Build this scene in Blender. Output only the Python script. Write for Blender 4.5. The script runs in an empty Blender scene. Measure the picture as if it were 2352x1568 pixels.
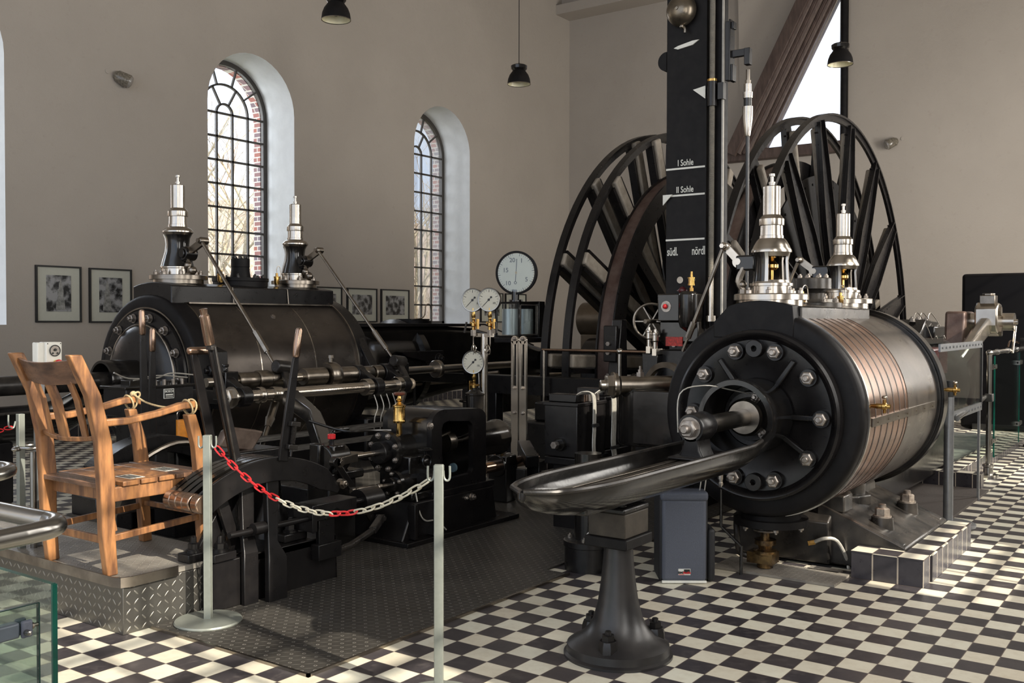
import bpy, bmesh, math, random
from mathutils import Vector, Matrix
PI = math.pi
sin, cos, rad = math.sin, math.cos, math.radians
random.seed(7)
SC = bpy.context.scene
COL = SC.collection

# ---------------------------------------------------------------- camera, light, exposure
cam_d = bpy.data.cameras.new('camera')
cam_d.sensor_width = 36.0
cam_d.lens = 34.427
cam_d.clip_end = 300
cam = bpy.data.objects.new('camera', cam_d)
COL.objects.link(cam)
yaw, pitch, roll = .6226, -.0214, .0017
fw = Vector((cos(yaw)*cos(pitch), sin(yaw)*cos(pitch), sin(pitch)))
rt = fw.cross(Vector((0, 0, 1))).normalized()
up = rt.cross(fw)
r2 = cos(roll)*rt + sin(roll)*up
u2 = -sin(roll)*rt + cos(roll)*up
cam.matrix_world = Matrix.Translation((-4.399, -2.0122, 1.6053)) @ Matrix((r2, u2, -fw)).transposed().to_4x4()
SC.camera = cam
SC.view_settings.view_transform = 'Standard'
SC.view_settings.look = 'None'
SC.view_settings.gamma = 1
SC.view_settings.use_curve_mapping = False
SC.view_settings.exposure = 0.02

world = bpy.data.worlds.new('world')
SC.world = world
world.use_nodes = True
wn = world.node_tree
wn.nodes.clear()
wo = wn.nodes.new('ShaderNodeOutputWorld')
wb = wn.nodes.new('ShaderNodeBackground')
wt = wn.nodes.new('ShaderNodeTexCoord')
wno = wn.nodes.new('ShaderNodeTexNoise')
wr = wn.nodes.new('ShaderNodeValToRGB')
wno.inputs['Scale'].default_value = 3.2
wno.inputs['Detail'].default_value = 5
wr.color_ramp.elements[0].position = .38
wr.color_ramp.elements[0].color = (.62, .76, 1, 1)
wr.color_ramp.elements[1].position = .6
wr.color_ramp.elements[1].color = (1, 1, 1, 1)
wb.inputs['Strength'].default_value = 1.7
wn.links.new(wt.outputs['Generated'], wno.inputs['Vector'])
wn.links.new(wno.outputs['Fac'], wr.inputs['Fac'])
wn.links.new(wr.outputs['Color'], wb.inputs['Color'])
wn.links.new(wb.outputs[0], wo.inputs[0])

sun_d = bpy.data.lights.new('sun', 'SUN')
sun_d.energy = 9.0
sun_d.angle = rad(.6)
sun_d.color = (1, .90, .76)
sun = bpy.data.objects.new('sun', sun_d)
COL.objects.link(sun)
sun.rotation_euler = Vector((.13, 1, -.62)).to_track_quat('-Z', 'Y').to_euler()

def area(name, loc, target, sx, sy, power, color=(.86, .93, 1)):
    d = bpy.data.lights.new(name, 'AREA')
    d.shape = 'RECTANGLE'; d.size = sx; d.size_y = sy; d.energy = power; d.color = color
    o = bpy.data.objects.new(name, d); COL.objects.link(o)
    o.location = loc
    o.rotation_euler = (Vector(target)-Vector(loc)).to_track_quat('-Z', 'Y').to_euler()
    return o
WINL = [-3.66, 1.19, 6.065, 10.86]      # window centres in the left wall
WINR = [-6.9, -2.4, 2.1, 6.6, 11.1]     # window centres in the right wall
for wx in WINL[1:]:
    area('reveal_fill_outside', (wx-3.4, 14.2, 5.2), (wx+.8, 11.0, 3.8), 3.0, 4.0, 360, (.88, .92, 1))  # added lamps outside the view brighten the window reveals in place of sky
for wx, pw in zip(WINR, (115, 120, 140, 175, 500)):
    area('window_daylight', (wx, -3.45, 3.6), (wx, 5, 2.4), 1.6, 3.9, pw, (1, .95, .88))

# ---------------------------------------------------------------- materials
def mat(name):
    m = bpy.data.materials.new(name); m.use_nodes = True
    nt = m.node_tree; b = nt.nodes['Principled BSDF']
    return m, nt, b
def N(nt, t, **k):
    n = nt.nodes.new('ShaderNode'+t)
    for a, v in k.items(): setattr(n, a, v)
    return n
def mth(nt, op, a, b=None, c=None):
    n = N(nt, 'Math', operation=op)
    for i, v in enumerate((a, b, c)):
        if v is None: continue
        if isinstance(v, (int, float)): n.inputs[i].default_value = v
        else: nt.links.new(v, n.inputs[i])
    return n.outputs[0]
def mixc(nt, f, a, b, bt='MIX'):
    n = N(nt, 'Mix', data_type='RGBA', blend_type=bt)
    for i, v in ((0, f), (6, a), (7, b)):
        if isinstance(v, (int, float)): n.inputs[i].default_value = v
        elif isinstance(v, tuple): n.inputs[i].default_value = (*v, 1)
        else: nt.links.new(v, n.inputs[i])
    return n.outputs[2]
def coords(nt, scale=(1, 1, 1), kind='Object'):
    t = N(nt, 'TexCoord'); m = N(nt, 'Mapping')
    m.inputs['Scale'].default_value = scale
    nt.links.new(t.outputs[kind], m.inputs['Vector'])
    return m.outputs[0]
def noise(nt, vec, scale, detail=4, rough=.5):
    n = N(nt, 'TexNoise'); n.inputs['Scale'].default_value = scale
    n.inputs['Detail'].default_value = detail; n.inputs['Roughness'].default_value = rough
    nt.links.new(vec, n.inputs['Vector'])
    return n.outputs['Fac']
def ramp(nt, fac, p0, p1, c0=(0, 0, 0), c1=(1, 1, 1)):
    r = N(nt, 'ValToRGB'); e = r.color_ramp.elements
    e[0].position = p0; e[1].position = p1
    e[0].color = (*c0, 1); e[1].color = (*c1, 1)
    nt.links.new(fac, r.inputs['Fac'])
    return r.outputs['Color']
def bump(nt, b, h, strength=.3, dist=.01):
    n = N(nt, 'Bump'); n.inputs['Strength'].default_value = strength; n.inputs['Distance'].default_value = dist
    nt.links.new(h, n.inputs['Height']); nt.links.new(n.outputs[0], b.inputs['Normal'])

def simple(name, c, rough=.4, metal=0, nscale=8, var=.3, bmp=0, c2=None, coat=0, stretch=(1, 1, 1), rvar=.12, spec=None):
    """base colour that wanders towards c2, roughness that wanders a little"""
    m, nt, b = mat(name)
    if spec is not None: b.inputs['Specular IOR Level'].default_value = spec
    v = coords(nt, stretch)
    n = noise(nt, v, nscale, 5, .6)
    if c2 is None: c2 = tuple(x*(1-var) for x in c)
    nt.links.new(ramp(nt, n, .35, .65, c, c2), b.inputs['Base Color'])
    n2 = noise(nt, v, nscale*2.3, 4, .6)
    nt.links.new(mth(nt, 'MULTIPLY_ADD', n2, rvar*2, rough-rvar), b.inputs['Roughness'])
    b.inputs['Metallic'].default_value = metal
    if coat: b.inputs['Coat Weight'].default_value = coat; b.inputs['Coat Roughness'].default_value = .12
    if bmp: bump(nt, b, n2, .5, bmp)
    return m

MT = {}
MT['black'] = simple('black_paint', (.0050, .0045, .0050), .30, 0, 7, c2=(.010, .0088, .0088), bmp=.0012, rvar=.1, spec=.42)
MT['black_gloss'] = simple('glossy_black_enamel', (.0045, .0042, .0045), .17, 0, 5, c2=(.012, .0105, .009), bmp=.0016, rvar=.08, spec=.6)
MT['black_matt'] = simple('matt_black_paint', (.0055, .0050, .0055), .5, 0, 9, c2=(.010, .009, .009), bmp=.001, spec=.18)
MT['worn_iron'] = simple('worn_black_iron', (.013, .012, .0115), .30, .3, 6, c2=(.048, .042, .037), bmp=.0025)
MT['blued'] = simple('blued_steel_lagging', (.062, .053, .047), .30, .8, 2, c2=(.125, .108, .094), stretch=(.6, 1, 1), rvar=.14)
MT['copper'] = simple('brown_copper_lagging', (.31, .165, .105), .24, .9, 1.6, c2=(.17, .11, .078), stretch=(.8, 1, 1), rvar=.08)
MT['steel'] = simple('polished_steel', (.58, .53, .47), .23, 1, 3, c2=(.44, .40, .345), rvar=.05)
MT['steel_dark'] = simple('oily_steel', (.32, .285, .24), .30, 1, 6, c2=(.19, .165, .14), rvar=.07)
MT['nut'] = simple('bare_steel_nut', (.42, .38, .34), .38, .9, 30, c2=(.24, .21, .185))
MT['old_brass'] = simple('oily_old_brass', (.30, .19, .08), .3, .9, 14, c2=(.06, .042, .03))
MT['foot_nut'] = simple('weathered_foot_nut', (.34, .30, .26), .45, .7, 20, c2=(.16, .13, .11))
MT['brass'] = simple('polished_brass', (.72, .46, .15), .22, 1, 14, c2=(.42, .25, .08))
MT['brown_handle'] = simple('brown_metal_handle', (.42, .285, .205), .2, .95, 4, c2=(.27, .185, .14), stretch=(1, 1, .3), rvar=.04)
MT['wood'] = simple('honey_oiled_wood', (.36, .165, .062), .40, 0, 7, c2=(.11, .050, .025), bmp=.001, stretch=(3, 3, .5))
MT['wood_top'] = simple('dark_worn_wood', (.065, .036, .024), .3, 0, 9, c2=(.20, .105, .06), stretch=(2, .6, 2))
MT['wood_grey'] = simple('grey_brown_lining_wood', (.34, .30, .245), .7, 0, 10, c2=(.24, .205, .165), stretch=(1, 5, 1))
MT['brake'] = simple('brown_brake_band', (.085, .048, .038), .42, .3, 4, c2=(.17, .12, .10), stretch=(1, 1, 1))
MT['beam'] = simple('dark_stained_timber', (.050, .030, .024), .6, 0, 5, c2=(.10, .068, .055), stretch=(3, 3, .6))
MT['beam_light'] = simple('faded_timber', (.17, .125, .105), .6, 0, 9, c2=(.10, .075, .065), stretch=(3, 3, .6))
MT['white'] = simple('white_paint', (.72, .72, .66), .5, 0, 20, var=.1)
MT['ivory'] = simple('ivory_plastic', (.78, .76, .68), .35, 0, 20, var=.05)
MT['dial'] = simple('dial_face', (.60, .57, .46), .35, 0, 6, var=.1)
MT['red'] = simple('red_plastic', (.72, .025, .03), .35, 0, 20, var=.2)
MT['red_sign'] = simple('worn_red_plate', (.55, .03, .02), .5, 0, 60, c2=(.20, .02, .015))
MT['grey_post'] = simple('grey_green_paint', (.235, .25, .222), .38, .3, 30, var=.1)
MT['screw_grey'] = simple('pale_grey_screw_steel', (.34, .32, .28), .4, .4, 20, var=.2)
MT['alu'] = simple('brushed_grey_metal', (.30, .31, .32), .35, .7, 20, var=.15)
MT['chrome'] = simple('brushed_stainless', (.33, .32, .30), .24, 1, 3, var=.15, rvar=.04)
MT['link'] = simple('cream_plastic_link', (.60, .56, .45), .4, 0, 40, var=.15)
MT['bag'] = simple('dark_grey_case_fabric', (.085, .095, .125), .55, 0, 200, var=.2, bmp=.0006)
MT['bag_black'] = simple('black_nylon', (.013, .013, .015), .6, 0, 120, var=.2)
MT['wire'] = simple('grey_wire', (.50, .48, .43), .4, .4, 40, var=.2)
MT['rope'] = simple('sisal_rope', (.50, .38, .21), .8, 0, 90, var=.4)
MT['orange'] = simple('orange_plastic', (.75, .26, .02), .4, 0, 30, var=.2)
MT['grey_can'] = simple('grey_metal_drum', (.55, .58, .57), .35, .5, 5, c2=(.36, .40, .41), stretch=(4, 4, .3))
MT['paper'] = simple('pale_mount_board', (.47, .47, .40), .7, 0, 20, var=.04)
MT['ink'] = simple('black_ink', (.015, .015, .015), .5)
MT['concrete'] = simple('oily_concrete', (.21, .21, .19), .45, 0, 6, c2=(.09, .10, .10), bmp=.004)
MT['grout'] = simple('cement_joint', (.50, .44, .36), .8, 0, 30, var=.3)
MT['bulb_glass'] = simple('smoky_lamp_glass', (.22, .19, .15), .2, 0, 40, c2=(.09, .08, .06))
MT['branch'] = simple('pale_bark', (.62, .56, .44), .8, 0, 12, c2=(.33, .27, .19))
MT['twig'] = simple('brown_twigs', (.40, .30, .20), .9, 0, 12, c2=(.26, .19, .13))
MT['scrub'] = simple('yellow_green_scrub', (.38, .36, .10), .9, 0, 8, c2=(.30, .24, .12))
MT['hill'] = simple('brown_winter_woodland', (.30, .235, .20), .95, 0, 2.5, c2=(.42, .33, .27))
MT['maroon'] = simple('maroon_paint', (.16, .045, .045), .3, 0, 12, c2=(.10, .03, .03))
MT['lamp_in'] = simple('cream_enamel_reflector', (.80, .74, .50), .3, 0, 10, var=.1)

def wall_mat():
    m, nt, b = mat('lime_plaster')
    v = coords(nt)
    n1 = noise(nt, v, .35, 4, .6); n2 = noise(nt, v, 9, 6, .65); n3 = noise(nt, v, 55, 3, .6)
    c = ramp(nt, n1, .3, .7, (.375, .335, .29), (.43, .385, .335))
    c = mixc(nt, ramp(nt, n2, .60, .80), c, (.365, .32, .275))
    nt.links.new(c, b.inputs['Base Color'])
    b.inputs['Roughness'].default_value = .9
    h = mth(nt, 'ADD', mth(nt, 'MULTIPLY', n2, .7), mth(nt, 'MULTIPLY', n3, .25))
    bump(nt, b, h, .35, .02)
    return m
MT['wall'] = wall_mat()
MT['reveal'] = simple('white_reveal_plaster', (.66, .665, .66), .9, 0, 5, var=.08, bmp=.004)

def tile_mat():
    m, nt, b = mat('checkered_floor_tiles')
    T = .15
    t = N(nt, 'TexCoord'); s = N(nt, 'SeparateXYZ'); nt.links.new(t.outputs['Object'], s.inputs[0])
    u = mth(nt, 'MULTIPLY', s.outputs[0], 1/T); w = mth(nt, 'MULTIPLY', s.outputs[1], -1/T)
    fu = mth(nt, 'FLOOR', u); fv = mth(nt, 'FLOOR', w)
    par = mth(nt, 'FLOORED_MODULO', mth(nt, 'ADD', fu, fv), 2.0)
    cu = mth(nt, 'ABSOLUTE', mth(nt, 'SUBTRACT', mth(nt, 'FRACT', u), .5))
    cv = mth(nt, 'ABSOLUTE', mth(nt, 'SUBTRACT', mth(nt, 'FRACT', w), .5))
    edge = mth(nt, 'MAXIMUM', cu, cv)
    g = mth(nt, 'GREATER_THAN', edge, .487)
    cb = N(nt, 'CombineXYZ'); nt.links.new(fu, cb.inputs[0]); nt.links.new(fv, cb.inputs[1])
    wn_ = N(nt, 'TexWhiteNoise', noise_dimensions='2D'); nt.links.new(cb.outputs[0], wn_.inputs['Vector'])
    rnd = wn_.outputs['Value']
    v = coords(nt)
    n1 = noise(nt, v, 14, 6, .65); n2 = noise(nt, v, 1.3, 4, .6)
    light = mixc(nt, rnd, (.64, .585, .465), (.70, .68, .565))
    light = mixc(nt, mth(nt, 'MULTIPLY', ramp(nt, n1, .45, .75), .35), light, (.42, .34, .24))
    dark = mixc(nt, rnd, (.030, .026, .030), (.052, .046, .050))
    dark = mixc(nt, mth(nt, 'MULTIPLY', ramp(nt, n1, .5, .72), .5), dark, (.12, .105, .10))
    c = mixc(nt, par, dark, light)
    c = mixc(nt, g, c, (.16, .125, .10))
    c = mixc(nt, mth(nt, 'MULTIPLY', ramp(nt, n2, .5, .8), .18), c, (.20, .16, .13))
    nt.links.new(c, b.inputs['Base Color'])
    nt.links.new(mth(nt, 'MULTIPLY_ADD', n1, .25, .26), b.inputs['Roughness'])
    h = mth(nt, 'SUBTRACT', mth(nt, 'MULTIPLY', n1, .25), g)
    bump(nt, b, h, .35, .004)
    return m
MT['tiles'] = tile_mat()

def black_tile_mat():
    """glazed near-black wall tiles with pale joints, 0.15 m pitch along x+y"""
    m, nt, b = mat('black_skirting_tiles')
    T = .15
    t = N(nt, 'TexCoord'); s = N(nt, 'SeparateXYZ'); nt.links.new(t.outputs['Object'], s.inputs[0])
    u = mth(nt, 'MULTIPLY', mth(nt, 'ADD', s.outputs[0], s.outputs[1]), 1/T)
    cu = mth(nt, 'ABSOLUTE', mth(nt, 'SUBTRACT', mth(nt, 'FRACT', u), .5))
    g = mth(nt, 'GREATER_THAN', cu, .47)
    v = coords(nt); n1 = noise(nt, v, 18, 5, .6)
    c = mixc(nt, n1, (.020, .018, .024), (.055, .050, .055))
    c = mixc(nt, g, c, (.38, .33, .27))
    nt.links.new(c, b.inputs['Base Color'])
    nt.links.new(mth(nt, 'MULTIPLY_ADD', n1, .25, .18), b.inputs['Roughness'])
    return m
MT['btile'] = black_tile_mat()

def plate_mat(name, pitch, vertical, a=.42, bb=.13, base=(.030, .027, .025), worn=(.125, .11, .098), metal=.4, rough=.42, dust=(.16, .145, .125), dustamt=.4, rings=False):
    m, nt, b = mat(name)
    t = N(nt, 'TexCoord'); s = N(nt, 'SeparateXYZ'); nt.links.new(t.outputs['Object'], s.inputs[0])
    if vertical:
        U = mth(nt, 'MULTIPLY', mth(nt, 'ADD', s.outputs[0], s.outputs[1]), 1/pitch)
        V = mth(nt, 'MULTIPLY', s.outputs[2], 1/pitch)
    else:
        U = mth(nt, 'MULTIPLY', s.outputs[0], 1/pitch); V = mth(nt, 'MULTIPLY', s.outputs[1], 1/pitch)
    par = mth(nt, 'FLOORED_MODULO', mth(nt, 'ADD', mth(nt, 'FLOOR', U), mth(nt, 'FLOOR', V)), 2.0)
    x = mth(nt, 'SUBTRACT', mth(nt, 'FRACT', U), .5); y = mth(nt, 'SUBTRACT', mth(nt, 'FRACT', V), .5)
    p = mth(nt, 'MULTIPLY', mth(nt, 'ADD', x, y), .7071); q = mth(nt, 'MULTIPLY', mth(nt, 'SUBTRACT', x, y), .7071)
    sg = mth(nt, 'MULTIPLY_ADD', par, 1, 0)
    A = N(nt, 'Mix', data_type='FLOAT'); nt.links.new(sg, A.inputs[0]); nt.links.new(p, A.inputs[2]); nt.links.new(q, A.inputs[3])
    B = N(nt, 'Mix', data_type='FLOAT'); nt.links.new(sg, B.inputs[0]); nt.links.new(q, B.inputs[2]); nt.links.new(p, B.inputs[3])
    r = mth(nt, 'ADD', mth(nt, 'POWER', mth(nt, 'ABSOLUTE', mth(nt, 'DIVIDE', A.outputs[0], a)), 2), mth(nt, 'POWER', mth(nt, 'ABSOLUTE', mth(nt, 'DIVIDE', B.outputs[0], bb)), 2))
    h = mth(nt, 'SMOOTH_MIN', mth(nt, 'MAXIMUM', mth(nt, 'SUBTRACT', 1.0, r), 0.0), .7, .2)
    if rings:
        rr = mth(nt, 'SQRT', mth(nt, 'ADD', mth(nt, 'POWER', x, 2), mth(nt, 'POWER', y, 2)))
        hr = mth(nt, 'MAXIMUM', mth(nt, 'SUBTRACT', 1.0, mth(nt, 'DIVIDE', mth(nt, 'ABSOLUTE', mth(nt, 'SUBTRACT', rr, .17)), .08)), 0.0)
        e = mth(nt, 'ADD', mth(nt, 'POWER', mth(nt, 'ABSOLUTE', mth(nt, 'DIVIDE', q, .62)), 2), mth(nt, 'POWER', mth(nt, 'ABSOLUTE', mth(nt, 'DIVIDE', p, .09)), 2))
        hl = mth(nt, 'MULTIPLY', mth(nt, 'MAXIMUM', mth(nt, 'SUBTRACT', 1.0, e), 0.0), .45)
        X = N(nt, 'Mix', data_type='FLOAT'); nt.links.new(par, X.inputs[0]); nt.links.new(hl, X.inputs[2]); nt.links.new(hr, X.inputs[3]); h = X.outputs[0]
    v = coords(nt); n1 = noise(nt, v, 3, 5, .6); n2 = noise(nt, v, 60, 3, .6)
    c = mixc(nt, h, base, worn)
    c = mixc(nt, mth(nt, 'MULTIPLY', ramp(nt, n1, .42, .68), dustamt), c, dust)
    nt.links.new(c, b.inputs['Base Color'])
    b.inputs['Metallic'].default_value = metal
    nt.links.new(mth(nt, 'MULTIPLY_ADD', n1, .3, rough-.15), b.inputs['Roughness'])
    bump(nt, b, mth(nt, 'ADD', h, mth(nt, 'MULTIPLY', n2, .25)), .8, .004)
    return m
MT['floor_plate'] = plate_mat('chequer_floor_plate', .042, False, .44, .085, base=(.050, .046, .041), worn=(.30, .28, .25), dust=(.10, .092, .080), rings=True, rough=.46, metal=.3)
MT['podium_plate'] = plate_mat('dusty_chequer_plate', .034, False, .38, .13, base=(.20, .18, .155), worn=(.34, .31, .27), dust=(.40, .37, .32), dustamt=.6, metal=.25, rough=.5)
MT['podium_side'] = plate_mat('steel_tread_plate', .045, True, .44, .12, base=(.13, .125, .115), worn=(.42, .40, .36), dust=(.20, .185, .16), dustamt=.25, metal=.8, rough=.36)

def brick_mat():
    m, nt, b = mat('clinker_brick')
    t = N(nt, 'TexCoord'); s = N(nt, 'SeparateXYZ'); nt.links.new(t.outputs['Object'], s.inputs[0])
    cb = N(nt, 'CombineXYZ'); nt.links.new(mth(nt, 'ADD', s.outputs[0], s.outputs[1]), cb.inputs[0]); nt.links.new(s.outputs[2], cb.inputs[1])
    br = N(nt, 'TexBrick'); nt.links.new(cb.outputs[0], br.inputs['Vector'])
    br.inputs['Color1'].default_value = (.30, .10, .07, 1); br.inputs['Color2'].default_value = (.13, .11, .13, 1)
    br.inputs['Mortar'].default_value = (.50, .47, .42, 1); br.inputs['Scale'].default_value = 1
    br.inputs['Brick Width'].default_value = .17; br.inputs['Row Height'].default_value = .085; br.inputs['Mortar Size'].default_value = .011
    nt.links.new(br.outputs['Color'], b.inputs['Base Color']); b.inputs['Roughness'].default_value = .85
    bump(nt, b, br.outputs['Fac'], .5, -.01)
    return m
MT['brick'] = brick_mat()
MT['muntin'] = simple('grey_brown_window_paint', (.050, .043, .037), .5, 0, 10, var=.2)

def glass_mat(name, tint, refl=.08):
    m = bpy.data.materials.new(name); m.use_nodes = True; nt = m.node_tree; nt.nodes.clear()
    o = N(nt, 'OutputMaterial'); mx = N(nt, 'MixShader'); tr = N(nt, 'BsdfTransparent'); gl = N(nt, 'BsdfGlossy')
    tr.inputs[0].default_value = (*tint, 1); gl.inputs['Roughness'].default_value = .02
    fr = N(nt, 'LayerWeight'); fr.inputs['Blend'].default_value = .25
    nt.links.new(mth(nt, 'MULTIPLY_ADD', fr.outputs['Fresnel'], .6, refl), mx.inputs[0])
    nt.links.new(tr.outputs[0], mx.inputs[1]); nt.links.new(gl.outputs[0], mx.inputs[2]); nt.links.new(mx.outputs[0], o.inputs[0])
    return m
MT['glass'] = glass_mat('window_glass', (.96, .98, .98), .03)
MT['panel_glass'] = glass_mat('greenish_panel_glass', (.86, .93, .90), .05)
MT['glass_edge'] = simple('green_glass_edge', (.004, .11, .075), .15, 0, 3, c2=(.005, .03, .025))
m, nt, b = mat('lamp_glow'); b.inputs['Emission Color'].default_value = (1, .66, .25, 1); b.inputs['Emission Strength'].default_value = 1.2
MT['bulb'] = m

def photo_mat(name, seed, dark=.02, lightv=.30):
    """black-and-white print: blurred machine shapes"""
    m, nt, b = mat(name)
    v = coords(nt, (1, 1, 1)); mp = N(nt, 'Mapping'); mp.inputs['Location'].default_value = (seed*3.1, 0, seed*1.7); nt.links.new(v, mp.inputs['Vector'])
    vo = N(nt, 'TexVoronoi'); vo.inputs['Scale'].default_value = 9; nt.links.new(mp.outputs[0], vo.inputs['Vector'])
    n = noise(nt, mp.outputs[0], 11, 5, .6)
    f = mth(nt, 'MULTIPLY', n, mth(nt, 'ADD', vo.outputs['Distance'], .45))
    nt.links.new(ramp(nt, f, .36, .62, (dark,)*3, (lightv,)*3), b.inputs['Base Color'])
    b.inputs['Roughness'].default_value = .25
    return m

# ---------------------------------------------------------------- mesh helpers
def frame(d):
    d = Vector(d).normalized()
    a = Vector((0, 0, 1)) if abs(d.z) < .95 else Vector((1, 0, 0))
    e1 = a.cross(d).normalized(); e2 = d.cross(e1)
    return e1, e2, d
class M:
    def __init__(s): s.v = []; s.f = []
    def add(s, vs, fs):
        k = len(s.v); s.v += [tuple(v) for v in vs]; s.f += [tuple(i+k for i in f) for f in fs]; return s
    def bb(s, x0, x1, y0, y1, z0, z1):
        vs = [(x, y, z) for z in (z0, z1) for y in (y0, y1) for x in (x0, x1)]
        return s.add(vs, [(0, 2, 3, 1), (4, 5, 7, 6), (0, 1, 5, 4), (2, 6, 7, 3), (0, 4, 6, 2), (1, 3, 7, 5)])
    def obox(s, c, ax, ay, az):
        """box with centre c and three half-axis vectors"""
        c, ax, ay, az = map(Vector, (c, ax, ay, az))
        vs = [c+i*ax+j*ay+k*az for k in (-1, 1) for j in (-1, 1) for i in (-1, 1)]
        return s.add(vs, [(0, 2, 3, 1), (4, 5, 7, 6), (0, 1, 5, 4), (2, 6, 7, 3), (0, 4, 6, 2), (1, 3, 7, 5)])
    def bar(s, p0, p1, w, t, side=None):
        """flat bar from p0 to p1, width w along side, thickness t across"""
        p0, p1 = Vector(p0), Vector(p1); d = (p1-p0)
        e1, e2, dn = frame(d)
        if side is not None:
            e1 = Vector(side); e1 = (e1-dn*e1.dot(dn)).normalized(); e2 = dn.cross(e1)
        return s.obox((p0+p1)/2, d/2, e1*w/2, e2*t/2)
    def lathe(s, o, ax, prof, n=32, closed=False, a0=0, a1=2*PI):
        o = Vector(o); e1, e2, d = frame(ax); k = len(s.v); full = abs(a1-a0-2*PI) < 1e-6
        m = n if full else n+1
        for t, r in prof:
            for i in range(m):
                a = a0+(a1-a0)*i/n
                s.v.append(tuple(o+d*t+(e1*cos(a)+e2*sin(a))*max(r, 1e-5)))
        L = len(prof); R = L if closed else L-1
        for j in range(R):
            for i in range(n):
                i2 = (i+1) % m if full else i+1
                a, b_ = k+j*m, k+((j+1) % L)*m
                s.f.append((a+i, a+i2, b_+i2, b_+i))
        return s
    def cyl(s, p0, p1, r0, r1=None, n=24):
        p0, p1 = Vector(p0), Vector(p1); r1 = r0 if r1 is None else r1; L = (p1-p0).length
        return s.lathe(p0, p1-p0, [(0, 0), (0, r0), (L, r1), (L, 0)], n)
    def ring(s, c, ax, ri, ro, t0, t1, n=48):
        return s.lathe(c, ax, [(t0, ri), (t0, ro), (t1, ro), (t1, ri)], n, closed=True)
    def torus(s, c, ax, R, r, n=32, m=10):
        return s.lathe(c, ax, [(r*sin(2*PI*i/m), R+r*cos(2*PI*i/m)) for i in range(m)], n, closed=True)
    def sphere(s, c, r, n=16, sz=(1, 1, 1)):
        k = len(s.v); c = Vector(c)
        s.lathe((0, 0, 0), (0, 0, 1), [(-r*cos(PI*i/n), r*sin(PI*i/n)) for i in range(n+1)], 2*n)
        for i in range(k, len(s.v)):
            v = s.v[i]; s.v[i] = (c.x+v[0]*sz[0], c.y+v[1]*sz[1], c.z+v[2]*sz[2])
        return s
    def tube(s, pts, r, n=8, smooth=0, closed=False):
        pts = [Vector(p) for p in pts]
        if smooth:
            q = []; L = len(pts)
            for i in range(L-1 if not closed else L):
                if closed: p0, p1, p2, p3 = (pts[(i+j-1) % L] for j in range(4))
                else: p0, p1, p2, p3 = pts[max(i-1, 0)], pts[i], pts[i+1], pts[min(i+2, L-1)]
                for k in range(smooth):
                    t = k/smooth
                    q.append(.5*((2*p1)+(p2-p0)*t+(2*p0-5*p1+4*p2-p3)*t*t+(3*p1-p0-3*p2+p3)*t**3))
            if not closed: q.append(pts[-1])
            pts = q
        L = len(pts); k0 = len(s.v); rr = r if isinstance(r, (list, tuple)) else [r]*L
        if len(rr) != L: rr = [rr[0]+(rr[-1]-rr[0])*i/(L-1) for i in range(L)]
        e1 = None
        for i, p in enumerate(pts):
            if closed: d = pts[(i+1) % L]-pts[i-1]
            else: d = pts[min(i+1, L-1)]-pts[max(i-1, 0)]
            if d.length < 1e-9: d = Vector((0, 0, 1))
            d.normalize()
            if e1 is None: e1, e2, _ = frame(d)
            else:
                e1 = e1-d*e1.dot(d)
                if e1.length < 1e-6: e1, _, _ = frame(d)
                e1.normalize(); e2 = d.cross(e1)
            for j in range(n):
                a = 2*PI*j/n; s.v.append(tuple(p+(e1*cos(a)+e2*sin(a))*rr[i]))
        for i in range(L if closed else L-1):
            a, b_ = k0+i*n, k0+((i+1) % L)*n
            for j in range(n): s.f.append((a+j, a+(j+1) % n, b_+(j+1) % n, b_+j))
        if not closed:
            s.f.append(tuple(k0+j for j in range(n-1, -1, -1))); s.f.append(tuple(k0+(L-1)*n+j for j in range(n)))
        return s
    def prism(s, poly, fn, t0, t1):
        """closed polygon (a, b) extruded from t0 to t1; fn(a, b, t) gives the point"""
        n = len(poly); vs = [fn(a, b_, t0) for a, b_ in poly]+[fn(a, b_, t1) for a, b_ in poly]
        return s.add(vs, [tuple(range(n-1, -1, -1)), tuple(range(n, 2*n))]+[(i, (i+1) % n, n+(i+1) % n, n+i) for i in range(n)])
    def strip(s, A, B, C, D):
        """hollow section swept along four matching rails"""
        n = len(A); k = len(s.v)
        for i in range(n): s.v += [tuple(A[i]), tuple(B[i]), tuple(C[i]), tuple(D[i])]
        for i in range(n-1):
            a = k+4*i
            for j in range(4): s.f.append((a+j, a+(j+1) % 4, a+4+(j+1) % 4, a+4+j))
        s.f.append((k+3, k+2, k+1, k)); e = k+4*(n-1); s.f.append((e, e+1, e+2, e+3))
        return s
    def grid(s, rows):
        k = len(s.v); n = len(rows[0])
        for r in rows: s.v += [tuple(p) for p in r]
        for i in range(len(rows)-1):
            for j in range(n-1):
                a = k+i*n+j; s.f.append((a, a+1, a+n+1, a+n))
        return s
    def nut(s, c, ax, r, h, washer=True, stud=.6, dome=False):
        c = Vector(c); e1, e2, d = frame(ax)
        if washer: s.cyl(c, c+d*h*.18, r*1.35, n=20)
        s.lathe(c, ax, [(h*.15, 0), (h*.15, r*1.12), (h*.9, r*1.12), (h, r*.9), (h, 0)], 6)
        if stud: s.lathe(c, ax, [(h*.9, r*.55), (h+r*stud, r*.55), (h+r*stud*1.2, r*.4), (h+r*stud*1.2, 0)], 14)
        return s
XZ = lambda y0=0: (lambda a, b_, t: (a, t, b_))
YZ = lambda: (lambda a, b_, t: (t, a, b_))
XY = lambda: (lambda a, b_, t: (a, b_, t))

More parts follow.
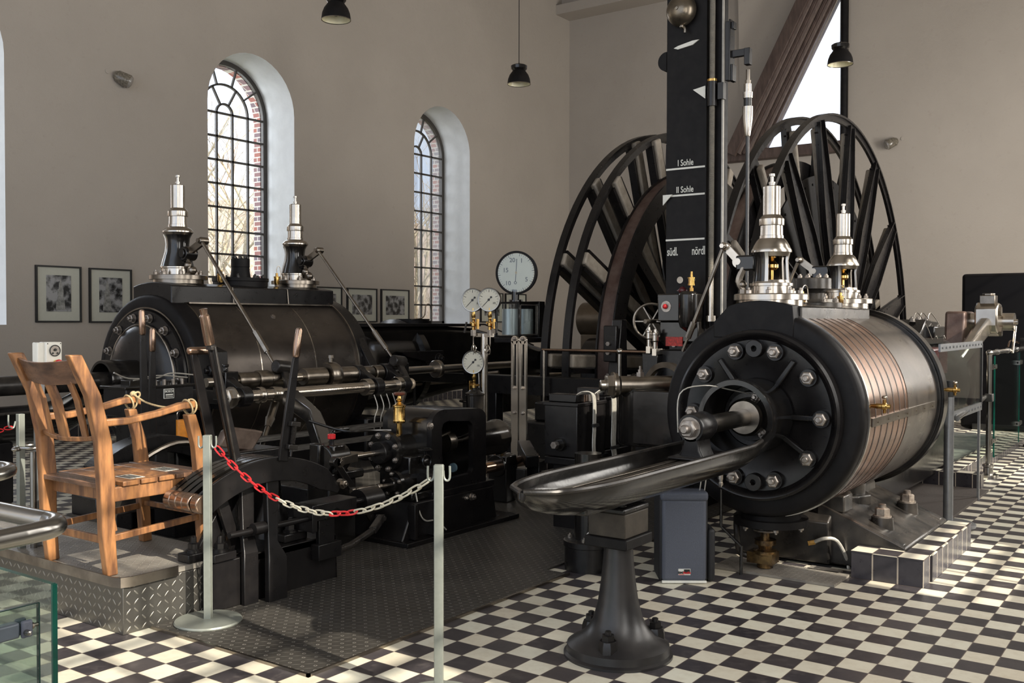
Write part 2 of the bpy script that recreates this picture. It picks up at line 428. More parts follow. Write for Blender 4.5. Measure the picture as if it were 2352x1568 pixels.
def root_loc(p):
    v = Vector((0, 0, 0))
    while p is not None: v += p.location; p = p.parent
    return v
def build(name, mb, m, parent=None, loc=None, bevel=0, seg=2, ang=32, solid=0):
    vs = mb.v
    if parent is not None: off = root_loc(parent)
    elif loc is not None: off = Vector(loc)
    else:
        xs, ys, zs = zip(*vs); off = Vector(((min(xs)+max(xs))/2, (min(ys)+max(ys))/2, min(zs)))
    me = bpy.data.meshes.new(name)
    me.from_pydata([(a-off.x, b_-off.y, c-off.z) for a, b_, c in vs], [], mb.f)
    bm = bmesh.new(); bm.from_mesh(me)
    bmesh.ops.remove_doubles(bm, verts=bm.verts, dist=1e-5)
    bmesh.ops.recalc_face_normals(bm, faces=bm.faces)
    for f in bm.faces: f.smooth = True
    lim = rad(ang)
    for e in bm.edges:
        if len(e.link_faces) != 2 or e.calc_face_angle(0) > lim: e.smooth = False
    bm.to_mesh(me); bm.free()
    mm = MT[m] if isinstance(m, str) else m
    me.materials.append(mm)
    o = bpy.data.objects.new(name, me); COL.objects.link(o)
    if parent is not None: o.parent = parent
    else: o.location = off
    if bevel:
        md = o.modifiers.new('bevel', 'BEVEL'); md.width = bevel; md.segments = seg; md.limit_method = 'ANGLE'; md.angle_limit = rad(40)
        md.harden_normals = False
    return o
def tag(o, label, cat, group=None):
    o['label'] = label; o['category'] = cat
    if group: o['group'] = group
    return o
def thing(name, label, cat, loc, group=None):
    o = bpy.data.objects.new(name, None); COL.objects.link(o); o.location = loc; o.empty_display_size = .1
    return tag(o, label, cat, group)
def struct(name, mb, m, **k):
    o = build(name, mb, m, loc=(0, 0, 0) if 'parent' not in k else None, **k)
    if 'parent' not in k: o['kind'] = 'structure'
    return o
def text(name, s, size, loc, axr, axu, m, parent, align='CENTER', ext=.0008, bold=0, sx=1):
    """lettering lying in the plane of axr (reading direction) and axu (up)"""
    c = bpy.data.curves.new(name, 'FONT'); c.body = s; c.size = size; c.extrude = ext; c.align_x = align; c.align_y = 'CENTER'; c.offset = bold; c.resolution_u = 3
    to = bpy.data.objects.new('tmp_text', c); COL.objects.link(to)
    dg = bpy.context.evaluated_depsgraph_get(); me = bpy.data.meshes.new_from_object(to.evaluated_get(dg))
    bpy.data.objects.remove(to); bpy.data.curves.remove(c)
    axr, axu = Vector(axr).normalized(), Vector(axu).normalized(); n = axr.cross(axu)
    mb = M(); loc = Vector(loc)
    mb.add([loc+axr*v.co.x*sx+axu*v.co.y+n*v.co.z for v in me.vertices], [tuple(p.vertices) for p in me.polygons])
    bpy.data.meshes.remove(me)
    return build(name, mb, m, parent)
# ================================================================ THE ROOM
mb = M(); mb.add([(-9, -4.2, 0), (16, -4.2, 0), (16, 10.66, 0), (-9, 10.66, 0)], [(0, 1, 2, 3)])
struct('floor', mb, 'tiles')
YL, XB, YR = 10.66, 15.6, -3.4
ZC = 9.35
SILL, SPR, HW = 1.54, 5.02, .875
def arch_pts(cx, hw, z0, zs, n=20):
    return [(cx-hw, z0), (cx-hw, zs)]+[(cx-hw*cos(PI*i/n), zs+hw*sin(PI*i/n)) for i in range(1, n)]+[(cx+hw, zs), (cx+hw, z0)]
def wall_with_arches(y, x0, x1, zt, centres, hw, z0, zs):
    mb = M(); x = x0
    q = lambda a, b_, c, d: mb.add([(a, y, c), (b_, y, c), (b_, y, d), (a, y, d)], [(0, 1, 2, 3)])
    for cx in centres:
        q(x, cx-hw, 0, zt); q(cx-hw, cx+hw, 0, z0)
        pts = arch_pts(cx, hw, z0, zs)[1:-1]
        for (a, za), (b_, zb) in zip(pts, pts[1:]):
            if abs(a-b_) > 1e-6: mb.add([(a, y, za), (b_, y, zb), (b_, y, zt), (a, y, zt)], [(0, 1, 2, 3)])
        x = cx+hw
    q(x, x1, 0, zt)
    return mb
struct('wall_left', wall_with_arches(YL, -9, XB, ZC, WINL, HW, SILL, SPR), 'wall')
struct('wall_right', wall_with_arches(YR, -9, XB, ZC, WINR, .95, 1.45, SPR), 'wall')
# far wall with the rope opening; (y, z) polygon of the opening
HOLE = [(5.75, 5.23), (4.16, 5.23), (4.16, 8.25)]
mb = M()
def wq(poly): mb.add([(XB, a, b_) for a, b_ in poly], [tuple(range(len(poly)))])
wq([(-4.2, 0), (YL, 0), (YL, 5.23), (-4.2, 5.23)])
wq([(-4.2, 5.23), (4.16, 5.23), (4.16, 8.25), (-4.2, 8.25)])
wq([(5.75, 5.23), (YL, 5.23), (YL, 8.25), (4.16, 8.25)])
wq([(-4.2, 8.25), (YL, 8.25), (YL, ZC), (-4.2, ZC)])
struct('wall_back', mb, 'wall')
mb = M(); mb.add([(-9, -4.2, ZC), (16, -4.2, ZC), (16, 10.7, ZC), (-9, 10.7, ZC)], [(0, 1, 2, 3)]); struct('ceiling', mb, 'wall')
mb = M(); mb.bb(15.0, 15.6, 4.8, 10.66, 8.78, 9.0); mb.bb(15.25, 15.6, 4.8, 10.66, 9.0, 9.35); struct('trim_1', mb, 'wall')
# sloping hood over the rope opening
mb = M(); mb.add([(15.595, 5.3, 6.06), (15.595, 6.33, 6.06), (15.40, 6.33, 9.35), (15.40, 3.5, 9.35)], [(0, 1, 2, 3)])
mb.add([(15.6, 6.33, 6.06), (15.40, 6.33, 9.35), (15.6, 6.33, 9.35)], [(0, 1, 2)]); struct('trim_2', mb, 'wall')
# reveal of the rope opening and timber / steel frame
mb = M()
for (a, b_), (c, d) in zip(HOLE, HOLE[1:]+HOLE[:1]): mb.add([(15.6, a, b_), (15.6, c, d), (15.72, c, d), (15.72, a, b_)], [(0, 1, 2, 3)])
struct('trim_3', mb, 'beam')
fr = thing('opening_frame', 'dark timber frame with diagonal beams around the rope opening high in the far wall', 'frame', (15.45, 5.0, 5.0))
for k, (o0, w, x, mm) in enumerate([(.60, .24, 15.14, 'beam'), (.43, .075, 15.20, 'beam_light'), (.345, .065, 15.24, 'beam'), (.27, .075, 15.28, 'beam_light'), (.18, .06, 15.34, 'beam'), (.11, .065, 15.38, 'beam_light'), (.04, .05, 15.44, 'beam')]):
    mb = M(); mb.bar((x, 5.75+o0, 5.12), (x, 3.58+o0, 9.3), w, .10, (0, 1, 0)); build('diagonal_beam', mb, mm, fr, bevel=.01)
mb = M(); mb.bb(15.38, 15.6, 4.0, 6.6, 5.0, 5.22); build('sill_beam', mb, 'beam', fr, bevel=.015)
mb = M(); mb.cyl((15.5, 4.09, 5.1), (15.5, 4.09, 9.3), .075); build('jamb_post', mb, 'black_matt', fr)
# skirting
mb = M(); mb.bb(-9, 15.6, 10.63, 10.66, 0, .16); struct('baseboard_left', mb, 'btile')
mb = M(); mb.bb(15.57, 15.6, -3.4, 10.63, 0, .16); struct('baseboard_back', mb, 'btile')

def arch_band(cx, r0, r1, z0, zs, y0, y1, mb, n=28, legs=True):
    pts = []
    if legs: pts.append((-1, 0))
    pts += [(cos(PI-PI*i/n), sin(PI-PI*i/n)) for i in range(n+1)]
    if legs: pts.append((1, 0))
    A, B, C, D = [], [], [], []
    for i, (c, s_) in enumerate(pts):
        z = z0 if (legs and i in (0, len(pts)-1)) else None
        for L, r, y in ((A, r0, y0), (B, r1, y0), (C, r1, y1), (D, r0, y1)):
            L.append((cx+c*r, y, (zs+s_*r) if z is None else z))
    mb.strip(A, B, C, D)
def window(n, cx, side):
    """deep arched steel window; side +1 = left wall, -1 = right wall"""
    yi = YL if side > 0 else YR; dpt = .72 if side > 0 else .45
    yg = yi+side*dpt; yo = yg+side*.22; hw = HW if side > 0 else .95; z0 = SILL if side > 0 else 1.45
    mb = M(); A = arch_pts(cx, hw, z0, SPR)
    for (a, za), (b_, zb) in zip(A, A[1:]+A[:1]): mb.add([(a, yi, za), (b_, yi, zb), (b_, yg, zb), (a, yg, za)], [(0, 1, 2, 3)])
    root = struct('window_%d' % n, mb, 'reveal')
    mb = M(); y0, y1 = yg-.03, yg+.03
    R = hw-.035; s_ = (R-.04)/2.5
    arch_band(cx, R-.045, hw, z0, SPR, y0, y1, mb)
    mb.bb(cx-hw, cx+hw, y0, y1, z0-.01, z0+.05)
    t = .016; h = (SPR-z0)/9
    for k in range(9): mb.bb(cx-R, cx+R, y0+.01, y1-.01, SPR-k*h-t, SPR-k*h+t)
    for k in (-1.5, -.5, .5, 1.5): mb.bb(cx+k*s_-t, cx+k*s_+t, y0+.01, y1-.01, z0, SPR)
    arch_band(cx, .5*s_-t, .5*s_+t, 0, SPR, y0+.01, y1-.01, mb, 14, False)
    arch_band(cx, 1.5*s_-t, 1.5*s_+t, 0, SPR, y0+.01, y1-.01, mb, 22, False)
    for a, r0, r1 in [(60, .5, 1.5), (120, .5, 1.5)]+[(q, 1.5, 2.5) for q in (36, 72, 108, 144)]:
        c, z = cos(rad(a)), sin(rad(a)); mb.bar((cx+c*r0*s_, yg, SPR+z*r0*s_), (cx+c*r1*s_, yg, SPR+z*r1*s_), .026, .04, (z, 0, -c))
    build('window_frame', mb, 'muntin', root)
    mb = M(); P = arch_pts(cx, hw-.02, z0, SPR); mb.add([(a, yg, z) for a, z in P], [tuple(range(len(P)))]); build('pane', mb, 'glass', root)
    hb = hw-.085; mb = M(); A = arch_pts(cx, hb, z0-.1, SPR)
    for (a, za), (b_, zb) in zip(A, A[1:]+A[:1]): mb.add([(a, yg+side*.05, za), (b_, yg+side*.05, zb), (b_, yo, zb), (a, yo, za)], [(0, 1, 2, 3)])
    P = arch_pts(cx, hw+.06, z0-.1, SPR)
    for (a, b_) in zip(range(len(A)-1), range(1, len(A))):
        mb.add([(A[a][0], yg+side*.05, A[a][1]), (A[b_][0], yg+side*.05, A[b_][1]), (P[b_][0], yg+side*.05, P[b_][1]), (P[a][0], yg+side*.05, P[a][1])], [(0, 1, 2, 3)])
    build('brick_reveal', mb, 'brick', root)
n = 1
for cx in WINL: window(n, cx, 1); n += 1
for cx in WINR: window(n, cx, -1); n += 1

# ---- outside, seen through the left-hand windows
mb = M(); mb.add([(-30, 11.8, .2), (60, 11.8, .2), (60, 60, .2), (-30, 60, .2)], [(0, 1, 2, 3)]); struct('ground', mb, 'scrub')
rows = []
for i in range(13):
    rows.append([(-20+j*3, 30+i*2, .2+ (1-cos(min(i, 10)/10*PI/2))*8.5+random.uniform(-.5, .9)*(i > 0)) for j in range(33)])
mb = M(); mb.grid(rows); struct('hillside', mb, 'hill')
def tree(x, y, h, label, seed, m='branch'):
    rnd = random.Random(seed); root = thing('bare_tree', label, 'tree', (x, y, .2), 'bare trees outside')
    tr, tw = M(), M()
    def grow(p, d, L, r, lev):
        pts = [p]; q = Vector(p); dd = Vector(d)
        for k in range(4):
            dd = (dd+Vector((rnd.uniform(-.16, .16), rnd.uniform(-.16, .16), rnd.uniform(-.03, .12)))).normalized(); q = q+dd*L/4; pts.append(q.copy())
        (tr if lev < 2 else tw).tube(pts, [r, r*.45], 6 if lev < 2 else 4)
        if lev < 4:
            for k in range((7, 4, 4, 3)[lev]):
                t = rnd.uniform(.3, 1); i = min(int(t*4), 3); b0 = pts[i]+(pts[i+1]-pts[i])*(t*4-i)
                a = rnd.uniform(0, 2*PI); nd = (dd*.55+Vector((cos(a), sin(a), rnd.uniform(.1, .7)))*.75).normalized()
                grow(b0, nd, L*rnd.uniform(.45, .65), r*.42, lev+1)
    grow(Vector((x, y, .2)), Vector((0, 0, 1)), h, h*.018, 0)
    build('trunk', tr, 'branch', root); build('twigs', tw, 'branch' if seed % 2 == 0 else 'twig', root)
for k, (x, y, h, w, mm) in enumerate([(10.0, 16.5, 4.3, 'pale birch outside the nearer arched window', 'branch'), (12.7, 19.5, 4.4, 'forked bare tree behind the birch outside the nearer arched window', 'twig'),
        (14.3, 22.5, 5.0, 'farthest bare tree seen through the nearer arched window', 'twig'), (17.5, 17.0, 4.2, 'bare tree outside the farther arched window, right of its pane bars', 'branch'), (20.8, 20.0, 4.6, 'tall bare tree farther back outside the second arched window', 'twig'),
        (25.2, 23.5, 5.2, 'bare tree at the edge of the view through the second arched window', 'twig')]):
    tree(x, y, h, w, 40+k, mm)
mb = M(); rnd = random.Random(3)
for k in range(1100):
    y = rnd.uniform(15, 27); x = rnd.choice((10.46, 15.3))/13.4*(y+2)-4.4+rnd.uniform(-2.2, 2.2); a = rnd.uniform(-.5, .5); h = rnd.uniform(.8, 3.2)
    mb.tube([(x, y, .2), (x+a*h*.5, y+rnd.uniform(-.2, .2), .2+h*.6), (x+a*h, y+rnd.uniform(-.3, .3), .2+h)], [.014, .004], 3)
o = build('scrub_thicket', mb, 'twig', loc=(0, 0, .2)); tag(o, 'thicket of thin brown twigs outside below the arched windows', 'undergrowth'); o['kind'] = 'stuff'

# ================================================================ FLOOR PLATES AND PLINTHS
mb = M()
P = [(-1.37, 1.29), (.80, 1.29), (.80, 1.45), (1.75, 1.45), (1.75, 5.6), (-1.0, 5.6), (-1.0, 2.46), (-1.37, 2.46)]
mb.prism(P, XY(), 0.001, .012)
fp = build('floor_plate', mb, 'floor_plate', loc=(0, 3, 0)); tag(fp, 'large dark dimpled steel floor plate between the two engines', 'floor plate')
mb = M(); pts = [(-1.37, 2.46, .006), (-1.37, 1.29, .006), (.80, 1.29, .006)]
mb.bb(-1.385, -1.37, 1.275, 2.46, 0, .014); mb.bb(-1.385, .81, 1.275, 1.29, 0, .014); build('edge_strip', mb, 'steel_dark', fp)
mb = M(); mb.bb(1.3, 5.0, 1.3, 6.0, .0015, .009)
o = build('floor_plate', mb, 'floor_plate', loc=(3, 3, 0)); tag(o, 'dark steel floor plate under the reversing engine and control boxes', 'floor plate')
mb = M(); mb.bb(1.60, 5.3, 7.3, 8.3, .0015, .012); 
# operator's podium
pod = thing('podium', 'low operator podium of dusty tread plate under the wooden armchair', 'platform', (-1.2, 3.6, 0))
mb = M(); mb.bb(-1.53, -.80, 2.48, 5.6, 0, .25); build('side_panel', mb, 'podium_side', pod, bevel=.003)
mb = M(); mb.prism([(-1.5, 2.485), (-.80, 2.485), (-.80, 5.6), (-1.55, 5.6), (-1.55, 2.56), (-1.53, 2.5)], XY(), .252, .28); build('top_plate', mb, 'podium_plate', pod, bevel=.002)
mb = M(); A = [(-1.56, 5.6), (-1.56, 2.53), (-1.545, 2.475), (-1.49, 2.455), (-1.22, 2.455)]
B = [(a+.012, b_) if b_ > 2.6 else (a+.008, b_+.008) for a, b_ in A]
mb.strip([(a, b_, .245) for a, b_ in A], [(a, b_, .297) for a, b_ in A], [(a, b_, .297) for a, b_ in B], [(a, b_, .245) for a, b_ in B]); build('edge_lip', mb, 'steel_dark', pod)
# plinth kerbs of the right engine
def plinth(label, boxes, name='tiled_plinth'):
    t = thing(name, label, 'plinth', (boxes[0][0], boxes[0][2], 0))
    for x0, x1, y0, y1, z1 in boxes:
        mb = M(); mb.bb(x0, x1, y0, y1, 0, z1-.006); build('kerb', mb, 'btile', t, bevel=.002)
        mb = M(); mb.bb(x0-.002, x1+.002, y0-.002, y1+.002, z1-.006, z1); build('tile_top', mb, 'tiles', t)
    return t
plinth('low black tiled kerb with chequered top around the foot of the copper-banded engine', [(1.80, 1.98, -.61, -.18, .17), (1.982, 3.15, -.62, -.47, .17)])
plinth('farther tiled kerb with chequered top around the crank pit behind the grey pole', [(5.902, 9.9, .0, .16, .15), (5.75, 5.9, -.22, 1.3, .15)])
mb = M(); mb.bb(1.50, 1.82, -.17, .62, .001, .016); mb.bb(1.80, 1.9, -.1, .1, .001, .016)
o = build('pit_cover', mb, 'podium_plate'); tag(o, 'dusty tread plate strip at the foot of the copper-banded engine', 'floor plate')
mb = M(); mb.bb(1.99, 3.2, -.1, .62, .001, .006); o = build('pit', mb, 'ink'); tag(o, 'flat black sheet for the dark pit mouth under the copper-banded cylinder', 'pit')  # flat black sheet painted in for the darkness of the pit
mb = M(); mb.bb(3.17, 5.7, -.30, 1.1, .001, .02); o = build('floor_mat', mb, simple('dark_brown_mat', (.075, .06, .052), .7, 0, 60, var=.4)); tag(o, 'dark brown mat on the tiles behind the right engine foot', 'mat')
mb = M(); mb.bb(5.91, 9.9, .17, 1.3, .001, .10); o = build('pit_floor', mb, 'concrete'); tag(o, 'oily grey concrete bed of the crank pit inside the farther kerb', 'foundation')

# ================================================================ ON THE WALLS
def picture(x0, x1, z0, z1, label, seed, portrait):
    t = thing('framed_photograph', label, 'picture', ((x0+x1)/2, 10.65, z0), 'framed photographs on the long wall')
    mb = M(); w = .022
    for a, b_, c, d in ((x0, x0+w, z0, z1), (x1-w, x1, z0, z1), (x0+w, x1-w, z0, z0+w), (x0+w, x1-w, z1-w, z1)): mb.bb(a, b_, 10.62, 10.658, c, d)
    build('frame', mb, 'ink', t)
    mb = M(); mb.bb(x0+w, x1-w, 10.64, 10.655, z0+w, z1-w); build('mount', mb, 'paper', t)
    W, H = x1-x0, z1-z0; cx, cz = (x0+x1)/2, (z0+z1)/2+.01; hw, hh = (W*.27, H*.32) if portrait else (W*.33, H*.29)
    mb = M(); mb.bb(cx-hw, cx+hw, 10.633, 10.64, cz-hh, cz+hh); build('print', mb, photo_mat('print_%d' % seed, seed), t)
    if portrait:
        k = hh/.22; g = simple('print_grey_%d' % seed, (.30, .30, .28), .4, 0, 20, var=.6); mb = M(); x = cx+(.02 if seed == 1 else -.06)
        pr = [(-.20, .085), (-.10, .075), (-.03, .045), (-.01, .055), (.05, .052), (.055, .03), (.13, .028), (.135, .012), (.17, .012)]
        P = [(x+r*k*.7, cz+t_*k) for t_, r in pr]+[(x-r*k*.7, cz+t_*k) for t_, r in reversed(pr)]
        mb.prism(P, XZ(), 10.629, 10.633); build('print_figure', mb, g, t)
picture(2.44, 3.08, 1.57, 2.33, 'portrait print of a valve bonnet, left of the two tall frames beside the socket stand', 1, True)
picture(3.20, 3.85, 1.565, 2.325, 'portrait print of two valve bonnets, the right one of the two tall frames', 2, True)
picture(7.17, 8.02, 1.57, 2.19, 'landscape print half hidden behind the far end of the left cylinder block', 3, False)
picture(8.15, 8.92, 1.57, 2.19, 'landscape print crossed by the slanting valve rod of the left engine', 4, False)
picture(9.03, 9.81, 1.567, 2.19, 'landscape print directly left of the farther arched window', 5, False)
picture(12.08, 12.88, 1.567, 2.20, 'landscape print behind the twin pressure gauges', 6, False)
picture(12.97, 13.76, 1.567, 2.20, 'landscape print behind the glass display box of the big dial', 7, False)
def bulkhead(loc, nrm, label, sp):
    t = thing('wall_spotlight', label, 'wall lamp', loc); loc = Vector(loc); nrm = Vector(nrm)
    e1, e2, d = frame(nrm)
    side = Vector((nrm.y, -nrm.x, 0)); ax = (side*sp*.8+nrm*.55+Vector((0, 0, -.45))).normalized()
    mb = M(); mb.cyl(loc, loc+nrm*.03, .05); build('base', mb, 'black_matt', t)
    mb = M(); o = loc+nrm*.05-ax*.04; mb.lathe(o, ax, [(-.05, 0), (-.05, .05), (0, .085), (.16, .10), (.17, .095)], 24); build('housing', mb, 'bulb_glass', t)
    mb = M(); mb.lathe(o+ax*.165, ax, [(0, .095), (.03, .08), (.045, .04), (.05, 0)], 20); build('lens', mb, simple('lens_%s' % sp, (.30, .28, .25), .15, 0, 8, var=.4), t)
    mb = M(); q = loc-side*sp*.17+Vector((0, 0, .06)); mb.cyl(q, q+nrm*.012, .035); build('junction_cap', mb, 'wall', t)
bulkhead((3.68, 10.66, 5.03), (0, -1, 0), 'small oval wall lamp high on the long wall left of the arched windows', -1)
bulkhead((15.6, 3.15, 5.10), (-1, 0, 0), 'small oval wall lamp high on the far wall right of the winding wheel', 1)

def lamp(loc, cord, label, inner='lamp_in'):
    x, y, z = loc; t = thing('pendant_lamp', label, 'lamp', loc, 'black pendant lamps')
    pr = [(0, .18), (.02, .177), (.08, .168), (.14, .145), (.185, .112), (.205, .098)]
    mb = M(); mb.lathe(loc, (0, 0, 1), pr+[(.205, .09), (.18, .105), (.13, .138), (.07, .160), (.0, .172)], 40, closed=True); sh = build('lamp_shade', mb, 'black_matt', t)
    mb = M(); mb.lathe(loc, (0, 0, 1), [(.004, .170), (.07, .157), (.13, .134), (.18, .10), (.19, 0)], 36); build('reflector', mb, inner, sh)
    mb = M(); mb.lathe(loc, (0, 0, 1), [(.20, .095), (.235, .122), (.28, .125), (.295, .10), (.305, .04), (.32, .02), (.33, 0)], 36); build('cap', mb, 'black_gloss', t)
    mb = M(); mb.sphere((x, y, z+.09), .045, 10); build('bulb', mb, 'bulb_glass', t)
    mb = M(); mb.cyl((x, y, z+.32), (x, y, ZC), .006, n=8); build('cord', mb, 'black_matt', t)
    mb = M(); mb.torus(loc, (0, 0, 1), .178, .004, 40, 6); build('rim', mb, 'steel', t)
lamp((7.911, 6.701, 5.22), 3, 'black dome pendant lamp hanging in the middle, left of the tall black indicator')
lamp((9.774, 2.393, 5.27), 3, 'black dome pendant lamp hanging in front of the triangular wall opening')
lamp((4.084, 6.717, 5.25), 3, 'black dome pendant lamp with greenish inside, cut off by the top edge of the picture')
# ================================================================ STEAM ENGINES
ZA = 1.019



def oil_cup(parent, p, h=.09, r=.022, loop=True):
    x, y, z = p
    mb = M(); mb.lathe(p, (0, 0, 1), [(0, 0), (0, r*.8), (h*.15, r), (h*.6, r), (h*.62, r*1.15), (h*.7, r*1.15), (h*.75, r*.5), (h, r*.45), (h, 0)], 16)
    o = build('oil_cup', mb, 'brass', parent)
    if loop:
        mb = M(); mb.tube([(x, y, z+h), (x, y, z+h*1.35), (x+.015, y-.01, z+h*1.6), (x+.035, y-.02, z+h*1.35), (x+.04, y-.025, z+h*.4)], .004, 6, 4); build('oil_pipe', mb, 'steel', o)

def bonnet(parent, x, y, z, s, left):
    """valve bonnet standing at (x, y, z); s is the size factor (1 = small bonnet of the right engine)"""
    ax = (0, 0, 1); o = (x, y, z)
    L = lambda rows: [(t*s, r*s) for t, r in rows]
    root = None
    if left:
        mb = M(); mb.lathe(o, ax, L([(-.035, 0), (-.035, .195), (-.002, .195), (-.002, .225), (.030, .225), (.034, .218), (.034, 0)]), 56); root = build('valve_housing', mb, 'steel_dark', parent)
        mb = M(); mb.lathe(o, ax, L([(.03, 0), (.03, .128), (.085, .128), (.09, .135), (.1, .135), (.105, .125), (.105, 0)]), 40); build('lower_collar', mb, 'steel', root)
        mb = M(); mb.lathe(o, ax, L([(.1, .125), (.15, .112), (.22, .092), (.28, .086), (.33, .092), (.36, .105), (.36, 0)]), 40); build('bonnet_body', mb, 'black_gloss', root)
        mb = M(); mb.lathe(o, ax, L([(.355, .105), (.375, .12), (.385, .12), (.405, .105), (.42, .075), (.42, 0)]), 40); build('bonnet_dome', mb, 'steel', root)
        # polished vertical edge of the body facing away from the linkage
        mb = M(); P = [(.10, .128), (.15, .115), (.22, .095), (.28, .089), (.33, .095), (.36, .108)]
        mb.tube([(x-r*s*.78, y+r*s*.62, z+t*s) for t, r in P], .010*s, 8); build('edge_rib', mb, 'steel', root)
    else:
        mb = M(); mb.lathe(o, ax, L([(-.045, 0), (-.045, .20), (-.004, .20), (-.002, .233), (.03, .233), (.037, .228), (.037, 0)]), 64); root = build('valve_housing', mb, 'steel', parent)
        mb = M(); mb.lathe(o, ax, L([(.03, 0), (.03, .128), (.085, .126), (.088, .137), (.104, .137), (.108, .12), (.108, 0)]), 44); build('lower_collar', mb, 'steel', root)
        def seg(a0, a1, m_, nm, t0=.1, t1=.30, r0=.118, r1=.102):
            prof = [(t0, r0-.014), (t0, r0), (t0+.04, r0-.006), (t1-.05, r0-.012), (t1, r0), (t1, r0-.02), (t1-.05, r0-.026), (t0+.04, r0-.02)]
            mb = M(); prof = L(prof); n = max(3, int((a1-a0)/8)); e = len(prof)
            mb.lathe(o, ax, prof, n, closed=True, a0=rad(a0), a1=rad(a1))
            k = len(mb.v)-e*(n+1)
            mb.f.append(tuple(k+j*(n+1) for j in range(e))); mb.f.append(tuple(k+j*(n+1)+n for j in reversed(range(e))))
            build(nm, mb, m_, root)
        seg(-196, -86, 'black_gloss', 'bonnet_panel'); seg(-90, -79, 'steel', 'cage_post'); seg(2, 14, 'steel', 'cage_post'); seg(66, 80, 'steel', 'cage_post'); seg(80, 150, 'black_gloss', 'bonnet_panel')
        # rounded window corners
        mb = M(); mb.lathe(o, ax, L([(.10, .10), (.10, .122), (.125, .112), (.125, .102)]), 44, closed=True); mb.lathe(o, ax, L([(.275, .10), (.275, .108), (.31, .122), (.31, .098)]), 44, closed=True); build('cage_ring', mb, 'steel', root)
        mb = M(); mb.lathe(o, ax, L([(.10, 0), (.10, .05), (.115, .05), (.115, .014), (.19, .014), (.19, .03), (.205, .045), (.225, .045), (.24, .03), (.26, .016), (.27, .03), (.30, .03), (.31, 0)]), 24); build('valve_spindle', mb, 'brass', root)
        mb = M(); mb.bar((x-.09*s, y+.03, z+.215*s), (x, y, z+.215*s), .03, .025); build('lift_arm', mb, 'steel', root)
        mb = M(); mb.lathe(o, ax, L([(.30, .10), (.302, .127), (.315, .127), (.33, .118), (.345, .112), (.375, .095), (.39, .082), (.39, 0)]), 44); build('bonnet_dome', mb, 'steel', root)
    t0 = .42 if left else .39
    k = 1.0
    mb = M(); mb.lathe(o, ax, L([(t0, 0), (t0, .076), (t0+.018, .076), (t0+.02, .072), (t0+.082, .070), (t0+.084, .078), (t0+.088, .079), (t0+.125, .079), (t0+.13, .074), (t0+.145, .062), (t0+.152, .055), (t0+.332, .055), (t0+.337, .05), (t0+.337, 0)]), 44); build('spring_barrel', mb, 'steel', root)
    mb = M(); t1 = t0+.337; mb.lathe(o, ax, L([(t1, 0), (t1, .017), (t1+.014, .017), (t1+.014, .02), (t1+.026, .02), (t1+.026, .011), (t1+.06, .011), (t1+.062, .018), (t1+.078, .018), (t1+.08, .012), (t1+.083, 0)]), 16); build('adjusting_screw', mb, 'steel', root)
    for i in range(8):
        a = 2*PI*(i+.35)/8; r = (.18 if not left else .172)*s
        mb = M(); mb.nut((x+r*cos(a), y+r*sin(a), z+.032*s), ax, .016*s, .03*s, stud=.8); build('nut', mb, 'nut', root)
    return root

def linkage(parent, pin, tip, low, x, s, m='steel'):
    """rocker arm from pin to tip and the pull rod from tip down to low, all near plane x"""
    mb = M(); mb.bar((x, *pin), (x, *tip), .05*s, .022*s, (0, 1, 1)); mb.cyl((x-.03*s, *pin), (x+.03*s, *pin), .040*s); mb.cyl((x-.025*s, *tip), (x+.025*s, *tip), .026*s)
    mb.cyl((x-.045*s, *pin), (x+.045*s, *pin), .022*s)
    o = build('rocker_arm', mb, m, parent)
    p0, p1 = Vector((x-.03, *tip)), Vector((x-.03, *low)); d = p1-p0
    mb = M(); mb.tube([p0, p0+d*.72], .0125*s, 10); mb.tube([p0+d*.70, p0+d*.72, p0+d*.86, p0+d*.88], [.014*s, .014*s], 8); mb.tube([p0+d*.72, p0+d*.73, p0+d*.86, p0+d*.87], .021*s, 6); mb.tube([p0+d*.87, p1], .010*s, 10); build('valve_rod', mb, 'steel_dark', parent)
    mb = M(); mb.sphere(p0, .026*s, 8); mb.cyl(p0-Vector((.035*s, 0, 0)), p0+Vector((.03*s, 0, 0)), .016*s, n=6); build('rod_joint', mb, m, parent)

def star_nuts(parent, cx, cy, cz, r, n, a0, size, m='nut', skip=()):
    for i in range(n):
        if i in skip: continue
        a = rad(a0+360*i/n)
        mb = M(); c = (cx, cy+r*sin(a), cz+r*cos(a)); mb.nut(c, (-1, 0, 0), size, size*1.3, stud=.55); build('nut', mb, m, parent)

# ---------------------------------------------------------------- right engine (copper banded)
CY = .305
R = thing('steam_engine', 'right-hand horizontal steam engine with brown copper-banded cylinder and round bolted front cover', 'steam engine', (2.5, CY, 0))
mb = M(); mb.lathe((0, CY, ZA), (1, 0, 0), [(1.585, .60), (1.585, .646), (1.72, .646), (3.36, .646), (3.36, .60)], 96); 
cylb = build('cylinder_barrel', mb, 'copper', R, ang=25)
mb = M()
for x in (1.73, 1.87, 2.01, 2.15, 2.29, 2.43): mb.ring((x, CY, ZA), (1, 0, 0), .640, .6478, -.009, .009, 96)
build('band_seam', mb, simple('dark_copper_seam', (.035, .024, .02), .45, .3), cylb)
mb = M(); mb.ring((0, CY, ZA), (1, 0, 0), .62, .6495, 2.50, 3.34, 96); build('rear_lagging', mb, 'blued', cylb)  # rear stretch drawn darker than the copper front
mb = M(); mb.ring((0, CY, ZA), (1, 0, 0), .62, .655, 1.575, 1.595, 96); build('trim_ring', mb, 'steel', cylb)
mb = M()
A = -100
mb.obox((2.42, CY-.655, .995), (.80, 0, 0), (0, .006, 0), (0, 0, .026)); 
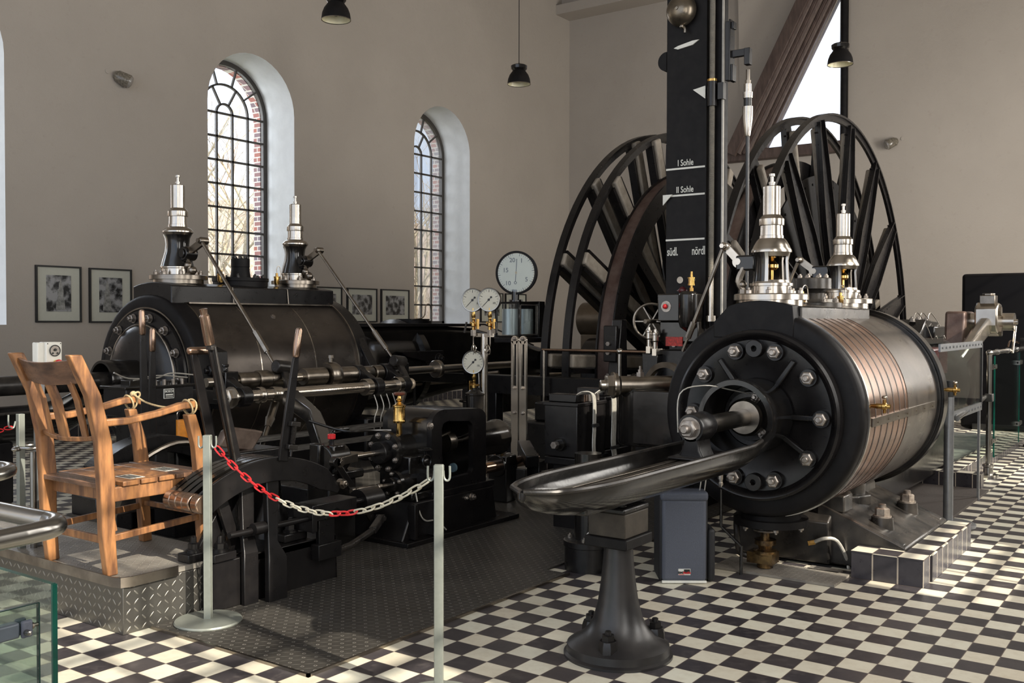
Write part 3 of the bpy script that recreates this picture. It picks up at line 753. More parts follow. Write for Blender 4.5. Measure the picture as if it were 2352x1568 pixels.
for i in range(7): mb.cyl((1.72+i*.235, CY-.658, .995), (1.72+i*.235, CY-.668, .995), .008, n=8)
build('joint_strip', mb, 'steel_dark', cylb)
mb = M(); mb.lathe((0, CY, ZA), (1, 0, 0), [(1.48, .50), (1.475, .53), (1.475, .615), (1.485, .635), (1.505, .645), (1.575, .645), (1.575, .5)], 96, closed=True); build('front_flange', mb, 'black_matt', R, ang=40)
mb = M()
for x0, x1, r in ((3.33, 3.37, .668), (3.37, 3.385, .655), (3.385, 3.45, .69), (3.45, 3.465, .67), (3.465, 3.53, .685)): mb.ring((0, CY, ZA), (1, 0, 0), .5, r, x0, x1, 96)
build('rear_flange', mb, 'black_gloss', R)
mb = M(); mb.lathe((0, CY, ZA), (1, 0, 0), [(1.47, 0), (1.47, .30), (1.445, .34), (1.44, .47), (1.42, .49), (1.405, .50), (1.40, .515), (1.41, .53), (1.475, .535)], 96); cov = build('cylinder_cover', mb, 'black', R, ang=40)
for a in (35, 90, 125, 215, 325, 270):
    a = rad(a); s_, c = sin(a), cos(a)
    mb = M(); mb.bar((1.445, CY-s_*.20, ZA+c*.20), (1.445, CY-s_*.42, ZA+c*.42), .035, .05, (0, c, s_)); build('cover_rib', mb, 'black', cov, bevel=.008)
star_nuts(cov, 1.425, CY, ZA, .415, 10, 18, .037)
for a in (0, 180):
    z = ZA+.415*cos(rad(a)); mb = M(); mb.ring((1.39, CY, z), (1, 0, 0), .016, .055, 0, .06, 32); build('cover_boss', mb, 'black', cov, bevel=.004)
for i in range(10):
    a = rad(18+36*i); mb = M(); mb.cyl((1.41, CY+.415*sin(a), ZA+.415*cos(a)), (1.46, CY+.415*sin(a), ZA+.415*cos(a)), .052, .058, 28); build('nut_boss', mb, 'black', cov)
# sleeve around the tail rod and its trough
mb = M(); mb.lathe((0, CY, ZA), (1, 0, 0), [(1.10, .205), (1.10, .235), (1.12, .24), (1.18, .24), (1.20, .232), (1.46, .228), (1.46, .19)], 64, closed=True); sl = build('rod_sleeve', mb, 'black_gloss', R)
mb = M(); mb.lathe((0, CY, ZA), (1, 0, 0), [(1.34, .0), (1.34, .15), (1.40, .16), (1.40, .19)], 40); build('gland_plate', mb, 'worn_iron', sl)
mb = M(); mb.lathe((0, CY, ZA), (1, 0, 0), [(1.24, .052), (1.24, .10), (1.255, .115), (1.34, .12)], 40); build('gland', mb, 'steel_dark', sl)
for a in (20, 140, 260):
    mb = M(); mb.nut((1.33, CY-.13*sin(rad(a)), ZA+.13*cos(rad(a))), (-1, 0, 0), .022, .03); build('nut', mb, 'nut', sl)
mb = M(); mb.cyl((.66, CY, ZA), (1.40, CY, ZA), .052, n=32); build('tail_rod', mb, 'steel', R)
def trough(parent, cy, x0, x1, zl, hw, depth, m='black_gloss'):
    """boat-shaped slipper trough: x0 = sleeve end, x1 = tip"""
    sec = []
    n = 26; m_ = 20
    for i in range(n+1):
        t = i/n; x = x0+(x1-x0)*t
        e = max(0, (t-.72)/.28); w = hw*math.sqrt(max(.001, 1-e**2.4)) ; d = depth*(1-.42*e*e)*(.30+.70*math.sqrt(max(0, 1-e**4)))
        g = max(0, 1-t/.14); lip = zl+(ZA-zl)*(g*g)
        w2 = w+(.24-hw)*g*.9; bot = zl-d+(ZA-.225-(zl-depth))*g
        sec.append((x, w2, lip, bot))
    outer, inner = [], []
    for x, w, lip, bot in sec:
        ro, ri = [], []
        for j in range(m_+1):
            a = PI*j/m_
            ro.append((x, cy+w*cos(a)*(1 if abs(cos(a)) < .98 else 1), lip-(lip-bot)*sin(a)**.75))
            ri.append((x, cy+(w-.016)*cos(a), lip-(lip-bot-.02)*sin(a)**.75))
        outer.append(ro); inner.append(ri)
    mb = M(); mb.grid(outer); mb.grid(inner)
    for rows in ():
        pass
    k = len(outer[0]); off = len(outer)*k
    for i in range(len(outer)-1):
        for j in (0, k-1):
            a = i*k+j; mb.f.append((a, a+k, off+a+k, off+a))
    tr = build('slipper_trough', mb, m, parent, ang=60)
    for j in (0, -1):
        mb = M(); mb.tube([(r[j][0], r[j][1], r[j][2]) for r in outer[2:]], .013, 8); build('trough_lip', mb, 'worn_iron', tr)
    mb = M()
    e = outer[-1]; mb.tube([tuple(p) for p in e], .013, 8); build('trough_lip', mb, 'worn_iron', tr)
    return tr
tr = trough(R, CY, 1.16, -1.10, .895, .20, .165)
mb = M()
for dy in (-.06, .0, .06): mb.bb(-.75, .62, CY+dy-.018, CY+dy+.018, .835, .850)
build('guide_strip', mb, 'steel_dark', tr, bevel=.002)
mb = M(); mb.bb(-.80, .66, CY-.13, CY+.13, .76, .834); build('guide_bed', mb, 'black_gloss', tr, bevel=.01)
mb = M(); mb.lathe((0, CY, ZA), (1, 0, 0), [(.50, 0), (.50, .074), (.512, .08), (.66, .082), (.70, .07), (.72, .055)], 36); sh = build('rod_crosshead', mb, 'black', R)
mb = M(); mb.prism([(-.09, .78), (.09, .78), (.075, .86), (.055, .90), (.045, .96), (.06, 1.0), (-.06, 1.0), (-.045, .96), (-.055, .90), (-.075, .86)], lambda a, b_, t: (t, CY+a, b_), .50, .66); build('slipper_saddle', mb, 'black', sh, bevel=.012)
mb = M(); mb.bb(.42, .80, CY-.10, CY+.10, .851, .868); build('slipper_shoe', mb, 'black', sh, bevel=.008)
mb = M(); mb.nut((.50, CY, ZA), (-1, 0, 0), .046, .055, stud=.6); build('nut', mb, 'nut', sh)
# supply wires on the gland
mb = M(); mb.tube([(1.30, CY-.02, ZA+.14), (1.18, CY+.06, ZA+.17), (1.02, CY+.16, ZA+.20), (.92, CY+.27, ZA+.15), (.92, CY+.28, ZA-.08)], .004, 6, 5); build('oil_pipe', mb, 'wire', R)
# plinth box on top of the cylinder
mb = M(); P = [(CY+.30, 1.60), (CY+.20, 1.70)]+[(CY+.20-.40*i/8, 1.705+.028*sin(PI*i/8)) for i in range(1, 8)]+[(CY-.215, 1.70), (CY-.225, 1.585), (CY-.22, 1.50), (CY+.3, 1.50)]
mb.prism(P, lambda a, b_, t: (t, a, b_), 1.47, 1.58); build('front_saddle', mb, 'black_matt', R, bevel=.004)
mb = M(); mb.bb(1.581, 3.05, CY-.235, CY+.25, 1.50, 1.695); vc = build('valve_chest', mb, 'worn_iron', R, bevel=.01)
mb = M(); mb.prism([(CY-.235, 1.695)]+[(CY-.235+.485*i/10, 1.695+.03*sin(PI*i/10)) for i in range(1, 10)]+[(CY+.25, 1.695)], lambda a, b_, t: (t, a, b_), 1.59, 3.04); build('chest_top', mb, 'worn_iron', vc)
mb = M(); mb.bb(1.60, 3.10, CY-.27, CY-.235, 1.583, 1.60); build('drip_strip', mb, 'steel', vc)
bonnet(R, 1.68, CY, 1.741, 1.0, False)
bonnet(R, 3.16, CY, 1.741, .94, False)
mb = M(); o = (2.42, CY-.02, 1.70); mb.lathe(o, (0, 0, 1), [(0, 0), (0, .20), (.03, .20), (.035, .19), (.035, .10), (.06, .075), (.10, .078), (.125, .10), (.13, .125), (.20, .125), (.205, .118), (.205, 0)], 44); so = build('steam_inlet', mb, 'worn_iron', R)
for i in range(8):
    a = 2*PI*i/8; mb = M(); mb.nut((2.42+.095*cos(a), CY-.02+.095*sin(a), 1.905), (0, 0, 1), .013, .02, washer=False); build('nut', mb, 'nut', so)
    mb = M(); mb.nut((2.42+.165*cos(a), CY-.02+.165*sin(a), 1.735), (0, 0, 1), .014, .024); build('nut', mb, 'nut', so)
oil_cup(R, (2.72, CY-.12, 1.72)); oil_cup(R, (1.98, CY-.10, 1.73), .07)
linkage(R, (CY+.205, 1.99), (CY+.305, 2.095), (.90, 1.40), 1.66, 1.0)
linkage(R, (CY+.205, 1.99), (CY+.325, 2.08), (.92, 1.40), 3.14, 1.0, 'steel_dark')
for x in (1.66, 3.14):
    mb = M(); mb.bb(x-.04, x+.04, CY+.09, CY+.22, 1.93, 2.03); build('rocker_bracket', mb, 'black_gloss', R, bevel=.012)
    mb = M(); mb.tube([(x-.02, CY+.17, 1.95), (x-.03, CY+.20, 1.86), (x-.02, CY+.17, 1.80)], .022, 8, 3); mb.sphere((x-.02, CY+.18, 1.84), .03, 8); mb.cyl((x-.02, CY+.17, 1.77), (x-.02, CY+.17, 1.81), .03, n=6); build('damper', mb, 'steel_dark', R)
# tail drain cocks
for x, y in ((1.66, CY-.65), (3.42, CY-.69)):
    z = 1.095; mb = M(); mb.lathe((x, y, z), (0, -1, 0), [(-.03, .012), (0, .012), (.02, .016), (.05, .016), (.055, .022), (.075, .022), (.08, .014), (.10, .014), (.10, 0)], 12); mb.cyl((x, y-.065, z-.04), (x, y-.065, z+.04), .010, n=8); c = build('drain_cock', mb, 'brass', R)
    mb = M(); mb.sphere((x, y-.065, z+.055), .016, 8, (1.5, 1, .7)); build('cock_handle', mb, 'steel', c)
# underside: outlet, drain flange, bed and feet
mb = M(); mb.lathe((1.70, CY, 0), (0, 0, 1), [(.30, 0), (.30, .235), (.345, .235), (.345, .19), (.42, .19)], 52); build('drain_flange', mb, 'black_matt', R)
for i in range(6):
    a = 2*PI*(i+.5)/6; mb = M(); mb.nut((1.70+.2*cos(a), CY+.2*sin(a), .30), (0, 0, -1), .016, .022); build('nut', mb, 'nut', R)
mb = M(); mb.lathe((1.66, CY+.02, 0), (0, 0, 1), [(.02, 0), (.02, .05), (.10, .055), (.11, .075), (.13, .075), (.14, .04), (.17, .05), (.17, .07), (.20, .07), (.2, .03), (.245, .03), (.245, 0)], 20); mb.bb(1.60, 1.72, CY-.05, CY+.12, .05, .12); dv = build('drain_valve', mb, 'old_brass', R)
mb = M(); mb.torus((1.66, CY+.02, .262), (0, 0, 1), .07, .009, 28, 8)
for a in (0, 60, 120): mb.bar((1.66-.07*cos(rad(a)), CY+.02-.07*sin(rad(a)), .262), (1.66+.07*cos(rad(a)), CY+.02+.07*sin(rad(a)), .262), .010, .006)
mb.cyl((1.66, CY+.02, .24), (1.66, CY+.02, .31), .008, n=8); build('hand_wheel', mb, 'nut', dv)
mb = M(); mb.tube([(1.66, CY+.07, .10), (1.60, CY+.16, .10), (1.58, CY+.18, .24), (1.62, CY+.2, .34)], .02, 8, 3); build('drain_pipe', mb, 'worn_iron', dv)
mb = M(); mb.tube([(1.42, CY+.22, .62), (1.42, CY+.22, .30), (1.46, CY+.10, .18), (1.46, CY+.10, .0)], .011, 8); dp = build('front_drain_pipe', mb, 'black_gloss', R)
mb = M(); mb.lathe((1.42, CY+.22, .55), (0, 0, 1), [(0, 0), (0, .022), (.03, .022), (.03, .016), (.05, .016), (.05, .022), (.08, .022), (.08, 0)], 10); build('pipe_union', mb, 'steel', dp)
mb = M(); mb.tube([(1.88, CY-.22, .17), (1.86, CY-.30, .21), (1.92, CY-.36, .19), (2.0, CY-.40, .06), (2.0, CY-.41, .0)], .012, 8, 4); hp = build('hose', mb, 'wire', R)
mb = M(); mb.cyl((1.86, CY-.19, .165), (1.88, CY-.23, .175), .017, n=6); build('hose_nozzle', mb, 'brass', hp)
# bed casting under the cylinder with sloping feet
mb = M(); mb.prism([(1.95, .02), (3.05, .02), (3.10, .10), (3.0, .44), (2.15, .44), (1.93, .30)], lambda a, b_, t: (a, t, b_), CY-.30, CY+.34); bed = build('bed_casting', mb, 'worn_iron', R, bevel=.012)
mb = M(); mb.add([(1.99, CY-.20, .42), (3.12, CY-.20, .42), (3.12, CY-.77, .185), (1.99, CY-.77, .185), (1.99, CY-.20, .02), (3.12, CY-.20, .02), (3.12, CY-.77, .02), (1.99, CY-.77, .02)], [(0, 1, 2, 3), (4, 7, 6, 5), (0, 3, 7, 4), (1, 5, 6, 2), (3, 2, 6, 7), (0, 4, 5, 1)]); build('sloping_foot', mb, 'worn_iron', bed, bevel=.012)
for x in (2.04, 3.05):
    mb = M(); mb.prism([(CY-.15, .44), (CY-.75, .20), (CY-.75, .14), (CY-.15, .36)], lambda a, b_, t: (t, a, b_), x-.035, x+.035); build('foot_rib', mb, 'worn_iron', bed, bevel=.006)
for x, y in ((2.22, CY-.56), (2.86, CY-.56)):
    z = .175+.245*(CY-.20-(y))/-.6+.245
    z = .42-.245*((CY-.20)-y)/.6
    mb = M(); mb.cyl((x, y, z-.04), (x, y, z+.05), .075, .068, 28); b_ = build('bolt_boss', mb, 'worn_iron', bed)
    mb = M(); mb.nut((x, y, z+.05), (0, 0, 1), .043, .06, stud=.5); build('foot_nut', mb, 'foot_nut', b_)
mb = M(); mb.bb(2.0, 2.18, CY-.38, CY-.15, .36, .47); build('wedge_block', mb, 'worn_iron', bed, bevel=.01)
mb = M(); mb.cyl((2.52, CY-.24, .40), (2.52, CY-.24, .62), .12, .135, 36); mb.lathe((2.52, CY-.24, 0), (0, 0, 1), [(.34, 0), (.34, .165), (.40, .165), (.41, .155), (.41, 0)], 8); mb.lathe((2.52, CY-.24, 0), (0, 0, 1), [(.28, 0), (.28, .14), (.335, .14), (.335, 0)], 8); eo = build('exhaust_branch', mb, 'worn_iron', R, bevel=.006)
for i in range(4):
    a = PI/4+PI/2*i; mb = M(); mb.nut((2.52+.115*cos(a), CY-.24+.115*sin(a), .28), (0, 0, -1), .018, .028); build('nut', mb, 'nut', eo)
# link bracket on the inner side
mb = M(); mb.lathe((1.86, 1.30, 0), (0, 0, 1), [(.72, 0), (.72, .185), (.75, .20), (1.10, .20), (1.13, .18), (1.13, 0)], 44); mb.bb(1.66, 2.06, .93, 1.30, .74, 1.12); br = build('lubricator_bracket', mb, 'black_gloss', R, bevel=.01)
mb = M(); mb.cyl((1.66, 1.40, 1.15), (1.94, 1.10, 1.15), .065, n=30); mb.cyl((1.625, 1.435, 1.15), (1.645, 1.415, 1.15), .088, n=30); c = build('pivot_shaft', mb, 'steel_dark', R)
mb = M(); mb.nut((1.63, 1.43, 1.15), (-.68, .73, 0), .070, .06, stud=.5); build('nut', mb, 'steel', c)
mb = M(); mb.lathe((1.76, 1.29, 1.21), (0, 0, 1), [(0, 0), (0, .03), (.03, .03), (.03, .018), (.05, .018), (.05, .01), (.075, .01), (.075, 0)], 6); build('grease_cap', mb, 'nut', c)
mb = M(); mb.ring((1.95, 1.18, 1.06), (-.9, .35, 0), .21, .25, -.02, .02, 48); build('guard_ring', mb, 'steel_dark', R)
# crosshead enclosure and frame behind the cylinder
mb = M(); mb.lathe((0, CY+.05, ZA), (1, 0, 0), [(3.5, .3), (3.5, .56), (3.8, .55), (4.4, .50), (5.6, .50), (6.2, .36), (6.3, .1)], 48); fr_ = build('crosshead_frame', mb, 'black_gloss', R)
mb = M(); mb.bb(3.6, 6.6, CY-.12, CY+.65, .10, .62); build('engine_bed', mb, 'black_gloss', R, bevel=.03)
mb = M(); mb.cyl((4.6, CY, ZA), (7.4, CY, ZA), .07); build('piston_rod', mb, 'steel', R)
mb = M(); mb.bb(4.0, 4.75, CY-.43, CY-.08, .78, 1.38); build('crosshead', mb, 'maroon', R, bevel=.02)
mb = M(); mb.bb(4.6, 5.0, CY-.35, CY-.05, 1.46, 1.56); mb.prism([(4.2, 1.40), (5.2, 1.40), (5.15, 1.50), (4.95, 1.60), (4.5, 1.62), (4.3, 1.50)], XZ(), CY-.30, CY+.2); tc = build('top_cover', mb, 'black_gloss', R, bevel=.01)
for x in (4.45, 4.65, 4.95):
    mb = M(); mb.nut((x, CY-.2, 1.60), (0, 0, 1), .02, .03); build('nut', mb, 'nut', tc)
    mb = M(); mb.tube([(x, CY-.22, 1.60), (x, CY-.22, 1.66), (x+.03, CY-.24, 1.675), (x+.05, CY-.3, 1.58), (x+.02, CY-.36, 1.45)], .004, 6, 4); build('oil_pipe', mb, 'steel', tc)
ge = thing('splash_guard', 'riveted frame with clear guard panes around the crosshead behind the copper-banded cylinder', 'guard', (4.2, -.30, .80))
x0, x1, zt, zb, yg = 3.60, 5.27, 1.40, .855, -.30
for a, c, d, e in ((x0, x1, zt-.03, zt+.03), (x0, x1, zb-.05, zb+.02)):
    mb = M(); mb.bb(a, c, yg-.008, yg+.008, d, e)
    for i in range(13): mb.cyl((a+(c-a)*(i+.5)/13, yg-.008, (d+e)/2), (a+(c-a)*(i+.5)/13, yg-.016, (d+e)/2), .009, n=8)
    build('riveted_rail', mb, 'alu', ge)
mb = M(); mb.bb(x1-.02, x1+.01, yg-.01, yg+.01, zb, zt); build('end_post', mb, 'ink', ge)
mb = M(); mb.bb(x0, x1, yg-.002, yg+.002, zb, zt); build('pane', mb, 'glass', ge)
mb = M(); mb.bb(x1-.004, x1, yg, yg+.5, zb, zt); build('pane', mb, 'panel_glass', ge)
mb = M(); mb.tube([(4.0, yg-.05, .83), (6.62, -.10, .83)], .022, 12); mb.torus((5.5, -.21, .83), (1, 0, 0), .022, .006, 16, 6); build('guard_rail', mb, 'chrome', ge)
for x in (5.2,):
    mb = M(); mb.bb(x-.02, x+.02, yg-.006, yg+.012, 0, zb); build('leg', mb, 'alu', ge)

# crank and connecting rod of the right engine
ck = thing('crank_and_rod', 'bare steel connecting rod end with crank web standing in front of the big black panel', 'crank', (7.95, .1, 1.0))
mb = M(); mb.prism([(7.62, .55), (7.95+.38, .55), (8.35, 1.0), (8.22, 1.72), (7.68, 1.72), (7.58, 1.0)], XZ(), .30, .52); mb.ring((7.95, .3, ZA), (0, 1, 0), 0.02, .42, 0, .22, 40); build('crank_web', mb, 'brake', ck, bevel=.03)
mb = M(); mb.prism([(7.80, 1.47), (8.02, 1.43), (8.10, 1.52), (8.06, 1.72), (8.04, 1.80), (7.84, 1.82), (7.74, 1.76), (7.74, 1.56)], XZ(), -.02, .22); rd = build('connecting_rod', mb, 'steel', ck, bevel=.02)
mb = M(); mb.bb(7.82, 8.0, .02, .18, 1.80, 1.90); mb.cyl((7.91, .1, 1.9), (7.91, .1, 1.925), .07, n=6); build('strap_wedge', mb, 'steel_dark', rd, bevel=.006)
for x, z in ((7.86, 1.72), (7.90, 1.49)):
    mb = M(); mb.cyl((x, -.045, z), (x, -.02, z), .055, n=8); build('strap_bolt', mb, 'steel_dark', rd)
mb = M(); mb.strip([(7.80, .05, 1.66), (6.0, .10, 1.12)], [(7.80, .17, 1.66), (6.0, .20, 1.12)], [(7.80, .17, 1.46), (6.0, .20, .98)], [(7.80, .05, 1.46), (6.0, .10, .98)]); build('rod_shank', mb, 'steel', rd, bevel=.03)
mb = M(); mb.cyl((8.0, -.16, 1.60), (8.0, .3, 1.60), .10, n=32); mb.cyl((8.0, -.19, 1.60), (8.0, -.16, 1.60), .03, n=12); build('crank_pin', mb, 'steel', rd)
mb = M(); mb.tube([(7.98, -.17, 1.55), (7.86, -.16, 1.25)], .014, 8); build('drip_tube', mb, 'steel', rd)

# ---------------------------------------------------------------- left engine (dark)
LY = 6.655
E_ = thing('steam_engine', 'left-hand horizontal steam engine with large dark blued cylinder below the arched window', 'steam engine', (2.5, LY, 0))
mb = M(); mb.lathe((0, LY, ZA), (1, 0, 0), [(1.60, .78), (1.60, .835), (3.55, .835), (3.55, .78)], 112); cb = build('cylinder_barrel', mb, 'blued', E_)
mb = M()
for x in (2.18, 2.92): mb.ring((x, LY, ZA), (1, 0, 0), .83, .8385, -.006, .006, 112)
build('band_seam', mb, 'steel', cb)
mb = M(); mb.nut((2.55, LY-.56, ZA+.62), (0, -.67, .74), .022, .02, stud=0); build('plug', mb, 'nut', cb)
mb = M(); mb.lathe((0, LY, ZA), (1, 0, 0), [(1.42, .66), (1.41, .70), (1.41, .80), (1.42, .825), (1.44, .838), (1.60, .84), (1.60, .66)], 112, closed=True); build('front_flange', mb, 'black_matt', E_, ang=40)
mb = M(); mb.ring((0, LY, ZA), (1, 0, 0), .70, .715, 1.395, 1.42, 112); mb.ring((0, LY, ZA), (1, 0, 0), .82, .845, 1.597, 1.612, 112); build('trim_ring', mb, 'steel_dark', E_)
mb = M(); mb.ring((0, LY, ZA), (1, 0, 0), .6, .86, 3.55, 3.62, 112); mb.ring((0, LY, ZA), (1, 0, 0), .6, .845, 3.62, 3.75, 112); build('rear_flange', mb, 'black', E_)
mb = M(); mb.ring((0, LY, ZA), (1, 0, 0), .80, .864, 3.535, 3.552, 112); build('trim_ring', mb, 'steel_dark', E_)
mb = M(); mb.lathe((0, LY, ZA), (1, 0, 0), [(1.28, 0), (1.28, .30), (1.305, .46), (1.34, .53), (1.37, .55), (1.37, .68), (1.42, .69)], 96); cov = build('cylinder_cover', mb, 'black', E_, ang=40)
mb = M(); mb.torus((1.35, LY, ZA), (1, 0, 0), .54, .012, 96, 8); build('cover_bead', mb, 'steel_dark', cov)
star_nuts(cov, 1.365, LY, ZA, .615, 14, 12.86, .034)
for a in (100, 150, 210, 260):
    a = rad(a); mb = M(); mb.bar((1.29, LY-sin(a)*.2, ZA+cos(a)*.2), (1.32, LY-sin(a)*.48, ZA+cos(a)*.48), .05, .05, (0, cos(a), sin(a))); build('cover_rib', mb, 'black', cov, bevel=.008)
mb = M(); mb.lathe((0, LY, ZA), (1, 0, 0), [(.92, .17), (.92, .195), (.94, .20), (1.02, .20), (1.40, .19), (1.40, .15)], 56, closed=True); sl = build('rod_sleeve', mb, 'black_gloss', E_)
mb = M(); mb.lathe((0, LY, ZA), (1, 0, 0), [(1.2, .0), (1.2, .13), (1.30, .15)], 30); build('gland', mb, 'worn_iron', sl)
mb = M(); mb.cyl((-2.6, LY, ZA), (1.4, LY, ZA), .088, n=32); build('tail_rod', mb, 'worn_iron', E_)
trough(E_, LY, .95, -3.0, .80, .30, .30)
for x in (-2.0, -.2):
    mb = M(); mb.bb(x, x+.2, LY-.15, LY+.15, 0, .55); build('trough_pedestal', mb, 'black', E_, bevel=.02)
# plinth box with valves
mb = M(); P = [(LY-.365, 1.78), (LY-.365, 1.945)]+[(LY-.365+.64*i/8+.0, 1.95+.035*sin(PI*i/8)) for i in range(1, 8)]+[(LY+.275, 1.945), (LY+.275, 1.78), (LY+.275, 1.6), (LY-.365, 1.6)]
mb.prism(P, lambda a, b_, t: (t, a, b_), 1.45, 3.62); vc = build('valve_chest', mb, 'black', E_, bevel=.01)
mb = M(); mb.bb(1.62, 3.56, LY-.41, LY-.36, 1.768, 1.782); build('drip_strip', mb, 'steel_dark', vc)
mb = M()
for x in (2.18, 2.92): mb.tube([(x, LY-.39, 1.77), (x, LY-.37, 1.94), (x, LY-.2, 1.975)], .006, 6)
build('chest_seam', mb, 'steel_dark', vc)
bonnet(E_, 1.79, LY, 2.02, 1.28, True)
bonnet(E_, 3.37, LY, 2.02, 1.22, True)
mb = M(); o = (2.58, LY, 1.96); mb.lathe(o, (0, 0, 1), [(0, 0), (0, .29), (.06, .29), (.065, .30), (.10, .30), (.10, 0)], 56); si = build('steam_inlet', mb, 'black_matt', E_)
mb = M(); mb.lathe(o, (0, 0, 1), [(.1, 0), (.1, .11), (.22, .095), (.225, .10), (.31, .10), (.315, .095), (.315, 0)], 36); build('inlet_neck', mb, 'black_matt', si)
for i in range(8):
    a = 2*PI*i/8; mb = M(); mb.nut((o[0]+.075*cos(a), o[1]+.075*sin(a), o[2]+.315), (0, 0, 1), .014, .022, washer=False); build('nut', mb, 'black', si)
    mb = M(); mb.nut((o[0]+.24*cos(a), o[1]+.24*sin(a), o[2]+.10), (0, 0, 1), .018, .03); build('nut', mb, 'black', si)
oil_cup(E_, (2.20, LY-.15, 2.0), .13, .03); oil_cup(E_, (2.96, LY-.15, 2.0), .13, .03)
linkage(E_, (LY-.165, 2.295), (LY-.405, 2.40), (5.12, 1.14), 1.80, 1.45, 'steel_dark')
linkage(E_, (LY-.16, 2.295), (LY-.37, 2.40), (5.07, 1.13), 3.40, 1.35, 'steel_dark')
for x, s_ in ((1.80, 1.3), (3.38, 1.2)):
    mb = M(); mb.cyl((x-.07, LY-.15, 2.28), (x+.07, LY-.15, 2.28), .055*s_, n=24); mb.bb(x-.05, x+.05, LY-.16, LY, 2.20, 2.34); mb.cyl((x-.085, LY-.15, 2.28), (x-.07, LY-.15, 2.28), .035*s_, n=24); build('rocker_bracket', mb, 'black_gloss', E_, bevel=.008)
    mb = M(); mb.sphere((x-.03, LY-.19, 2.16), .04, 10); mb.sphere((x, LY-.22, 2.11), .045, 10); mb.sphere((x-.02, LY-.18, 2.06), .035, 10); mb.tube([(x-.02, LY-.16, 2.24), (x-.03, LY-.21, 2.14), (x-.01, LY-.17, 2.05)], .022, 8, 3); build('damper', mb, 'steel_dark', E_)
# camshaft along the inner side
CZ, CYY = 1.06, 5.10
mb = M(); mb.cyl((.95, CYY, CZ), (5.6, CYY, CZ), .042, n=24); cs = build('cam_shaft', mb, 'steel', E_)
for x, L, r in ((1.28, .22, .075), (1.50, .14, .085), (1.64, .16, .07), (2.06, .28, .085), (2.50, .26, .08), (2.78, .22, .075), (3.02, .12, .078), (4.02, .07, .10), (4.60, .05, .075)):
    mb = M(); mb.lathe((x, CYY, CZ), (1, 0, 0), [(0, 0), (0, r*.9), (.012, r), (L-.012, r), (L, r*.9), (L, 0)], 28); build('cam_sleeve', mb, 'steel_dark', cs)
mb = M(); mb.lathe((2.36, CYY, CZ), (1, 0, 0), [(0, 0), (0, .12), (.03, .135), (.10, .135), (.13, .12), (.13, 0)], 36); mb.cyl((2.43, CYY, CZ+.12), (2.43, CYY, CZ+.17), .02, n=8); mb.cyl((2.43, CYY, CZ+.17), (2.43, CYY, CZ+.20), .035, n=12); build('cam_bearing', mb, 'steel_dark', cs)
for x in (1.16, 3.42, 4.72):
    mb = M()
    mb.bb(x-.07, x+.07, CYY-.09, CYY+.09, CZ-.16, CZ+.09); mb.bb(x-.05, x+.05, CYY+.05, LY-.6, CZ-.20, CZ-.08)
    mb.cyl((x, CYY, CZ+.09), (x, CYY, CZ+.13), .018, n=8); mb.cyl((x, CYY, CZ+.13), (x, CYY, CZ+.155), .03, n=12); mb.cyl((x-.05, CYY-.05, CZ+.09), (x-.05, CYY-.05, CZ+.12), .014, n=6); build('shaft_bracket', mb, 'black_gloss', E_, bevel=.012)

FZ, FY = .94, 4.84
mb = M(); mb.cyl((1.02, FY, FZ), (3.30, FY, FZ), .052, n=28); fs = build('reversing_shaft', mb, 'steel', E_)
for x, L, r in ((1.30, .06, .075), (1.46, .10, .07), (2.62, .09, .085), (3.08, .10, .085)):
    mb = M(); mb.lathe((x, FY, FZ), (1, 0, 0), [(0, 0), (0, r*.92), (.01, r), (L-.01, r), (L, r*.92), (L, 0)], 28); build('shaft_collar', mb, 'steel', fs)
mb = M(); mb.nut((1.02, FY, FZ), (-1, 0, 0), .070, .07, stud=.5); build('nut', mb, 'steel', fs)
mb = M(); mb.sphere((3.32, FY, FZ), .06, 10, (.8, 1, 1)); build('shaft_end', mb, simple('shaft_end_wood', (.55, .45, .33), .4, .3, 20), fs)
for x in (1.14, 2.80, 3.20):
    mb = M(); mb.cyl((x-.05, FY, FZ), (x+.05, FY, FZ), .088, n=28); mb.bar((x, FY, FZ), (x, CYY+.02, CZ+.03), .12, .08, (0, 1, -1)); mb.cyl((x-.05, CYY, CZ), (x+.05, CYY, CZ), .09, n=28); build('link_arm', mb, 'black', fs, bevel=.006)
for x in (1.80, 3.40):
    mb = M(); mb.bar((x-.10, FY+.02, FZ+.02), (x, CYY-.02, CZ+.10), .07, .05, (1, 0, 0)); mb.cyl((x-.12, CYY-.05, CZ+.12), (x+.05, CYY-.05, CZ+.10), .06, n=20); build('toggle', mb, 'worn_iron', fs, bevel=.01)
    mb = M(); mb.bb(x-.05, x+.06, CYY-.08, CYY+.04, CZ+.04, CZ+.15); build('rod_fork', mb, 'steel_dark', fs, bevel=.012)
# eccentric rods slanting below the shafts
for (x0, z0), (x1, z1), y in (((1.55, .86), (1.10, .42), 4.9), ((3.05, .86), (2.45, .35), 4.7)):
    mb = M(); d = Vector((x1-x0, -.3, z1-z0)); p = Vector((x0, y, z0)); mb.tube([p, p+d*.3], .038, 10); mb.tube([p+d*.3, p+d*.45], [.045, .028], 10); mb.tube([p+d*.4, p+d], .022, 10); build('eccentric_rod', mb, 'steel_dark', fs)
for k in range(5):
    x = 2.75+.09*k; mb = M(); mb.tube([(x, FY-.02, FZ-.08), (x+.02, FY-.05, FZ-.2), (x-.03, FY-.06, FZ-.30), (x-.02, FY-.04, FZ-.44)], .006, 6, 4); build('oil_pipe', mb, 'wire', fs)
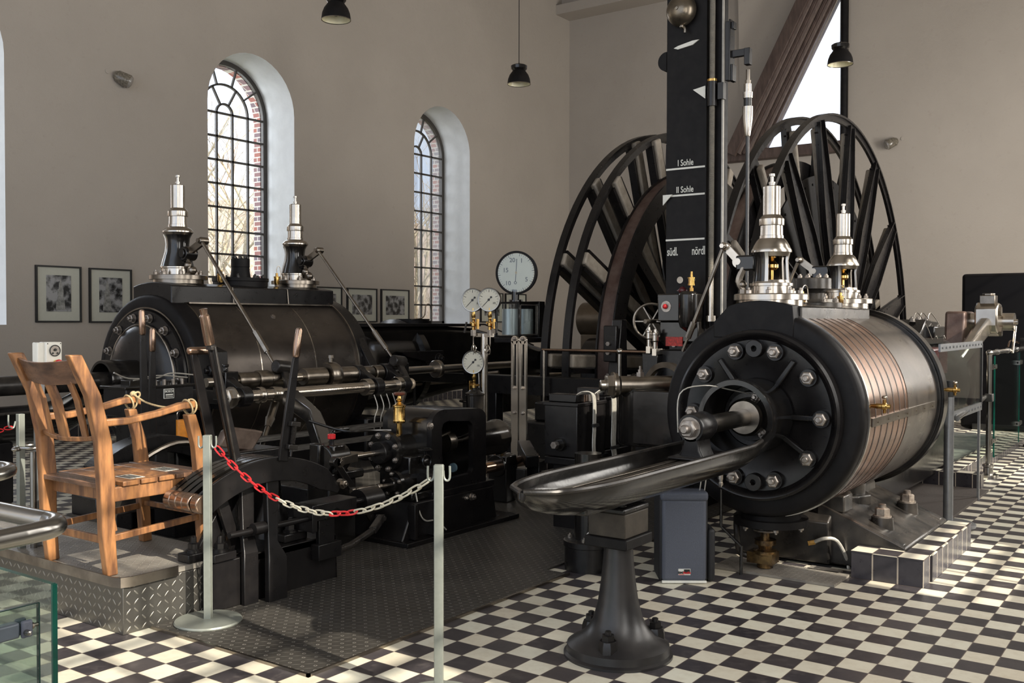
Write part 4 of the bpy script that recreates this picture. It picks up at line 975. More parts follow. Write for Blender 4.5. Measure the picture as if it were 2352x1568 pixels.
# brackets left of the cylinder
mb = M(); mb.prism([(LY-.92, 1.30), (LY-.72, 1.36), (LY-.60, 1.30), (LY-.60, .75), (LY-.95, .75)], lambda a, b_, t: (t, a, b_), 1.56, 1.68); mb.nut((1.56, LY-.84, 1.12), (-1, 0, 0), .05, .05); build('side_bracket', mb, 'black', E_, bevel=.01)
mb = M(); mb.prism([(LY-1.0, 1.05), (LY-.72, 1.45), (LY-.60, 1.40), (LY-.60, .80), (LY-1.0, .80)], lambda a, b_, t: (t, a, b_), 3.60, 3.72); mb.nut((3.60, LY-.78, 1.20), (-1, 0, 0), .05, .05); build('side_bracket', mb, 'black', E_, bevel=.01)
# under the cylinder
mb = M(); mb.bb(1.7, 3.5, LY-.5, LY+.5, 0, .45); build('bed_casting', mb, 'black', E_, bevel=.03)
mb = M(); mb.bb(1.3, 1.52, LY-.85, LY-.45, 0, .5); build('bed_foot', mb, 'black', E_, bevel=.03)
mb = M(); mb.bb(3.65, 3.95, LY-.85, LY-.3, 0, .5); build('bed_foot', mb, 'black', E_, bevel=.03)
grm = simple('grooved_steel_walkway', (.19, .18, .165), .42, .7, 30, c2=(.07, .065, .06), stretch=(.3, 6, 6))
mb = M(); mb.bb(.4, 4.0, 4.62, 4.70, .56, .60); mb.bb(.4, 4.0, 4.45, 4.52, .47, .51); build('bundle_rail', mb, grm, E_)
# crosshead guide, tail of the engine
mb = M(); P = [(3.70, .55), (3.70, 1.50), (4.6, 1.53), (5.6, 1.53), (6.25, 1.50), (7.1, 1.36), (7.9, 1.20), (9.2, 1.10), (9.2, .75), (7.2, .72), (5.8, .66), (4.6, .50)]
mb.prism(P, XZ(), LY-.42, LY+.42); gd = build('crosshead_guide', mb, 'black_gloss', E_, bevel=.08, seg=4)
mb = M(); mb.lathe((0, LY, ZA), (1, 0, 0), [(3.72, .78), (3.9, .62), (4.2, .55), (5.0, .53), (5.02, .60), (5.12, .60), (5.14, .5)], 56); build('guide_barrel', mb, 'black_gloss', gd)
mb = M(); mb.bb(3.9, 6.3, LY-.46, LY+.46, 1.525, 1.55); mb.tube([(3.9, LY-.45, 1.56), (6.4, LY-.45, 1.55), (7.6, LY-.45, 1.24)], .012, 6); build('guide_cover', mb, 'black_matt', gd, bevel=.006)
mb = M(); mb.lathe((5.3, LY-.1, 1.55), (0, 0, 1), [(0, 0), (0, .25), (.05, .25), (.05, .22), (.075, .22), (.075, 0)], 32); lid = build('inspection_lid', mb, 'black_matt', gd)
mb = M(); mb.tube([(5.0, LY-.35, 1.62), (5.25, LY-.33, 1.65), (5.33, LY-.3, 1.80), (5.42, LY-.3, 1.80), (5.45, LY-.3, 1.63)], .008, 6, 4); build('oil_pipe', mb, 'steel', lid)
mb = M(); mb.prism([(4.5, 1.22), (5.3, 1.22), (5.3, 1.02), (5.05, .95), (4.95, 1.1), (4.6, 1.16)], XZ(), LY-.62, LY-.40); mb.nut((5.2, LY-.62, 1.12), (0, -1, 0), .05, .05); build('guide_bracket', mb, 'black', gd, bevel=.01)
mb = M(); mb.bb(6.9, 9.2, LY-.35, LY+.35, .28, .8); build('engine_bed', mb, 'black', E_, bevel=.02)
mb = M(); mb.tube([(4.4, LY-.50, .80), (9.0, LY-.50, .80)], .02, 8); mb.tube([(4.5, LY-.5, .70), (4.7, LY-.55, .84), (5.3, LY-.55, .86), (5.5, 5.3, .95)], .025, 8, 4); build('side_pipe', mb, 'steel_dark', E_)
for (x, y) in ((3.62, 5.05), (4.9, 5.3)):
    mb = M(); mb.torus((x, y, .63), (0, 0, 1), .11, .012, 28, 8); mb.cyl((x, y, .63), (x, y, .93), .015, n=10)
    for a in (0, 60, 120): mb.bar((x-.11*cos(rad(a)), y-.11*sin(rad(a)), .63), (x+.11*cos(rad(a)), y+.11*sin(rad(a)), .63), .014, .008)
    build('hand_wheel', mb, 'black_gloss', E_)
# ================================================================ WINDING WHEELS
SX = 7.95
def bobbin(y0, y1, label, a0, brake_y, disc_y=None):
    t = thing('winding_bobbin', label, 'winding wheel', (SX, (y0+y1)/2, ZA), 'winding bobbins on one shaft')
    c = (SX, 0, ZA)
    wood = brake_y < y0
    for y in (y0, y1):
        mb = M(); mb.ring(c, (0, 1, 0), 3.03, 3.12, y-.018, y+.018, 120); mb.ring(c, (0, 1, 0), 3.10, 3.125, y-.045, y+.045, 120); build('rim', mb, 'black', t)
    for k in range(16):
        a = rad(a0+22.5*k); ca, sa = cos(a), sin(a)
        if sa < -.35: continue
        P3 = lambda r, w, y: (SX+ca*r-sa*w, y, ZA+sa*r+ca*w)
        prof = [(.5, .11), (1.9, .20), (2.5, .15), (3.06, .085)]
        for y, sgn in ((y0, 1), (y1, -1)):
            mb = M(); poly = [(r, w) for r, w in prof]+[(r, -w) for r, w in reversed(prof)]
            if wood:
                for s_ in (-1, 1): mb.prism([(.5, s_*.10), (3.03, s_*.085), (3.03, s_*.135), (.5, s_*.17)], lambda r, w, q: P3(r, w, q), y-.05, y+.05)
            else: mb.prism(poly, lambda r, w, q: P3(r, w, q), y-.012, y+.012)
            for s_ in (() if wood else (-1, 1)):
                for (ra, wa), (rb, wb) in zip(prof, prof[1:]):
                    mb.bar(P3(ra, s_*wa*.9, y-sgn*.03), P3(rb, s_*wb*.9, y-sgn*.03), .05, .014, (0, 1, 0))
            for r in ([] if wood else [.7+.14*i for i in range(17)]):
                w = .12 if r < 1.2 else .13; q = P3(r, w*.8, y); mb.cyl((q[0], y-.018, q[2]), (q[0], y+.018, q[2]), .011, n=6)
            am = build('arm', mb, 'black', t)
            mb = M(); rr_ = (.6, 3.09) if wood else (1.2, 2.98); yy = y-.04 if wood else y+sgn*.055; mb.bar(P3(rr_[0], 0, yy), P3(rr_[1], 0, yy), .15 if wood else .10, .09 if wood else .07, (ca*0-sa, 0, ca)); build('lining_board', mb, 'wood_grey', am, bevel=.02)
    mb = M(); mb.ring(c, (0, 1, 0), .162, .75, y0-.06, y1+.06, 64); mb.ring(c, (0, 1, 0), .162, .4, y0-.25, y1+.25, 48); build('hub', mb, 'black', t)
    s_ = 1 if brake_y > y1 else -1
    mb = M(); mb.ring(c, (0, 1, 0), 2.36, 2.57, brake_y-.09, brake_y+.09, 120); bd = build('brake_drum', mb, 'brake', t)
    mb = M(); mb.ring(c, (0, 1, 0), 2.34, 2.60, brake_y-.11, brake_y-.088, 120); mb.ring(c, (0, 1, 0), 2.34, 2.60, brake_y+.088, brake_y+.11, 120); build('drum_edge', mb, 'black', bd)
    mb = M()
    for k in range(8):
        a = rad(a0+11+45*k); mb.bar((SX+.5*cos(a), brake_y, ZA+.5*sin(a)), (SX+2.4*cos(a), brake_y, ZA+2.4*sin(a)), .14, .10, (-sin(a), 0, cos(a)))
    mb.ring(c, (0, 1, 0), .162, .6, brake_y-.1, brake_y+.1, 48); build('drum_spokes', mb, 'black', bd)
    if disc_y:
        mb = M(); mb.ring(c, (0, 1, 0), .5, 2.40, disc_y-.01, disc_y+.01, 96)
        for k in range(56):
            a = 2*PI*k/56
            for r in (2.3, 1.7): mb.cyl((SX+r*cos(a), disc_y-.022, ZA+r*sin(a)), (SX+r*cos(a), disc_y, ZA+r*sin(a)), .016, n=6)
        build('web_plate', mb, 'black_matt', t)
    return t
bobbin(3.88, 4.17, 'left winding bobbin with wood-lined arms, rising left of the tall black indicator', -2.5, 3.70)
bobbin(1.80, 2.17, 'right winding bobbin with riveted arms, rising in front of the triangular opening', 17, 2.36, 2.0)
mb = M(); mb.cyl((SX, .55, ZA), (SX, 6.2, ZA), .16, n=40); o = build('winding_shaft', mb, 'worn_iron'); tag(o, 'thick horizontal shaft carrying both winding bobbins', 'shaft')
for y, lab in ((5.2, 'shaft bearing pedestal left of the left winding bobbin'), (3.0, 'shaft bearing pedestal between the two winding bobbins'), (1.15, 'shaft bearing pedestal between right bobbin and crank')):
    b_ = thing('bearing_pedestal', lab, 'bearing', (SX, y, 0), 'bearings of the winding shaft')
    mb = M(); mb.prism([(SX-.55, 0), (SX+.55, 0), (SX+.35, .75), (SX+.30, 1.02), (SX-.30, 1.02), (SX-.35, .75)], XZ(), y-.2, y+.2); build('pedestal', mb, 'black', b_, bevel=.02)
    mb = M(); mb.ring((SX, y, ZA), (0, 1, 0), .165, .33, -.22, .22, 40); build('bearing_cap', mb, 'black_gloss', b_)
# brown round motor / barrel left of the left bobbin
mb = M(); mb.cyl((8.3, 5.35, 1.62), (8.3, 5.75, 1.62), .26, n=40); mb.bb(8.1, 8.5, 5.4, 5.7, 0, 1.4); o = build('brake_barrel', mb, simple('bronze_brown', (.14, .105, .07), .35, .6, 6), bevel=.01); tag(o, 'brown metal barrel seen between the spokes left of the left bobbin', 'barrel')
# brake posts and tie beams in front of the bobbins
for y, lab in ((3.42, 'black brake post beside the brown band of the left bobbin'), (2.62, 'black brake post behind the tall indicator')):
    b_ = thing('brake_post', lab, 'brake', (5.1, y, 0), 'brake posts')
    mb = M(); mb.prism([(5.0, 0), (5.30, 0), (5.3, 1.0), (5.28, 1.62), (5.16, 1.62), (5.06, 1.0)], XZ(), y-.07, y+.05); mb.bb(5.0, 5.06, y-.09, y+.07, 1.15, 1.55); build('post', mb, 'black', b_, bevel=.01)
    mb = M()
    for z in (.9, 1.0, 1.25, 1.35): mb.cyl((4.97, y, z), (5.0, y, z), .025, n=6)
    build('bolts', mb, 'nut', b_)
mb = M(); mb.bb(4.64, 4.78, 1.2, 5.0, .78, .98); mb.bb(4.64, 4.78, 1.2, 5.0, .0, .35); mb.bb(4.64, 4.78, 4.7, 5.0, .35, .78); mb.bb(4.64, 4.78, 1.2, 1.5, .35, .78); o = build('tie_beam', mb, 'black', bevel=.01); tag(o, 'long low black beam crossing in front of both bobbins', 'beam')
hr = thing('handrail', 'thin copper-coloured handrail in front of the left winding bobbin', 'handrail', (4.6, 3.2, 0))
mb = M(); mb.tube([(4.55, 4.0, 1.285), (4.55, 2.50, 1.285)], .014, 10); build('rail', mb, 'brown_handle', hr)
for y in (2.52, 3.03):
    mb = M(); mb.cyl((4.55, y, 0), (4.55, y, 1.27), .022, n=14); mb.sphere((4.55, y, 1.285), .035, 8); build('post', mb, 'steel', hr)
mb = M(); mb.cyl((4.55, 3.98, 0), (4.55, 3.98, 1.28), .016, n=10); build('post', mb, 'steel', hr)
mb = M(); mb.bar((3.0, 2.7, .50), (4.4, 2.75, .98), .20, .05, (0, 0, 1)); mb.bb(4.2, 4.3, 2.70, 2.78, 0, .85); o = build('sloping_beam', mb, 'worn_iron', bevel=.008); tag(o, 'worn sloping iron beam behind the black control boxes', 'beam')
mb = M(); mb.bb(4.0, 4.48, 3.4, 3.9, .0, .55); mb.bb(4.1, 4.4, 3.5, 3.8, .55, .75); o = build('foundation_block', mb, 'black', bevel=.02); tag(o, 'black iron block behind the slotted bars', 'machine base')

# ================================================================ DEPTH INDICATOR TOWER
TX = 3.5
tw = thing('depth_indicator', 'tall black shaft depth indicator board with white level lines and lettering', 'indicator', (TX+.1, 1.78, 0))
mb = M(); mb.bb(TX, TX+.16, 1.588, 1.972, 1.40, 4.62); pn = build('board', mb, 'black_matt', tw, bevel=.004)
mb = M()
for z in (2.945, 2.71, 2.32): mb.bb(TX-.004, TX, 1.60, 1.972, z-.008, z+.008)
build('level_line', mb, 'white', pn)
AR, AU = (0, -1, 0), (0, 0, 1)
text('lettering', 'I Sohle', .078, (TX-.003, 1.785, 2.992), AR, AU, 'white', pn, bold=.0006, sx=.72)
text('lettering', 'II Sohle', .078, (TX-.003, 1.79, 2.757), AR, AU, 'white', pn, bold=.0006, sx=.72)
text('lettering', 'südl.', .105, (TX-.003, 1.905, 2.215), AR, AU, 'white', pn, bold=.0012, sx=.56)
text('lettering', 'nördl', .105, (TX-.003, 1.656, 2.215), AR, AU, 'white', pn, bold=.0012, sx=.56)
mb = M(); mb.prism([(1.90, 4.005), (1.86, 4.02), (1.72, 4.045), (1.66, 4.045), (1.72, 4.01), (1.86, 3.99)], YZ(), TX-.012, TX); build('white_needle', mb, 'white', tw)
mb = M(); mb.prism([(1.99, 2.72), (1.90, 2.72), (1.99, 2.63)], YZ(), TX-.03, TX-.02); build('white_pointer', mb, 'white', tw)
mb = M(); mb.prism([(1.70, 3.61), (1.585, 3.63), (1.585, 3.52)], YZ(), TX-.04, TX-.03); build('white_pointer', mb, 'white', tw)
be = M(); be.lathe((TX-.02, 1.81, 4.31), (-1, 0, 0), [(0, .13), (.02, .138), (.06, .13), (.10, .10), (.125, .05), (.13, .02), (.14, .02), (.145, 0)], 48); bell = build('bell', be, simple('tarnished_bell_bronze', (.25, .21, .16), .3, .9, 5, c2=(.13, .11, .085)), tw)
mb = M(); mb.tube([(TX-.06, 1.80, 4.17), (TX-.06, 1.77, 4.15), (TX-.06, 1.77, 4.11)], .012, 8, 3); mb.sphere((TX-.06, 1.80, 4.17), .02, 8); build('bell_clapper', mb, 'steel_dark', bell)
mb = M(); mb.cyl((TX+.05, 2.0, 3.92), (TX+.12, 2.0, 3.92), .085, n=28); mb.bb(TX+.05, TX+.12, 1.96, 2.0, 3.83, 4.0); build('side_lobe', mb, 'black_matt', tw)
mb = M(); mb.bb(TX+.03, TX+.13, 1.45, 1.56, 1.5, 4.62); build('screw_housing', mb, 'black_matt', tw)
mb = M(); prof = []
for i in range(330): z = 1.98+i*.008; prof += [(z, .026), (z+.004, .020)]
mb.lathe((TX-.02, 1.530, 0), (0, 0, 1), prof, 12); build('lead_screw', mb, 'screw_grey', tw)
mb = M(); mb.cyl((TX-.02, 1.530, 1.60), (TX-.02, 1.530, 1.98), .026, n=18); mb.ring((TX-.02, 1.53, 1.60), (0, 0, 1), 0, .045, 0, .05, 20); build('screw_journal', mb, 'steel', tw)
mb = M(); mb.bb(TX-.005, TX+.01, 1.432, 1.448, 1.6, 4.4); build('side_strip', mb, 'screw_grey', tw)
mb = M(); mb.cyl((TX-.02, 1.53, 3.45), (TX-.02, 1.53, 3.66), .042, n=20); mb.bb(TX-.04, TX+.02, 1.42, 1.47, 3.50, 3.64); nn = build('travelling_nut', mb, 'black', tw)
mb = M(); mb.cyl((TX-.02, 1.53, 3.66), (TX-.02, 1.53, 3.68), .045, n=16); build('nut_bush', mb, 'brass', nn)
mb = M(); mb.bb(TX-.03, TX+.03, 1.37, 1.41, 3.65, 4.15); mb.bb(TX-.05, TX+.05, 1.355, 1.37, 3.64, 4.16); mb.bb(TX-.06, TX+.06, 1.34, 1.45, 4.36, 4.55); mb.bb(TX-.03, TX+.03, 1.33, 1.38, 4.08, 4.14); mb.bb(TX-.04, TX+.04, 1.335, 1.37, 3.64, 3.78); mb.bb(TX-.02, TX+.02, 1.23, 1.41, 3.84, 3.90); mb.bb(TX-.03, TX+.03, 1.19, 1.24, 3.76, 3.90); build('tappet_bracket', mb, 'black', tw, bevel=.004)
lk = thing('governor_link', 'thin vertical rod with polished couplings right of the tall black indicator', 'rod', (TX, 1.215, 1.5))
q = (TX, 1.215, 0)
mb = M(); mb.lathe(q, (0, 0, 1), [(3.56, 0), (3.56, .022), (3.63, .028), (3.63, .018), (3.72, .018), (3.72, 0)], 8); build('clevis', mb, 'steel_dark', lk)
mb = M(); mb.lathe(q, (0, 0, 1), [(3.48, 0), (3.48, .040), (3.53, .042), (3.53, .032), (3.60, .032), (3.60, 0)], 28); build('coupling', mb, 'steel', lk)
mb = M(); mb.lathe(q, (0, 0, 1), [(3.40, .034), (3.48, .034)], 28); build('coupling_band', mb, 'black_gloss', lk)
mb = M(); mb.lathe(q, (0, 0, 1), [(3.16, 0), (3.16, .020), (3.17, .024), (3.30, .042), (3.36, .044), (3.41, .044), (3.41, 0)], 28); build('cone_coupling', mb, 'steel', lk)
mb = M(); mb.cyl((TX, 1.215, 1.3), (TX, 1.215, 3.17), .016, n=14); build('rod', mb, 'black_gloss', lk)
# apparatus at the foot of the tower
mb = M(); mb.bb(TX-.10, TX+.25, 1.52, 1.99, 0, 1.35); bs = build('base_cabinet', mb, 'black', tw, bevel=.01)
mb = M(); mb.bb(TX-.16, TX, 1.60, 1.97, 1.60, 1.84); mb.lathe((TX-.13, 1.69, 0), (0, 0, 1), [(1.50, 0), (1.55, .07), (1.60, .085), (1.84, .085), (1.86, .06), (1.86, 0)], 28); mb.bb(TX-.12, TX, 1.6, 1.97, 1.42, 1.60); sb = build('switch_case', mb, 'black_gloss', tw, bevel=.01)
mb = M(); mb.cyl((TX-.165, 1.885, 1.73), (TX-.155, 1.885, 1.73), .048, n=28); build('push_button_plate', mb, 'nut', sb)
mb = M(); mb.sphere((TX-.175, 1.89, 1.73), .022, 8); build('push_button', mb, 'red', sb)
mb = M(); mb.lathe((TX-.13, 1.66, 1.84), (0, 0, 1), [(0, 0), (0, .02), (.05, .02), (.05, .012), (.07, .012), (.07, .032), (.085, .032), (.085, .028), (.13, .028), (.13, .034), (.14, .034), (.145, .012), (.19, .010), (.19, 0)], 18); build('oil_cup', mb, 'brass', sb)
mb = M(); mb.sphere((TX-.10, 1.76, 1.87), .035, 10); mb.bar((TX-.10, 1.81, 1.87), (TX-.10, 1.71, 1.87), .01, .01); build('knob', mb, simple('dark_red_knob', (.09, .01, .015), .2), sb)
for y in (1.83, 1.715):
    mb = M(); mb.cyl((TX-.006, y, 1.965), (TX+.004, y, 1.965), .03, n=20); build('sight_hole', mb, 'steel_dark', sb)
mb = M(); mb.bb(TX-.13, TX-.12, 1.745, 1.905, 1.385, 1.465); build('red_plate', mb, 'red_sign', tw)
mb = M(); mb.torus((TX-.1, 2.06, 1.60), (-.9, -.4, 0), .155, .012, 40, 8); mb.cyl((TX-.22, 2.06, 1.60), (TX, 2.02, 1.60), .02, n=10)
for a in (0, 60, 120): 
    mb.bar((TX-.1-.15*cos(rad(a))*.4, 2.06+.15*cos(rad(a))*.9, 1.6-.15*sin(rad(a))), (TX-.1+.15*cos(rad(a))*.4, 2.06-.15*cos(rad(a))*.9, 1.6+.15*sin(rad(a))), .014, .01)
build('hand_wheel', mb, 'steel_dark', tw)
for y, z0 in ((2.03, 1.38), (1.97, 1.36)):
    mb = M(); mb.lathe((TX-.2, y, z0), (0, 0, 1), [(0, 0), (0, .022), (.06, .022), (.07, .03), (.12, .03), (.125, .035), (.14, .035), (.145, .015), (.17, .012), (.17, 0)], 14); mb.bb(TX-.22, TX-.1, y-.02, y+.02, z0-.06, z0); build('lubricator', mb, 'steel', tw)
mb = M(); mb.bb(TX-.2, TX-.05, 1.95, 2.1, 1.0, 1.32); build('side_bracket', mb, 'black', tw, bevel=.01)
# slotted bars
lb = thing('slotted_links', 'pair of worn steel slotted bars standing upright under the glass display box', 'rod', (3.6, 3.62, 0))
for x, y in ((3.60, 3.69), (3.60, 3.59)):
    mb = M()
    mb.bb(x-.012, x+.012, y-.042, y-.018, .95, 1.40); mb.bb(x-.012, x+.012, y+.018, y+.042, .95, 1.40); mb.bb(x-.012, x+.012, y-.042, y+.042, .12, .95)
    mb.lathe((x, y, 1.40), (1, 0, 0), [(-.012, .018), (-.012, .042), (.012, .042), (.012, .018)], 24, closed=True, a0=-PI/2, a1=PI/2) if False else mb.cyl((x-.012, y, 1.41), (x+.012, y, 1.41), .042, n=28)
    b_ = build('slotted_bar', mb, 'steel', lb)
    for z in (1.42, .93, .68):
        mb = M(); mb.nut((x-.012, y, z), (-1, 0, 0), .016, .022); build('nut', mb, 'nut', b_)
mb = M(); mb.bb(3.5, 3.75, 3.5, 3.78, 0, .14); build('base_block', mb, 'black', lb, bevel=.01)

# ================================================================ GAUGES
def dial(parent, c, nrm, r, depth, marks, big=False):
    c = Vector(c); n = Vector(nrm).normalized(); rt_ = Vector((0, 0, 1)).cross(n).normalized(); up_ = n.cross(rt_)
    case = M(); case.lathe(c-n*depth, n, [(0, 0), (0, r*.92), (depth*.1, r*.96), (depth*.85, r*.97), (depth*.88, r), (depth, r), (depth*1.04, r*.97), (depth*1.02, r*.90), (depth*.9, r*.89)], 56)
    cs_ = build('gauge_case', case, 'black_matt' if big else 'chrome', parent)
    mb = M(); mb.cyl(c-n*depth*.3, c-n*depth*.06, r*.91, n=56); fc = build('dial_face', mb, 'dial', parent)
    f = c-n*depth*.055+n*.0005
    mb = M()
    P = lambda a, q: f+rt_*(sin(a)*q)+up_*(cos(a)*q)
    for a, q0, q1, w in marks: mb.bar(P(rad(a), r*q0), P(rad(a), r*q1), w*r, .0012, P(rad(a+90), 1)-f)
    build('scale_marks', mb, 'ink', fc)
    return f, rt_, up_, n, P, fc
g = thing('gauge_stand', 'steel pipe stand with three round pressure gauges and brass cocks', 'pressure gauges', (3.45, 3.965, 0))
gy = 3.965
mb = M(); mb.cyl((3.45, gy, .0), (3.45, gy, 1.47), .036, n=24); mb.bb(3.42, 3.48, gy-.10, gy+.12, 1.44, 1.475); build('column', mb, 'steel', g)
mb = M(); mb.cyl((3.45, gy, 0), (3.45, gy, .04), .11, n=28); build('foot', mb, 'black', g)
NR = (-.965, -.26, 0)
for (y, z) in ((4.065, 1.81), (3.858, 1.812), (4.055, 1.185)):
    mk = [(a, .72 if i % 4 else .62, .84, .02 if i % 4 else .04) for i, a in enumerate(range(-135, 136, 17))]
    f, r_, u_, n_, P, fc = dial(g, (3.38, y, z), NR, .120, .07, mk)
    mb = M(); mb.bar(P(rad(225), .082), P(rad(45), .035), .006, .002, n_.cross(P(rad(225), 1)-f)); mb.cyl(f, f+n_*.004, .012, n=14); mb.cyl(P(rad(45), .035), P(rad(45), .035)+n_*.003, .011, n=10); build('needle', mb, 'ink', fc)
    text('numerals', '10', .030, P(rad(122), .066)+n_*.001, r_, u_, 'ink', fc)
    mb = M(); mb.cyl((3.40, y, z-.19), (3.40, y, z-.08), .016, n=12); mb.lathe((3.40, y, z-.30), (0, 0, 1), [(0, 0), (0, .018), (.03, .018), (.04, .026), (.07, .026), (.08, .016), (.12, .016), (.13, .022), (.16, .022), (.16, 0)], 8); mb.bar((3.40, y-.05, z-.23), (3.40, y+.04, z-.23), .02, .02); mb.bb(3.385, 3.415, y-.06 if z > 1.5 else y+.04, y-.045 if z > 1.5 else y+.055, z-.29, z-.19); build('brass_cock', mb, 'brass', g)
    if z > 1.5:
        s_ = 1 if y > 4 else -1
        mb = M(); mb.bar((3.39, y+s_*.08, z-.22), (3.38, y+s_*.10, z-.33), .018, .012); build('cock_lever', mb, 'worn_iron', g)
        mb = M(); mb.cyl((3.40, y, z-.36), (3.40, y, z-.30), .03, n=6); build('union', mb, 'nut', g)
        mb = M(); mb.tube([(3.40, y, 1.45), (3.40, y, 1.34), (3.38, y-s_*.03, 1.28), (3.38, y-s_*.05, 1.33), (3.38, y-s_*.01, 1.36), (3.39, y+s_*.01, 1.28), (3.42, gy+s_*.05, 1.14), (3.43, gy+s_*.045, .2)], .0065, 6, 5); build('pipe_coil', mb, 'steel', g)
mb = M(); mb.lathe((3.38, 4.03, 0), (0, 0, 1), [(.62, 0), (.62, .05), (.64, .09), (.85, .092), (.86, .10), (.875, .10), (.89, .07), (.91, .05), (.91, .03), (.93, .03), (.93, 0)], 36); build('condensate_pot', mb, 'black_gloss', g)
mb = M(); mb.cyl((3.40, 4.02, .30), (3.40, 4.02, .64), .035, n=16); build('pot_pipe', mb, 'steel_dark', g)
# big dial on glass display box
b_ = thing('speed_recorder', 'black glazed recorder box with metal drums and the big white dial on top', 'instrument', (4.9, 4.58, 0))
x0, x1, y0, y1, z0, z1 = 4.70, 5.16, 4.42, 4.76, 1.41, 1.82
mb = M(); w = .022
for x in (x0, x1-w):
    for y in (y0, y1-w): mb.bb(x, x+w, y, y+w, z0, z1)
for z in (z0, z1-w): mb.bb(x0, x1, y0, y1, z, z+w)
build('frame', mb, 'black_gloss', b_, bevel=.003)
mb = M(); mb.bb(x0+.02, x1-.05, y0+.003, y0+.006, z0+.02, z1-.02); mb.bb(x0+.003, x0+.006, y0+.02, y1-.02, z0+.02, z1-.02); build('pane', mb, 'glass', b_)
mb = M(); mb.bb(x1-.07, x1+.05, y0-.012, y1, z0-.02, z1+.01); build('door_post', mb, 'black_gloss', b_, bevel=.004)
mb = M(); mb.bb(x0+.02, x0+.03, y0-.006, y0, z0+.03, z1-.03); mb.bb(x1-.10, x1-.09, y0-.006, y0, z0+.03, z1-.03); mb.bb(x0+.02, x1-.09, y0-.006, y0, z1-.04, z1-.03); mb.bb(x0+.02, x1-.09, y0-.006, y0, z0+.03, z0+.04); build('silver_edge', mb, 'nut', b_)
for x, y, r in ((4.84, 4.64, .10), (4.99, 4.54, .095)):
    mb = M(); mb.cyl((x, y, z0+.03), (x, y, z0+.33), r, n=40); build('recording_drum', mb, 'grey_can', b_)
mb = M(); mb.bb(x0-.02, x1+.03, y0-.02, y1, z0-.06, z0); mb.bb(4.88, 4.98, 4.5, 4.66, .0, z0); mb.bb(4.75, 5.1, 4.4, 4.75, 0, .1); build('stand', mb, 'black', b_, bevel=.008)
mb = M(); mb.cyl((4.82, 4.56, 1.82), (4.82, 4.56, 1.96), .045, n=24); mb.cyl((4.82, 4.56, 1.82), (4.82, 4.56, 1.84), .07, n=24); build('dial_neck', mb, 'black_gloss', b_)
mk = []
vals = []
for i in range(48): 
    a = 12+i*336/47; mk.append((a, .80 if i % 5 else .76, .90, .012 if i % 5 else .022))
f, r_, u_, n_, P, fc = dial(b_, (4.79, 4.53, 2.155), (-.965, -.26, 0), .252, .08, mk, True)
for s_, a, q in (('1', 26, .60), ('5', 122, .60), ('10', 219, .62), ('15', 283, .52), ('20', 342, .60)): text('numerals', s_, .072, P(rad(a), .252*q)+n_*.001, r_, u_, 'ink', fc, bold=.0006)
mb = M(); mb.bar(P(rad(3), .16), P(rad(184), .10), .008, .002, P(rad(90), 1)-f); mb.ring(P(rad(184), .115)-n_*.0, n_, .010, .017, 0, .003, 18); build('needle', mb, 'ink', fc)
mb = M(); mb.torus(f+n_*.002, n_, .010, .0025, 16, 6); build('needle_hub', mb, 'brass', fc)
mb = M(); mb.cyl(f+n_*.012, f+n_*.013, .22, n=48); build('dial_glass', mb, 'glass', fc)

# ================================================================ CONTROL BOXES (batteries of oil pumps)
def lube_box(loc, label, s, wires=True):
    x, y, z = loc; t = thing('control_box', label, 'lubricator', (x, y, 0), 'black lubricator boxes')
    X, Y, Z = s
    mb = M(); mb.bb(x, x+X, y, y+Y, z, z+Z); bx = build('tank', mb, 'black', t, bevel=.008)
    mb = M(); mb.bb(x-.01, x+X+.01, y-.01, y+Y+.01, z+Z-.03, z+Z); mb.bb(x+.03, x+X*.35, y+.03, y+Y-.02, z+Z, z+Z+.06); build('lid', mb, 'black', bx, bevel=.006)
    mb = M(); mb.lathe((x-.001, y+Y*.5, z+.10), (-1, 0, 0), [(0, 0), (0, .05), (.03, .05), (.03, .035), (.07, .035), (.07, 0)], 24); hb = build('drive_boss', mb, 'black_gloss', bx)
    mb = M(); mb.lathe((x-.07, y+Y*.5, z+.10), (-1, 0, 0), [(0, 0), (0, .028), (.03, .028), (.03, 0)], 6); build('nut', mb, 'nut', hb)
    for i in range(6):
        xx = x+X*.38+i*X*.1; mb = M(); mb.cyl((xx, y+.04, z+Z), (xx, y+.04, z+Z+.05), .012, n=8); mb.cyl((xx, y+.09, z+Z), (xx, y+.09, z+Z+.045), .012, n=8); build('pump_element', mb, 'brown_handle' if i < 2 else 'nut', bx)
    return t
t = lube_box((1.90, 1.90, .56), 'near black control box with pale wires over its edge, left of the copper-banded engine', (.42, .30, .42))
mb = M(); mb.bb(1.88, 2.40, 1.88, 2.22, .38, .44); mb.bb(1.90, 2.38, 1.9, 2.2, .5, .555); mb.bb(1.95, 2.3, 1.95, 2.15, 0, .5); build('stand', mb, 'black', t, bevel=.006)
t2 = lube_box((2.36, 1.93, .58), 'farther black control box behind the first, beside the black bracket', (.42, .30, .42))
mb = M(); mb.bb(2.35, 2.8, 1.93, 2.2, .5, .57); mb.bb(2.4, 2.7, 1.98, 2.15, 0, .5); build('stand', mb, 'black', t2, bevel=.006)
wr_ = thing('pipe_bundle', 'bundles of pale thin pipes bent over the two black control boxes', 'pipes', (2.2, 1.86, .3))
